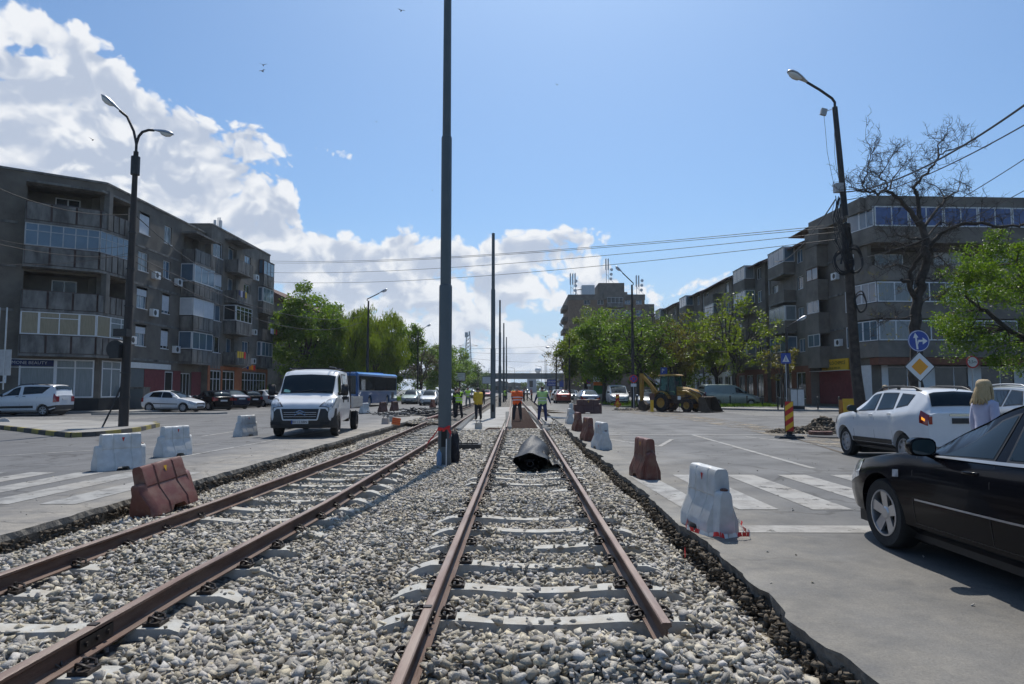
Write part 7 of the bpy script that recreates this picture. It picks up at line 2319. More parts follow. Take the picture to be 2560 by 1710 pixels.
for px, py, d, lab in ((1584, 947, 54, 'round blue and red no-stopping sign beside the digger arm'), (1472, 953, 84, 'small no-stopping sign in the shade left of the totem sign')):
 q = AD(px, py, d); s = post_sign(lab, px, d, q.z, 0)
 mb = MB(); disc(mb, .32, .03, .045); f1 = mb.build('red_rim', M['r_stripe'], s, loc=(0, 0, q.z))
 mb = MB(); disc(mb, .25, .046, .05); f2 = mb.build('blue_face', M['s_blue'], f1)
 mb = MB(); mb.box((0, -.053, 0), (.06, .004, .52), Matrix.Rotation(.78, 3, 'Y')); mb.box((0, -.0531, 0), (.06, .0035, .52), Matrix.Rotation(-.78, 3, 'Y')); mb.build('cross', M['r_stripe'], f2)
 mb = MB(); mb.b2(-.22, .22, -.05, -.035, q.z - .62, q.z - .38); mb.build('sub_panel', M['s_white'], s)
q = AD(1660, 927, 62); s = post_sign('blue parking sign showing above the digger cab roof', 1660, 62, q.z, 0)
mb = MB(); mb.b2(-.3, .3, -.05, -.03, q.z - .34, q.z + .3); f1 = mb.build('blue_panel', M['s_blue'], s); text_obj('P', .5, M['s_white'], f1, (-.08, -.054, q.z - .02), (math.pi / 2, 0, 0))
q = G(1974, 1096)
s = thing('delineator_board', 'tall red and yellow striped hazard board on a black foot at right', 'hazard board', (q.x, q.y, 0))
mb = MB(); mb.b2(-.135, .135, -.02, .02, .20, 1.14); bo_ = mb.build('board', M['s_black'], s)
mb = MB(); x0, x1, z0, z1 = -.125, .125, .21, 1.13
n = 8
for k in range(-2, n + 1):
 mb.cur = k % 2
 zA = z0 + k * .155; sl_ = .17
 poly = [(x0, zA), (x1, zA + sl_), (x1, zA + sl_ + .155), (x0, zA + .155)]
 def clipz(P, lim, up):
  out = []
  for i in range(len(P)):
   a, b_ = P[i], P[(i + 1) % len(P)]
   ia = a[1] <= lim if up else a[1] >= lim; ib = b_[1] <= lim if up else b_[1] >= lim
   if ia: out.append(a)
   if ia != ib:
    t = (lim - a[1]) / (b_[1] - a[1]); out.append((a[0] + (b_[0] - a[0]) * t, lim))
  return out
 poly = clipz(poly, z1, True)
 if poly: poly = clipz(poly, z0, False)
 if len(poly) > 2: mb.add([(x, -.023, z) for x, z in poly], [tuple(range(len(poly)))])
mb.build('stripes', [M['y_stripe'], M['r_stripe']], bo_)
mb = MB(); mb.tube([(0, 0, .03), (0, 0, .22)], [.07, .10], 8); mb.box((0, 0, .04), (.80, .40, .07), taper=.9); mb.box((0, 0, .09), (.34, .24, .07), taper=.7); mb.build('foot', M['black'], s)
q = G(1544, 1024)
s = thing('delineator_board', 'red and yellow hazard board with a small warning triangle left of the digger', 'hazard board', (q.x, q.y, 0))
mb = MB(); mb.b2(-.13, .13, -.02, .02, .15, 1.15)
bo_ = mb.build('board', M['r_stripe'], s)
mb = MB()
for k in range(3): mb.add([(-.12, -.023, .95 - .33 * k), (.12, -.023, 1.08 - .33 * k), (.12, -.023, .93 - .33 * k), (-.12, -.023, .80 - .33 * k)], [(0, 1, 2, 3)])
mb.build('stripes', M['y_stripe'], bo_)
mb = MB(); mb.add([(-.30, -.05, .32), (.30, -.05, .32), (0, -.05, .86)], [(0, 1, 2)]); t_ = mb.build('triangle', M['r_stripe'], s)
mb = MB(); mb.add([(-.18, -.054, .38), (.18, -.054, .38), (0, -.054, .71)], [(0, 1, 2)]); mb.build('triangle_face', M['y_stripe'], t_)
mb = MB(); mb.box((0, 0, .05), (.5, .35, .1), taper=.8); mb.build('foot', M['black'], s)
for px, py, lab in ((1216, 988, 'orange traffic marker far off behind the yellow-shirted worker'), (1376, 992, 'orange traffic marker between the workers and the red car')):
 q = G(px, py); s = thing('traffic_marker', lab, 'traffic marker', (q.x, q.y, 0))
 mb = MB(); mb.lathe([(.22, 0), (.2, .1), (.17, .12), (.16, 1.2), (.10, 1.3), (.001, 1.3)], 14); mb.build('marker_body', M['orange_pl'], s, smooth=40)
 mb = MB()
 for z in (.4, .8): mb.lathe([(.178, z), (.175, z + .15)], 14)
 mb.build('band', M['y_stripe'], s)
q = G(1496, 1003); s = thing('totem_sign', 'white, orange and green totem sign by the row of parked cars', 'sign', (9.05, 76, 0))
x_ = AD(1496, 960, 76).x - 9.05
for z0, z1, c in ((3.15, 3.3, 's_orange'), (2.35, 3.14, 's_white'), (1.97, 2.34, 'orange_pl'), (1.02, 1.96, 's_green'), (0, 1.01, 'frame_g')):
 mb = MB(); mb.b2(x_ - .55, x_ + .55, -.1, .1, z0, z1); mb.build('panel', M[c], s)
text_obj('CRISTAL', .22, M['s_green'], s, (x_, -.105, 2.85), (math.pi / 2, 0, 0)); text_obj('CENTER', .16, M['orange_pl'], s, (x_ + .1, -.105, 2.58), (math.pi / 2, 0, 0))
s = thing('road_sign', 'back of a road sign cut off by the left edge of the photo', 'road sign', (G(10, 1063).x, G(10, 1063).y, 0))
hd = s.location.y
mb = MB(); mb.tube([(0, 0, -.1), (0, 0, 3.4)], .03, 8); mb.tube([(-.32, 0, .1), (-.32, 0, 3.4)], .03, 8); mb.build('post', M['alu'], s)
mb = MB(); mb.b2(-.62, .18, -.03, -.01, 2.1, 3.2); disc(mb, .3, .0, .02); mb.build('panel_back', M['frame_g'], s)
for v in s.children[-1].data.vertices[-160:]: v.co.z += 1.6; v.co.x -= .1; v.co.y -= .03
q = AD(1996, 1024, 48.5); s = thing('utility_cabinet', 'pale graffitied utility cabinet on the pavement at right', 'cabinet', (q.x, 48.8, .12))
mb = MB(); mb.b2(-.5, .5, -.2, .2, .2, 1.42); mb.b2(-.54, .54, -.24, .24, 1.42, 1.47); mb.build('case', M['conc_panel'], s)
mb = MB(); mb.b2(-.5, .5, -.2, .2, 0, .2); mb.build('base', M['dark_int'], s)
mb = MB(); mb.b2(-.46, -.02, -.212, -.2, .25, 1.38); mb.b2(.02, .46, -.212, -.2, .25, 1.38); mb.build('door', M['alu'], s)
for i, px in enumerate((1945, 2045, 2098, 1826, 1868, 1906)):
 d = 47.9 if i < 3 else 56.5
 q = AD(px, 1020, d); s = thing('bollard', 'thin black bollard along the kerb of the right pavement', 'bollard', (q.x, d, .1), group='black bollards at the right kerb')
 mb = MB(); mb.lathe([(.05, 0), (.05, .78), (.07, .80), (.07, .88), (.02, .93), (.001, .93)], 10); mb.build('shaft', M['black'], s, smooth=40)
s = thing('utility_cabinet', 'grey electricity cabinet beside the salon at the foot of the left block', 'cabinet', (-26.6, 47.7, .13))
mb = MB(); mb.b2(-.5, .5, -.4, .4, 0, 1.5); mb.b2(-.54, .54, -.44, .44, 1.5, 1.55); mb.build('case', M['conc_panel'], s)
mb = MB(); mb.b2(-.45, .45, -.412, -.4, .1, 1.4); mb.build('door', M['pole'], s)
s = thing('bench', 'small black iron bench on the grass behind the digger bucket', 'bench', (15.5, 56.6, .1))
mb = MB()
for z, y in ((.45, 0), (.45, .15), (.45, .3)): mb.b2(-.7, .7, y - .06, y + .06, z, z + .03)
mb.build('seat', M['darkmetal'], s)
mb = MB()
for z in (.62, .78): mb.b2(-.7, .7, .40, .43, z, z + .1)
mb.build('backrest', M['darkmetal'], s)
for sx in (-1, 1):
 mb = MB(); mb.tube([(sx * .6, -.05, 0), (sx * .62, 0, .45), (sx * .6, .36, .45), (sx * .6, .42, .9)], .025, 6); mb.tube([(sx * .6, .36, .45), (sx * .6, .42, 0)], .025, 6); mb.build('leg', M['darkmetal'], s)
s = thing('sandwich_board', 'yellow folding board leaning beside the utility pole', 'sign', (14.45, 30.0, 0))
mb = MB(); mb.add([(-.3, 0, .02), (.3, 0, .02), (.24, .25, 1.1), (-.24, .25, 1.1), (-.3, .03, .02), (.3, .03, .02), (.24, .28, 1.1), (-.24, .28, 1.1)], [(0, 1, 2, 3), (7, 6, 5, 4), (0, 4, 5, 1), (2, 6, 7, 3), (1, 5, 6, 2), (0, 3, 7, 4)]); mb.build('board', M['y_stripe'], s)
mb = MB(); mb.b2(-.3, .3, .5, .53, .02, 1.05); mb.build('back_leg', M['wood'], s)
def wire(label, a, b_, sag=.5, r=.018, n=28):
 a, b_ = Vector(a), Vector(b_)
 mb = MB(); mb.tube([a.lerp(b_, t) - Vector((0, 0, sag * 4 * t * (1 - t))) for t in [k / n for k in range(n + 1)]], r, 5)
 return tag(mb.build('overhead_wire', M['wire']), label, 'wire', None)
for i, (p, q, sg_, lab) in enumerate((((666, 652, 74), (2060, 565, 28), .55, 'topmost thin wire crossing the avenue between the two sides'), ((666, 657, 74), (2112, 566, 28), .5, 'second thin wire from the top crossing the avenue'),
          ((668, 681, 73), (2112, 578, 28), .6, 'third thin wire crossing the avenue'), ((668, 704, 73), (2112, 596, 28), .75, 'lowest thin wire crossing the avenue'))):
 wire(lab, AD(p[0], p[1], p[2]), AD(q[0], q[1], q[2]), sg_, .015)
E_ = [((2113, 480, 28), (2600, 235, 14), .45, .026, 'thick upper cable running from the right pole out past the bare tree'), ((2115, 500, 28), (2600, 290, 14), .3, .016, 'second cable running up to the right from the right pole'),
  ((2118, 620, 28), (2600, 372, 14), .3, .010, 'third thin cable running up to the right through the bare tree'), ((2118, 650, 28), (2600, 455, 14), .3, .009, 'lowest thin cable running right across the corner block'),
  ((2088, 500, 28), (1930, 652, 66), .9, .030, 'dark cable sagging from the right pole down to the tiled eaves'), ((1930, 652, 66), (1790, 720, 84), .6, .03, 'cable continuing along the tiled eaves of the staggered block'),
  ((335, 640, 28.5), (0, 611, 24), .2, .012, 'thin wire from the left lamp post to the left edge, above the glazed corner balcony'), ((333, 612, 28.5), (0, 600, 24), .25, .010, 'upper thin wire from the left lamp post to the left edge'),
  ((332, 630, 28.5), (0, 660, 24), .2, .010, 'lower thin wire sagging from the left lamp post to the left edge'), ((335, 535, 28.5), (0, 472, 24), .35, .014, 'highest wire from the left lamp post to the left edge'),
  ((343, 542, 28.5), (560, 690, 66), .5, .022, 'dark wire from the left lamp post down to the second block'), ((340, 640, 28.5), (905, 790, 60), 1.2, .018, 'wire from the left lamp post to the lamp behind the bus'),
  ((340, 655, 28.5), (905, 805, 60), 1.6, .016, 'lower wire from the left lamp post to the lamp behind the bus'), ((1585, 800, 57), (1775, 775, 66), .9, .02, 'slack wire between the mossy lamp post and the staggered block'),
  ((1150, 870, 160), (1400, 862, 230), .5, .03, 'faint high line far off above the bridge'), ((1150, 880, 160), (1400, 880, 230), .5, .03, 'second faint line far off above the bridge'), ((1170, 895, 160), (1400, 905, 230), .5, .03, 'third faint line far off above the bridge')]
for p, q, sg_, r, lab in E_: wire(lab, AD(*p), AD(*q), sg_, r)
def person(label, x, y, z, rz, H=1.75, top='navy', legs='darkc', vest=None, hair='hair_d', lean=0.0, arms='down', stance=.12, cap=None, female=False, twist=0.0, build=1.0, phone=False):
 """faces local +Y; body is one skinned surface"""
 root = thing('person', label, 'person', (x, y, z), rad(rz))
 k = H / 1.75
 bw = build
 pelv = Vector((0, 0, .93))
 def up(v):          # lean upper body about the pelvis, forward (+Y)
  r = v - pelv; c, s = math.cos(lean), math.sin(lean)
  return pelv + Vector((r.x, r.y * c + r.z * s, -r.y * s + r.z * c))
 sw = .185 if not female else .16
 J = {'pelvis': (pelv, .155 * bw, .125 * bw), 'waist': (up(Vector((0, .0, 1.08))), .155 * bw if not female else .12, .12 * bw), 'chest': (up(Vector((0, 0, 1.27))), .175 * bw, .13 * bw),
   'upch': (up(Vector((0, -.005, 1.40))), .15 * bw, .11), 'neck': (up(Vector((0, 0, 1.50))), .052, .052), 'head0': (up(Vector((0, .015, 1.57))), .066, .074), 'head1': (up(Vector((0, .02, 1.65))), .078, .094), 'head2': (up(Vector((0, .01, 1.715))), .05, .06)}
 E_ = [('pelvis', 'waist'), ('waist', 'chest'), ('chest', 'upch'), ('upch', 'neck'), ('neck', 'head0'), ('head0', 'head1'), ('head1', 'head2')]
 for s, n in ((-1, 'L'), (1, 'R')):
  J['sh' + n] = (up(Vector((s * sw, 0, 1.405))), .075, .075)
  if arms == 'down' or (arms == 'oneup' and s < 0): el, wr, ha = Vector((s * (sw + .055), -.02, 1.13)), Vector((s * (sw + .06), .06, .90)), Vector((s * (sw + .05), .09, .82))
  elif arms == 'front': el, wr, ha = Vector((s * (sw + .05), .02, 1.14)), Vector((s * .12, .24, 1.02)), Vector((s * .07, .31, 1.03))
  elif arms == 'hips': el, wr, ha = Vector((s * (sw + .17), -.04, 1.18)), Vector((s * (sw + .02), .06, 1.02)), Vector((s * (sw - .03), .08, .98))
  elif arms == 'out': el, wr, ha = Vector((s * (sw + .12), -.01, 1.15)), Vector((s * (sw + .20), .05, .93)), Vector((s * (sw + .22), .08, .86))
  elif arms == 'face': el, wr, ha = Vector((s * (sw + .06), .10, 1.18)), Vector((s * .10, .20, 1.42)), Vector((s * .07, .19, 1.50))
  else: el, wr, ha = Vector((s * (sw + .08), .14, 1.30)), Vector((s * (sw + .02), .30, 1.45)), Vector((s * sw, .34, 1.53))
  J['el' + n] = (up(el), .056, .056); J['wr' + n] = (up(wr), .038, .038); J['ha' + n] = (up(ha), .036, .022)
  J['hip' + n] = (Vector((s * .095, 0, .88)), .118 * bw, .12 * bw); J['kn' + n] = (Vector((s * (.10 + stance * .4), .03 + s * .03, .49)), .086, .088)
  J['an' + n] = (Vector((s * (.10 + stance * .6), -.03 + s * .05, .09)), .066, .07); J['to' + n] = (Vector((s * (.115 + stance * .6), .12 + s * .05, .035)), .040, .030)
  E_ += [('upch', 'sh' + n), ('sh' + n, 'el' + n), ('el' + n, 'wr' + n), ('wr' + n, 'ha' + n), ('pelvis', 'hip' + n), ('hip' + n, 'kn' + n), ('kn' + n, 'an' + n), ('an' + n, 'to' + n)]
 bm = bmesh.new(); ly = bm.verts.layers.skin.verify()
 vm = {}
 for n_, (p, r1, r2) in J.items():
  v = bm.verts.new(p * k); v[ly].radius = (r1 * k, r2 * k); vm[n_] = v
  v[ly].use_root = (n_ == 'pelvis')
 for a, b_ in E_: bm.edges.new((vm[a], vm[b_]))
 me = bpy.data.meshes.new('b'); bm.to_mesh(me); bm.free()
 o = bpy.data.objects.new('b', me); COL.objects.link(o)
 md = o.modifiers.new('s', 'SKIN'); md.use_smooth_shade = True
 sb_ = o.modifiers.new('u', 'SUBSURF'); sb_.levels = 1; sb_.render_levels = 1
 dg = bpy.context.evaluated_depsgraph_get(); dg.update()
 bme = bpy.data.meshes.new_from_object(o.evaluated_get(dg)); bpy.data.objects.remove(o)
 mb = MB()
 for s, n in ((-1, 'L'), (1, 'R')):
  h = J['ha' + n][0] * k; d = (J['ha' + n][0] - J['wr' + n][0]).normalized(); sd = Vector((s, 0, 0)); f_ = d.cross(sd).normalized() if d.cross(sd).length > .1 else Vector((0, 1, 0)); sd = f_.cross(d)
  for q, (ln, o_) in enumerate(((.062, -.024), (.072, -.008), (.067, .008), (.052, .023))):
   b0 = h + f_ * o_ * k + d * .012
   mb.tube([b0, b0 + d * ln * .6 * k, b0 + d * ln * k - sd * .02 * k], [.0095 * k, .0085 * k, .006 * k], 6)
  b0 = h - d * .02 * k - f_ * .025 * k
  mb.tube([b0, b0 - f_ * .03 * k + d * .02 * k, b0 - f_ * .035 * k + d * .045 * k], [.011 * k, .010 * k, .007 * k], 6)
 hc = up(Vector((0, .02, 1.645))) * k
 fw = (up(Vector((0, 1, 1.6))) - up(Vector((0, 0, 1.6)))).normalized(); uv_ = (up(Vector((0, 0, 2))) - up(Vector((0, 0, 1)))).normalized()
 def F3(a, b_, c): return hc + Vector((1, 0, 0)) * a * k + fw * b_ * k + uv_ * c * k
 mb.add([F3(-.012, .086, .018), F3(.012, .086, .018), F3(.016, .092, -.030), F3(-.016, .092, -.030), F3(0, .118, -.022)], [(0, 1, 4), (1, 2, 4), (2, 3, 4), (3, 0, 4)])
 for s in (-1, 1): mb.lathe([(.001, -.008), (.028, -.006), (.03, .004), (.001, .008)], 10, Matrix.Translation(F3(s * .078, .0, -.0)) @ Matrix.Rotation(math.pi / 2, 4, 'Y') @ Matrix.Scale(.75, 4))
 mb.cur = 4
 for s in (-1, 1): mb.lathe([(.001, -.008), (.010, -.005), (.012, 0), (.010, .004), (.001, .006)], 8, Matrix.Translation(F3(s * .031, .080, .014)) @ Matrix.Rotation(-math.pi / 2, 4, 'X'))
 mb.cur = 5; mb.box(F3(0, .088, -.056), (.045 * k, .01, .010))
 bme.materials.clear()
 bm = bmesh.new(); bm.from_mesh(bme)
 zw = pelv.z * k; nk = up(Vector((0, 0, 1.475))) * k
 for f in bm.faces:
  c = f.calc_center_median()
  rel = (c - nk).dot(uv_)
  i = 1
  if c.z < .10 * k: i = 3
  elif c.z < zw + .02 * k and abs(c.x) < .26 * k and not any((c - J['wr' + n][0] * k).length < .12 * k or (c - J['ha' + n][0] * k).length < .09 * k for n in 'LR'): i = 2
  if rel > 0 and abs(c.x) < .13 * k: i = 0
  if any((c - J['ha' + n][0] * k).length < .065 * k for n in 'LR'): i = 0
  f.material_index = i; f.smooth = True
 n0 = len(bm.faces)
 add = mb.mesh('t', [M['skin'], M['skin'], M['skin'], M['skin'], M['s_black'], M['r_stripe']])
 bm.from_mesh(add)
 bm.to_mesh(bme); bm.free()
 for mt in ('skin', top, legs, 's_black', 's_black', 'tail'): bme.materials.append(M[mt])
 bme.name = 'body'
 body_o = place_mesh('body', bme, root)
 def shell(nm, cond, off, mat, smooth=True, name=None, push=None):
  b2 = bmesh.new(); b2.from_mesh(bme); b2.normal_update()
  b2.faces.ensure_lookup_table()
  dead = [f for i, f in enumerate(b2.faces) if i >= n0 or not cond(f.calc_center_median())]
  bmesh.ops.delete(b2, geom=dead, context='FACES')
  for v in b2.verts: v.co += v.normal * off * k
  if push:
   for v in b2.verts: v.co += push(v.co)
  bmesh.ops.solidify(b2, geom=b2.faces[:], thickness=-.006 * k)
  m2 = bpy.data.meshes.new(nm); b2.to_mesh(m2); b2.free()
  m2.materials.clear()
  for q in range(6): m2.materials.append(M[mat])
  return place_mesh(nm, m2, root)
 inv = lambda c: pelv * k + Matrix.Rotation(lean, 3, 'X') @ (c - pelv * k)
 def loc(c):
  r = c - pelv * k; cl_, sl_ = math.cos(lean), math.sin(lean)
  return Vector((r.x, r.y * cl_ - r.z * sl_, r.y * sl_ + r.z * cl_)) / k + pelv
 if vest:
  def cv(c):
   q = loc(c); return .86 < q.z < 1.46 and abs(q.x) < (.225 if q.z > 1.25 else .23) * bw and not any((c - J['wr' + n][0] * k).length < .13 * k or (c - J['ha' + n][0] * k).length < .12 * k or (c - J['el' + n][0] * k).length < .075 * k for n in 'LR')
  v_ = shell('safety_vest', cv, .022, vest)
  if vest != 'yel_s':
   for zc in (1.02, 1.16):
    def cs(c, zc=zc):
     q = loc(c); return abs(q.z - zc) < .032 and abs(q.x) < .19 * bw
    b2 = bmesh.new()
    mb = MB(); rg = []
    for zz_ in (zc - .022, zc + .022):
     w_, d_ = (.195 * bw + .02, .150 * bw + .02)
     rg.append([(up(Vector((math.cos(a) * w_, math.sin(a) * d_, zz_)))) * k for a in [2 * math.pi * q / 24 for q in range(24)]])
    mb.rings(rg, caps=False)
    so_ = mb.build('reflective_strip', M['reflect'], v_)
 def ch(c):
  q = loc(c); return q.z > 1.56 and (q.y < .055 if q.z < 1.675 else True) and q.z > 1.60 - (.06 if q.y < .0 else 0)
 shell('hair', ch, .012, hair)
 if female:
  mb = MB(); rr = random.Random(len(label))
  for q in range(70):
   a = rr.uniform(math.pi * 1.02, math.pi * 1.98) if rr.random() < .75 else rr.uniform(math.pi * .85, math.pi * 2.15)
   r0 = .086
   p0 = Vector((math.cos(a) * r0, math.sin(a) * r0 + .01, 1.70)); p1 = Vector((math.cos(a) * .105, math.sin(a) * .11, 1.60)); p2 = Vector((math.cos(a) * .12 + rr.gauss(0, .012), math.sin(a) * .12 - .01, 1.50)); p3 = p2 + Vector((rr.gauss(0, .02), rr.gauss(-.01, .02), -.07 - .03 * rr.random()))
   mb.tube([up(v) * k for v in (p0, p1, p2, p3)], [.012, .018, .017, .004], 5)
  mb.lathe([(.001, 0), (.05, -.004), (.082, -.03), (.094, -.075), (.09, -.10)], 18, Matrix.Translation(up(Vector((0, -.005, 1.772))) * k), closed=False)
  mb.build('long_hair', M[hair], root, smooth=60)
 if cap:
  mb = MB(); mb.lathe([(.115, -.02), (.108, .03), (.085, .08), (.04, .10), (.001, .105)], 16, Matrix.Translation(up(Vector((0, .01, 1.685))) * k)); mb.build('cap', M[cap], root, smooth=50)
 return root
def pg(px, py, z=-.12):
 q = G(px, py, z); return q.x, q.y
P_ = [
 ('worker in an orange vest seen from behind, standing on the steel mesh between the rails', 1293, 1052, -.08, 4, dict(H=1.78, vest='orange_v', top='navy', hair='greyc', lean=.12, arms='front', build=1.22, stance=.14)),
 ('worker in blue overalls and faded green vest, right of the orange-vested man', 1356, 1054, -.08, -6, dict(H=1.78, vest='pale_v', top='navy', legs='navy', arms='out', build=1.12)),
 ('stout worker in a yellow shirt and dark trousers standing by the second tram pole', 1196, 1050, -.12, 35, dict(H=1.76, vest='yel_s', top='yel_s', arms='front', build=1.25, lean=.06)),
 ('worker in black with a yellow vest, hands raised, just right of the main pole', 1147, 1046, -.12, 150, dict(H=1.76, vest='yel_v', top='darkc', arms='face', build=1.02)),
 ('second dark-clothed worker half hidden behind the one with raised hands', 1139, 1044, -.12, 60, dict(H=1.74, top='darkc', arms='down')),
 ('worker in a bright green vest and grey trousers on the left track, hands on hips', 1170, 1018, -.05, 175, dict(H=1.76, vest='yel_v', top='greyc', legs='greyc', arms='hips')),
 ('worker in dark clothes with crossed arms behind the yellow-shirted man', 1208, 1012, -.10, 40, dict(H=1.8, top='darkc', arms='front')),
 ('worker in a yellow-green vest right of the third tram pole', 1262, 1005, -.10, -60, dict(H=1.72, vest='yel_v', top='darkc', arms='front', lean=.1)),
 ('worker in a green vest standing in front of the far motor car lights', 1284, 1003, -.10, 160, dict(H=1.74, vest='yel_v', top='darkc')),
 ('worker with an orange top behind the left shoulder of the big orange-vested man', 1293, 1004, -.10, 160, dict(H=1.7, vest='orange_v', top='darkc', arms='front')),
 ('dark-clothed worker pointing, right behind the orange-vested man', 1310, 1004, -.10, 100, dict(H=1.74, top='darkc', arms='front')),
 ('dark-clothed worker in the middle of the far group', 1318, 1002, -.10, -100, dict(H=1.78, top='greyc', arms='front')),
 ('worker in an orange vest leaning forward at the right of the far group', 1329, 1001, -.05, 95, dict(H=1.76, vest='orange_v', top='greyc', lean=.10, arms='hips')),
]
for lab, px, py, z, rz, kw in P_:
 x, y = pg(px, py, z)
 person(lab, x, y, z, rz, **kw)
person('blonde woman in a lilac top walking between the black saloon and white SUV', 6.27, 9.3, 0, -84, H=1.62, top='lilac', legs='navy', hair='hair_bl', female=True, arms='down')
person('blonde pedestrian in a beige top by the foot of the right utility pole', 14.35, 27.0, 0, 170, H=1.66, top='conc_lite', legs='darkc', hair='hair_bl', female=True)
person('pedestrian whose dark head shows above the roof rails of the white SUV', 14.0, 21.5, 0, 90, H=1.64, top='darkc')
RT = thing('membrane_roll', 'half unrolled bundle of black rubber membrane lying between the rails', 'membrane roll', (.27, 13.9, -.165))
mb = MB(); n = 36
rg = []
for i in range(14):
 t = i / 13; y = 1.5 * t
 r = []
 for k in range(n):
  a = 2 * math.pi * k / n
  rx = .33 * (1 - .10 * t) + .03 * math.sin(3 * a + 2 * t); rz_ = .20 + .13 * t + .02 * math.sin(5 * a + 6 * t)
  top_ = .18 + .13 * t
  xx = math.cos(a) * rx - .05 + .12 * t + .02 * math.sin(9 * t + 2 * a); zz_ = max(0.0, top_ + math.sin(a) * rz_ * (1.0 if math.sin(a) > 0 else .9))
  r.append(Vector((xx, y - .06 * math.sin(a) - .10 * math.cos(a) * (1 - t), zz_)))
 rg.append(r)
mb.rings(rg, caps=False)
sp_ = []
for k in range(56):
 a = k / 56 * 2 * math.pi * 1.9 - 1.4; f = .94 - k / 56 * .62
 sp_.append((math.cos(a) * .33 * f - .05, max(.012, .18 + math.sin(a) * .19 * f)))
for (x0, z0), (x1, z1) in zip(sp_[:-1], sp_[1:]): mb.add([(x0, -.03, z0), (x1, -.03, z1), (x1, 1.4, z1), (x0, 1.4, z0)], [(0, 1, 2, 3)])
mb.add([rg[-1][k] for k in range(n)], [tuple(range(n))])
m2 = MB(); m2.tube([(math.cos(q) * .06 - .05, -.03, .18 + math.sin(q) * .055) for q in [2 * math.pi * k / 20 for k in range(21)]], .008, 5, caps=False); m2.build('core_ring', M['darkc'], RT)
mb.build('roll', M['tarp'], RT, smooth=50)
mb = MB(); nx, ny = 18, 16; vs = []
for j in range(ny):
 for i in range(nx):
  u, v = i / (nx - 1), j / (ny - 1)
  x = .20 + u * (.58 - .15 * v); y = .25 + v * 1.1 - .15 * u
  z = .26 * max(0, 1 - u * 2.2) ** 1.3 + .10 * abs(math.sin(u * 9 + v * 5)) * (1 - .3 * u) + .07 * abs(math.sin(v * 11 - u * 4)) + .012
  vs.append((x + .03 * math.sin(v * 8), y, z))
mb.add(vs, [(j * nx + i, j * nx + i + 1, (j + 1) * nx + i + 1, (j + 1) * nx + i) for j in range(ny - 1) for i in range(nx - 1)])
mb.build('loose_flap', M['tarp'], RT, smooth=60)
x0, y0, z0 = -1.66, 15.3, -.17
mb = MB()
for pts in ([(-.15, -.10, .80), (0, -.17, .78), (.13, -.12, .84)], [(-.13, -.14, .80), (-.22, -.16, .66), (-.36, -.14, .50), (-.42, -.14, .34)], [(.10, -.15, .80), (.16, -.18, .70), (.12, -.17, .62)]):
 for (a, b_) in zip(pts[:-1], pts[1:]):
  a, b_ = Vector(a) + Vector((x0, y0, z0)), Vector(b_) + Vector((x0, y0, z0)); w = Vector((.01, 0, .035))
  mb.add([a - w, b_ - w, b_ + w, a + w], [(0, 1, 2, 3)])
mb.tube([(x0 - .12, y0 - .13, z0 + .82), (x0, y0 - .17, z0 + .80), (x0 + .12, y0 - .12, z0 + .86)], .03, 6)
tag(mb.build('ribbon', M['tape_r']), 'red ribbon tied round the foot of the main tram pole', 'ribbon')
mb = MB(); mb.lathe([(.001, 0), (.052, 0), (.056, .03), (.056, .24), (.05, .29), (.02, .34), (.02, .37), (.001, .37)], 18)
o_ = mb.build('water_bottle', M['bottle'], smooth=45, loc=(-1.75, 15.02, -.17)); tag(o_, 'pale blue water bottle standing against the foot of the main pole', 'bottle')
mb = MB(); mb.tube([(-1.60, 15.08, -.17), (-1.60, 15.1, .42)], .012, 8); tag(mb.build('steel_rod', M['s_white']), 'pale upright rod leaning on the main pole beside the bottle', 'rod')
mb = MB(); rr = random.Random(5)
rg = []
for i in range(12):
 t = i / 11; r_ = .13 * math.sin(math.pi * min(1, .15 + t * .8)) ** .6 + .01
 rg.append([Vector((-1.47 + math.cos(a) * r_ * (1 + .28 * math.sin(3 * a + i * .8)) * .8, 15.6 + math.sin(a) * r_, -.17 + .70 * t + .05 * math.sin(2 * a + 1) * t)) for a in [2 * math.pi * k / 16 for k in range(16)]])
mb.rings(rg); o_ = mb.build('draped_cloth', M['darkc'], smooth=60); tag(o_, 'dark coat or cloth draped behind the foot of the main pole', 'cloth')
q = G(1165, 1125, -.17)
s = thing('lifting_cradle', 'rusty square steel frame with lifting rings lying right of the main pole', 'frame', (q.x, q.y, -.17))
mb = MB()
for a, b_ in (((-.36, 0), (.36, 0)), ((-.36, .55), (.36, .55)), ((-.36, 0), (-.36, .55)), ((.36, 0), (.36, .55))): mb.box(((a[0] + b_[0]) / 2, (a[1] + b_[1]) / 2, .09), (abs(a[0] - b_[0]) + .08 + (.002 if a[1] == b_[1] else 0), abs(a[1] - b_[1]) + (.076 if a[1] == b_[1] else .002), .13))
mb.build('frame_bar', M['darkmetal'], s)
for x in (-.2, .1):
 mb = MB(); mb.tube([(x + math.cos(a) * .07, .02, .2 + math.sin(a) * .09) for a in [2 * math.pi * k / 14 for k in range(15)]], .012, 6, caps=False); mb.build('lifting_ring', M['darkmetal'], s)
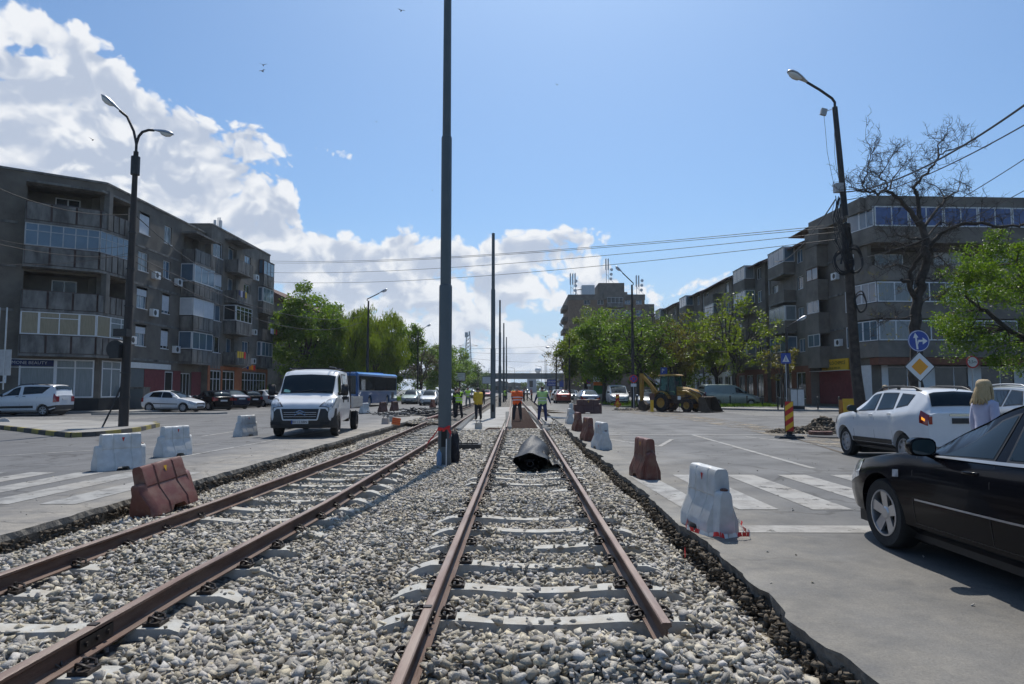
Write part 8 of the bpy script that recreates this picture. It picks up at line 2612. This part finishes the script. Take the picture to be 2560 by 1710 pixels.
for px, py, z, lab in ((1196, 1073, -.125, 'concrete block with lifting hooks on the pale slab'), (963, 1060, 0.0, 'small concrete block on the left slab edge behind the crew truck'), (975, 1054, 0.0, 'second small concrete block beside the orange crate on the left slab edge')):
 q = G(px, py, z); s = thing('concrete_block', lab, 'block', (q.x, q.y, z))
 mb = MB(); mb.box((0, .1, .13), (.30, .34, .26), taper=.94); mb.box((0, .1, .0), (.34, .36, .03)); mb.build('block_body', M['conc_lite'], s)
 mb = MB()
 for dx in (-.08, .08): mb.tube([(dx, .1, .24), (dx - .02, .1, .34), (dx + .03, .1, .36), (dx + .03, .1, .30)], .014, 6)
 mb.build('hook', M['darkmetal'], s)
q = G(989, 1062, 0.0); s = thing('orange_crate', 'small orange plastic crate on the edge of the left slab', 'crate', (q.x, q.y, 0)); s.rotation_euler = (0, .15, .3)
mb = MB(); mb.b2(-.17, .17, -.12, -.10, 0, .30); mb.b2(-.17, .17, .10, .12, 0, .30); mb.b2(-.17, -.15, -.099, .099, 0, .30); mb.b2(.15, .17, -.099, .099, 0, .30); mb.b2(-.149, .149, -.099, .099, .0, .02); mb.build('shell', M['orange_pl'], s)
mb = MB()
for z in (.08, .16, .24): mb.b2(-.172, .172, -.124, -.12, z, z + .02)
mb.build('rib', M['r_stripe'], s)
rr = random.Random(8)
c0 = G(1045, 1040, -.05)
for k in range(46):
 mb = MB(); a = rr.gauss(.1, .5); L_ = rr.uniform(.8, 2.2); cx, cy = rr.gauss(0, .95), rr.gauss(0, 1.0); z = rr.uniform(.02, .42) * max(.15, 1 - (cx * cx + cy * cy) / 5)
 n = 7; pts = []
 for i in range(n): t = i / (n - 1) - .5; pts.append(Vector((cx + math.cos(a) * L_ * t, cy + math.sin(a) * L_ * t + .08 * math.sin(t * 6 + k), max(.015, z + rr.gauss(0, .02) + t * rr.gauss(0, .15)))))
 for p, q in zip(pts[:-1], pts[1:]):
  s_ = Vector((-math.sin(a), math.cos(a), 0)) * .055; h = Vector((0, 0, .035))
  mb.add([p - s_, q - s_, q + s_, p + s_, p - s_ + h, q - s_ + h, q + s_ + h, p + s_ + h], [(0, 3, 2, 1), (4, 5, 6, 7), (0, 1, 5, 4), (2, 3, 7, 6), (0, 4, 7, 3), (1, 2, 6, 5)])
 tag(mb.build('rubber_strip', M['tarp'] if k % 4 else M['greyc'], loc=(c0.x, c0.y, 0.0)), 'black rubber rail strip in the heap on the left slab beside the main pole', 'rubber strip', 'rubber strips in the heap')
for i, (px, py, L_, a, m_, lab) in enumerate(((1370, 1028, 1.6, .1, 'wood', 'short timber plank at the right slab edge behind the blue worker'), (1392, 1034, 2.2, -.2, 'wood', 'yellowish timber plank beside the small white barrier'), (1404, 1048, 2.0, .5, 's_white', 'pale plank tilted on the rubble right of the blue worker'), (1380, 1066, 1.0, 1.0, 'slab', 'pale broken slab piece by the edge stones'))):
 q = G(px, py, -.03); mb = MB(); mb.box((0, 0, .06), (L_, .2, .07), Matrix.Rotation(a, 3, 'Z') @ Matrix.Rotation(.08, 3, 'Y')); mb.box((L_ * .1, .12, .02), (L_ * .7, .1, .05), Matrix.Rotation(a, 3, 'Z')); tag(mb.build('plank', M[m_], loc=(q.x, q.y, -.02)), lab, 'plank')
mb = MB(); mb.tube([(0, 0, .1), (.9, 2.2, .35)], .09, 12); tag(mb.build('red_pipe', M['brown_pl'], smooth=40, loc=(G(1048, 1054, 0).x, G(1048, 1054, 0).y, -.1)), 'red-brown pipe end sticking out by the left rail beside the rubber heap', 'pipe')
def mound(label, cx, cy, rx, ry, h, zb, mat, seed, nrock=500, sz=(.04, .14)):
 rs = np.random.RandomState(seed); a = rs.uniform(0, 6.28, nrock); r = np.sqrt(rs.rand(nrock))
 x = cx + np.cos(a) * r * rx; y = cy + np.sin(a) * r * ry; z = zb + h * (1 - r ** 1.6) * rs.uniform(.55, 1.0, nrock)
 o = build_stones('rubble_heap', [(x, y, z, rs.uniform(sz[0], sz[1], nrock) * (1 + .5 * (1 - r)))], protos, mat)
 mb = MB(); rg = []
 for t in (0, .25, .5, .75, .95): rg.append([Vector((cx + math.cos(b_) * rx * (1 - t) , cy + math.sin(b_) * ry * (1 - t), zb - .02 + h * .85 * t)) for b_ in [2 * math.pi * k / 20 for k in range(20)]])
 tag(o, label, 'rubble', kind='stuff')
 mb.rings(rg); mb.build('heap_core', M['dirt'], None, smooth=60)['kind'] = 'structure'
q = G(1400, 1072, -.1); mound('grey rubble bank between the right track and the slab, beside the blue worker', q.x - .12, q.y + .5, .45, 3.2, .34, -.16, M['stone'], 31, 700, (.04, .12))
q = G(2040, 1083, 0); mound('low heap of broken dirt by the front of the white SUV', q.x, q.y + .3, 1.6, .8, .22, 0, M['soil'], 32, 500, (.04, .16))
q = G(2070, 1075, 0); mound('taller clods of earth behind the manhole ring', q.x + .2, q.y + .8, .7, .5, .42, 0, M['soil'], 33, 260, (.06, .22))
q = G(1000, 1056, 0); mound('grey rubble on the left slab edge near the orange crate', q.x + .9, q.y + 1.6, .8, 2.0, .16, -.02, M['stone'], 34, 600, (.03, .12))
q = G(1590, 1026, 0); mound('scattered rubble round the digger foot', q.x, q.y, 1.8, .5, .14, 0, M['dirt'], 35, 300, (.04, .18))
q = G(2062, 1092, 0); s = thing('manhole_ring', 'reddish-brown manhole ring with a flat cover in the dirt before the white SUV', 'manhole', (q.x, q.y + .3, 0))
mb = MB(); mb.lathe([(.36, .0), (.36, .16), (.30, .17), (.27, .17), (.27, .02)], 28, closed=True); mb.build('ring', M['brown_pl'], s, smooth=40)
mb = MB(); mb.lathe([(.001, 0), (.75, 0), (.72, .04), (.001, .045)], 24); mb.build('cover', M['darkmetal'], s, loc=(.15, -.5, .01))
def backhoe():
 root = thing('backhoe_loader', 'yellow backhoe loader with a wide brown front bucket parked on the right', 'digger')
 Y = M['jcb']
 def part(nm, mb, mat, parent=root, sm=35): return mb.build(nm, M[mat] if isinstance(mat, str) else mat, parent, smooth=sm)
 mb = MB(); mb.b2(-1.7, 2.0, -.45, .45, .62, .98); mb.b2(-2.0, -1.6, -.8, .8, .5, 1.1); part('chassis', mb, 'darkmetal', sm=False)
 mb = MB()
 rg = [[Vector((x, -w, z0)), Vector((x, w, z0)), Vector((x, w, z1 - .12)), Vector((x, w - .14, z1)), Vector((x, -w + .14, z1)), Vector((x, -w, z1 - .12))] for x, w, z0, z1 in ((.15, .52, .95, 1.92), (.9, .50, .95, 1.84), (1.75, .47, .98, 1.66), (1.95, .40, 1.0, 1.52))]
 mb.rings(rg); bn_ = part('bonnet', mb, Y)
 mb = MB()
 for s in (-1, 1):
  for k in range(5): mb.b2(1.0 + .14 * k, 1.06 + .14 * k, s * .5, s * .512, 1.15, 1.5)
 mb.build('vent', M['black'], bn_)
 text_obj('KOMATSU', .22, M['s_black'], bn_, (.95, -.535, 1.62), (math.pi / 2, .12, 0))
 cb = MB()
 posts = [(-1.15, .62), (-.15, .66), (.32, .55)]
 P0 = [(-1.25, -.68), (.30, -.62), (.30, .62), (-1.25, .68)]; P1 = [(-1.10, -.60), (.12, -.58), (.12, .58), (-1.10, .60)]
 for (a, b_) in zip(P0, P1):
  cb.tube([(a[0], a[1], 1.0), ((a[0] * .6 + b_[0] * .4), a[1], 1.9), (b_[0], b_[1], 2.70)], .045, 6)
 for s in (-1, 1): cb.tube([(-.42, s * .66, 1.0), (-.42, s * .60, 2.70)], .04, 6); cb.tube([(-1.2, s * .66, 1.62), (-.42, s * .66, 1.62)], .03, 6)
 cb.b2(-1.25, .3, -.64, .64, .95, 1.25); part('cab_frame', cb, 'black')
 g_ = MB();
 for s in (-1, 1): g_.add([(-1.22, s * .665, 1.25), (.26, s * .62, 1.25), (.10, s * .575, 2.66), (-1.08, s * .595, 2.66)], [(0, 1, 2, 3)])
 g_.add([(.29, -.6, 1.6), (.29, .6, 1.6), (.12, .56, 2.66), (.12, -.56, 2.66)], [(0, 1, 2, 3)]); g_.add([(-1.24, -.66, 1.4), (-1.24, .66, 1.4), (-1.10, .59, 2.66), (-1.10, -.59, 2.66)], [(0, 1, 2, 3)])
 gm, nb, pr, oo = newmat('green_tinted_glass'); pr.inputs['Base Color'].default_value = (.03, .12, .11, 1); pr.inputs['Roughness'].default_value = .05
 t_ = nb.n('ShaderNodeBsdfTransparent', ins={0: (.35, .65, .60, 1)}); mx = nb.n('ShaderNodeMixShader', ins={0: .45}); nb.nt.links.new(t_.outputs[0], mx.inputs[1]); nb.nt.links.new(pr.outputs[0], mx.inputs[2]); nb.nt.links.new(mx.outputs[0], oo.inputs[0])
 part('cab_glass', g_, gm)
 mb = MB(); mb.b2(-.85, -.4, -.25, .25, 1.25, 1.5); mb.b2(-.9, -.78, -.25, .25, 1.5, 2.05); mb.tube([(0.0, 0, 1.3), (-.1, 0, 1.8)], .03, 6); part('seat', mb, 'black')
 mb = MB()
 rg = [[Vector((x, -w, z)), Vector((x, w, z)), Vector((x, w - .06, z + h)), Vector((x, -w + .06, z + h))] for x, w, z, h in ((-1.42, .60, 2.70, .05), (-1.25, .72, 2.70, .10), (-.4, .74, 2.71, .14), (.25, .70, 2.70, .11), (.42, .56, 2.70, .05))]
 mb.rings(rg); part('cab_roof', mb, Y)
 for (x, r, w) in ((-.95, .68, .42), (1.35, .50, .34)):
  for s in (-1, 1):
   RM = Matrix.Rotation(math.pi / 2, 4, 'X')
   mb = MB(); mb.lathe([(r * .55, -w / 2), (r * .92, -w / 2), (r, -w / 3), (r, w / 3), (r * .92, w / 2), (r * .55, w / 2), (r * .52, 0)], 30, RM, closed=True)
   for k in range(18):
    a = 2 * math.pi * k / 18; mb.box((math.cos(a) * r, (.25 if k % 2 else -.25) * w, math.sin(a) * r), (.07, w * .48, .06), Matrix.Rotation(-a, 3, 'Y'))
   wo_ = mb.build('wheel', M['rubber'], root, smooth=35, loc=(x, s * .85, r))
   mb = MB(); mb.lathe([(.001, -w * .28), (r * .2, -w * .3), (r * .3, -w * .2), (r * .5, -w * .22), (r * .56, -w * .45), (r * .56, w * .45), (r * .3, w * .2), (.001, w * .3)], 24, RM); mb.build('rim', Y, wo_, smooth=30)
 for s in (-1, 1):
  mb = MB(); rg = []
  for k in range(9):
   a = rad(20 + 150 * k / 8); rg.append([Vector((-.95 + math.cos(a) * q, s * yy, .72 + math.sin(a) * q)) for q, yy in ((.78, .62), (.78, 1.08), (.84, 1.08), (.84, .62))])
  mb.rings(rg); part('rear_mudguard', mb, Y)
 for s in (-1, 1):
  mb = MB(); mb.tube([(.45, s * .58, 1.55), (1.2, s * .60, 1.50), (1.95, s * .60, 1.15), (2.45, s * .60, .52)], [.10, .12, .12, .09], 8); part('loader_arm', mb, Y)
  mb = MB(); mb.tube([(.6, s * .58, 1.0), (1.6, s * .60, 1.15)], .05, 8); mb.tube([(1.4, s * .5, 1.7), (2.35, s * .45, 1.35)], .045, 8); mb.tube([(2.35, s * .45, 1.35), (2.62, s * .45, .95)], .05, 8); part('hydraulic_ram', mb, 'black')
 mb = MB(); prof = [(2.55, .15), (2.50, .95), (2.62, 1.12), (2.9, 1.02), (3.0, 1.10)]
 side = [(2.50, .95), (2.55, .15), (2.85, .05), (3.55, .06), (3.40, .30), (2.98, 1.10), (2.62, 1.12)]
 back = [(2.98, 1.10), (2.62, 1.12), (2.50, .95), (2.55, .22), (2.75, .07), (3.55, .05)]
 th = .03
 for (a, b_) in zip(back[:-1], back[1:]):
  d = Vector((b_[0] - a[0], 0, b_[1] - a[1])).normalized(); n_ = Vector((d.z, 0, -d.x)) * th
  mb.add([Vector((a[0], -1.18, a[1])), Vector((a[0], 1.18, a[1])), Vector((b_[0], 1.18, b_[1])), Vector((b_[0], -1.18, b_[1])), Vector((a[0], -1.18, a[1])) + n_, Vector((a[0], 1.18, a[1])) + n_, Vector((b_[0], 1.18, b_[1])) + n_, Vector((b_[0], -1.18, b_[1])) + n_],
    [(0, 1, 2, 3), (7, 6, 5, 4), (0, 4, 5, 1), (2, 6, 7, 3), (1, 5, 6, 2), (0, 3, 7, 4)])
 for s in (-1, 1): mb.prism([(p[0], p[1]) for p in side], s * 1.18, s * 1.22, Matrix(((1, 0, 0, 0), (0, 0, 1, 0), (0, 1, 0, 0), (0, 0, 0, 1))))
 part('front_bucket', mb, 'bucket', sm=False)
 mb = MB()
 for k in range(6): mb.box((3.62, -1.05 + .42 * k, .055), (.18, .08, .04), taper=.7)
 part('tooth', mb, 'bucket', sm=False)
 mb = MB(); mb.tube([(-2.0, 0, .9), (-2.15, 0, 1.5), (-2.35, 0, 1.95)], [.20, .17, .15], 8); mb.tube([(-1.75, 0, 1.35), (-2.55, 0, 2.15), (-3.15, 0, 2.70)], [.12, .17, .14], 8); part('boom', mb, Y)
 mb = MB(); mb.box((-3.25, 0, 2.72), (.34, .30, .42)); mb.box((-3.30, 0, 1.75), (.26, .24, 2.0), taper=1.15); part('dipper_arm', mb, Y, sm=False)
 mb = MB(); mb.tube([(-3.05, 0, 2.95), (-1.95, 0, 2.20)], .06, 8); mb.tube([(-3.5, 0, 2.5), (-3.52, 0, 1.3)], .055, 8); part('hydraulic_ram', mb, 'black')
 mb = MB(); mb.tube([(-2.7, 0, 2.62), (-1.75, 0, 2.05)], .03, 8); part('ram_rod', mb, 'chrome')
 mb = MB(); pr_ = [(-3.45, .75), (-3.10, .80), (-2.75, .50), (-2.70, .15), (-2.95, .02), (-3.5, .10)]
 mb.prism(pr_, -.28, .28, Matrix(((1, 0, 0, 0), (0, 0, 1, 0), (0, 1, 0, 0), (0, 0, 0, 1)))); part('rear_bucket', mb, 'bucket', sm=False)
 for s in (-1, 1):
  mb = MB(); mb.b2(-1.98, -1.82, s * .80, s * .95, .05, 1.25); mb.b2(-2.15, -1.65, s * .72, s * 1.02, .0, .05); part('stabiliser', mb, 'darkmetal' if s > 0 else Y, sm=False)
 mb = MB(); mb.tube([(-.1, -.55, 2.8), (-.1, -.55, 3.0)], .06, 8); part('beacon', mb, 'black')
 mb = MB(); mb.b2(.35, .6, -.95, -.75, 2.0, 2.3); mb.tube([(.3, -.6, 2.1), (.45, -.8, 2.15)], .02, 5); part('mirror', mb, 'black')
 return root
bh = backhoe(); bh.location = (10.75, 46.9, 0); bh.rotation_euler = (0, 0, rad(-38)); bh.scale = (.80, .86, .90)
q = G(1668, 1028, 0); s = thing('site_fence', 'low rusty steel fence panel with a white paper standing before the digger', 'fence', (q.x, 44.6, 0))
mb = MB()
for z in (.05, 1.10): mb.tube([(-.75, 0, z), (.95, 0, z)], .022, 6)
for k in range(9): mb.tube([(-.75 + .2125 * k, 0, .05), (-.75 + .2125 * k, 0, 1.10)], .008, 4)
for k in range(6): mb.tube([(-.75, 0, .2 + .16 * k), (.95, 0, .2 + .16 * k)], .006, 4)
mb.build('panel', M['rust'], s)
mb = MB(); mb.b2(-.02, .18, -.03, -.025, .85, 1.08); mb.build('paper', M['s_white'], s)
q = G(1622, 1030, 0); s = thing('hazard_post', 'short rusty and yellow post beside the rear wheel of the digger', 'post', (q.x, 45.0, 0))
mb = MB(); mb.b2(-.10, .10, -.05, .05, .05, .82); mb.build('lower', M['y_stripe'], s); mb = MB(); mb.b2(-.16, .16, -.06, .06, .82, 1.25); mb.build('upper', M['brown_dk'], s)
s = thing('road_bridge', 'long grey concrete road bridge crossing the avenue in the distance', 'bridge', (0, 262, 0))
mb = MB(); mb.b2(-75, 160, 258, 268, 5.6, 7.2); mb.build('deck', M['pole'], s, world=True)
mb = MB(); mb.b2(-75, 160, 257.8, 258.0, 7.2, 7.7)
mb.build('parapet', M['conc_old'], s, world=True)
mb = MB()
for z in (8.2, 8.6): mb.tube([(-75, 257.9, z), (160, 257.9, z)], .05, 4)
for k in range(90): mb.tube([(-74 + 2.6 * k, 257.9, 7.7), (-74 + 2.6 * k, 257.9, 8.6)], .04, 4)
mb.build('railing', M['alu'], s, world=True)
for x in (-34, 18.5, 50):
 mb = MB(); mb.b2(x - 3.0, x + 3.0, 260, 266, 4.9, 5.6); mb.b2(x - 1.6, x + 1.6, 261, 265, -.5, 4.9); mb.build('pier', M['pole'], s, world=True)
mb = MB(); mb.add([(-75, 258, 7.2), (-140, 258, -.5), (-140, 268, -.5), (-75, 268, 7.2), (-75, 258, -.5), (-75, 268, -.5)], [(0, 1, 2, 3), (0, 4, 1), (3, 2, 5), (0, 3, 5, 4)]); mb.build('ramp', M['turf'], s, world=True)
def hoarding(label, px0, px1, py0, py1, d, mat='s_white', txt=None):
 a, b_ = AD(px0, py1, d), AD(px1, py0, d)
 s = thing('billboard', label, 'billboard', ((a.x + b_.x) / 2, d, 0))
 w = (b_.x - a.x) / 2; mb = MB(); mb.b2(-w, w, -.15, .15, a.z, b_.z); mb.build('frame', M['darkmetal'], s)
 mb = MB(); mb.b2(-w + .12, w - .12, -.17, -.152, a.z + .12, b_.z - .12); f = mb.build('panel', M[mat], s)
 mb = MB(); mb.tube([(0, .1, 0), (0, .1, a.z + .1)], .16, 8); mb.build('post', M['darkmetal'], s)
 if txt:
  for t_, sz, dz, c in txt: text_obj(t_, sz, M[c], f, (0, -.175, (a.z + b_.z) / 2 + dz), (math.pi / 2, 0, 0))
 return s
hoarding('pale billboard with small lettering right of the main pole', 1135, 1164, 931, 953, 130, 's_white', [('OPORTUNITATI DE', .26, .38, 'greyc'), ('INVESTITII', .24, .06, 'greyc'), ('MALL      2015', .22, -.6, 'tape_r')])
hoarding('blank white hoarding half hidden by the second tram pole', 1205, 1232, 941, 960, 170, 'shutter')
hoarding('big blue direction sign under the right end of the bridge', 1367, 1392, 948, 966, 190, 's_blue', [('ORADEA', .6, .3, 's_white'), ('CENTRU', .5, -.5, 's_white')])
hoarding('blue hoarding right of the direction sign under the bridge', 1398, 1420, 950, 968, 200, 's_blue')
q = AD(1170, 974, 220); s = thing('lattice_pylon', 'red and white lattice radio pylon behind the left trees', 'pylon', (q.x, 220, 0))
mb = MB(); Ht = AD(1170, 850, 220).z + 2
legs = []
for sx in (-1, 1):
 for sy in (-1, 1): mb.tube([(sx * 1.5, sy * 1.5, 0), (sx * .55, sy * .55, Ht)], .10, 4)
n = 16
for k in range(n):
 z0, z1 = Ht * k / n, Ht * (k + 1) / n; w0, w1 = 1.5 - .95 * k / n, 1.5 - .95 * (k + 1) / n
 for sy in (-1, 1): mb.tube([(-w0, sy * w0, z0), (w1, sy * w1, z1)], .06, 4); mb.tube([(w0, sy * w0, z0), (-w1, sy * w1, z1)], .06, 4)
 for sx in (-1, 1): mb.tube([(sx * w0, -w0, z0), (sx * w1, w1, z1)], .06, 4)
for z, l in ((Ht * .80, 3.2), (Ht * .55, 2.6)): mb.tube([(-l, 0, z), (l, 0, z)], .09, 4); mb.tube([(-l, 0, z), (0, 0, z + .9)], .05, 4); mb.tube([(l, 0, z), (0, 0, z + .9)], .05, 4)
mb.box((-.6, 0, Ht - .3), (1.0, .8, 1.6)); mb.box((.4, 0, Ht + .1), (.5, .5, 1.4)); mb.build('lattice', M['alu'], s)
q = AD(1345, 927, 420); s = thing('water_tower', 'white drop-shaped water tower on the horizon above the bridge', 'water tower', (q.x, 420, 0))
mb = MB(); prof = [(.25, q.z - 2.2), (.9, q.z - 1.5), (1.8, q.z - .2), (2.0, q.z + .6), (1.8, q.z + 1.4), (1.0, q.z + 1.8), (.001, q.z + 1.9)]; mb.lathe(prof, 24); mb.build('tank', M['s_white'], s, smooth=60)
mb = MB(); mb.lathe([(.35, -.5), (.3, q.z - 2)], 12); mb.build('stem', M['alu'], s)
for i, (px, w, d, h, c, lab) in enumerate(((1330, 4.4, 330, 9, 'tail', 'dark red far warehouse roof above the bridge deck'), (1388, 6, 380, 10, 'frame_g', 'pale far building at the right end of the bridge'), (1312, 9, 420, 5.5, 'shutter', 'white far hall under the bridge'), (1284, 7, 360, 5, 'conc_old', 'grey far hall under the bridge beside the tram poles'), (1250, 6, 300, 5, 'greyc', 'grey far block left under the bridge'), (1400, 12, 300, 5, 'frame_g', 'low pale far building behind the blue signs'))):
 q = AD(px, 974, d); s = thing('far_building', lab, 'building', (q.x, d, -.5))
 mb = MB(); mb.b2(-w / 2, w / 2, 0, 14, 0, h); mb.build('wall', M['frame_g'] if c == 'tail' else M[c], s)
 mb = MB(); mb.prism([(-w / 2 - .4, h), (w / 2 + .4, h), (w / 2 + .4, h + .4), (0, h + .6 + w * .04), (-w / 2 - .4, h + .4)], -14.3, .3, Matrix(((1, 0, 0, 0), (0, 0, -1, 0), (0, 1, 0, 0), (0, 0, 0, 1)))); mb.build('roof', M['red_wall'] if c == 'tail' else M['conc_old'], s)
 mb = MB()
 for k in range(int(w / 3)): mb.b2(-w / 2 + 1 + 3 * k, -w / 2 + 2.6 + 3 * k, -.05, .0, h * .35, h * .7)
 mb.build('window', M['glass_d'], s)
rr = random.Random(12)
for i in range(9):
 x = rr.uniform(-26, 34); d = rr.uniform(275, 420)
 if i < 5: tree('far_tree', 'small far green tree seen under or beside the bridge', x, d, rr.uniform(4.5, 6.5), 5, .2, 14, 60, .8, 'dark', .3, 60 + i, 'far trees by the bridge', cl_r=2.0)
for i, (px, py, d, a) in enumerate(((1003, 27, 60, .5), (658, 163, 70, .2), (656, 178, 72, -.4), (232, 350, 60, .9), (941, 305, 80, 0), (1393, 212, 90, .4), (1081, 476, 90, .1), (1364, 842, 120, 0))):
 q = AD(px, py, d); s = thing('bird', ['dark bird highest in the sky near the top of the main pole', 'dark bird, upper one of the pair above the clouds', 'dark bird, lower one of the pair above the clouds', 'dark bird in front of the big cloud left of the twin lamp', 'tiny bird in the blue left of the main pole', 'tiny bird high right of the main pole', 'tiny bird low beside the left of the main pole', 'dark bird low above the far road'][i], 'bird', q, a)
 f = d / 60 * (1.0 if i < 4 or i == 7 else .5)
 mb = MB(); mb.rings([[Vector((math.cos(t) * r_, y, math.sin(t) * r_)) * f for t in [2 * math.pi * k / 8 for k in range(8)]] for y, r_ in ((-.20, .01), (-.10, .04), (0, .055), (.10, .04), (.16, .025), (.2, .005))]); mb.build('body', M['black'], s, smooth=60)
 for sd in (-1, 1):
  mb = MB(); mb.add([Vector(v) * f for v in ((0, .06, .03), (sd * .2, .08, .14), (sd * .42, -.02, .06 + .1 * (i % 2)), (sd * .2, -.08, .10), (0, -.06, .02))], [(0, 1, 2, 3, 4)]); mb.build('wing', M['black'], s)
rs = np.random.RandomState(44); n = 260
x = np.where(rs.rand(n) < .6, rs.uniform(1.9, 6.5, n), rs.uniform(-9.5, -5.5, n)); y = rs.uniform(4, 26, n)
o = build_stones('scattered_grit', [(x, y, np.full(n, .006), rs.uniform(.010, .032, n))], protos, M['stone']); tag(o, 'loose grit strewn on the asphalt on both sides of the tracks', 'grit', kind='stuff')
hz = MB(); hz.b2(-300, 300, -20, 900, -1.7, 45)
ho = hz.build('haze', None if False else M['s_white'])
hm = bpy.data.materials.new('haze'); hm.use_nodes = True; hm.node_tree.nodes.clear(); nb = NB(hm.node_tree)
oo = nb.n('ShaderNodeOutputMaterial'); pv_ = nb.n('ShaderNodeVolumePrincipled'); pv_.inputs['Color'].default_value = (.86, .92, 1, 1); pv_.inputs['Density'].default_value = .00022; pv_.inputs['Anisotropy'].default_value = .3
hm.node_tree.links.new(pv_.outputs[0], oo.inputs['Volume'])
ho.data.materials.clear(); ho.data.materials.append(hm); ho['kind'] = 'stuff'; ho['label'] = 'thin pale haze in the distance'; ho['category'] = 'haze'
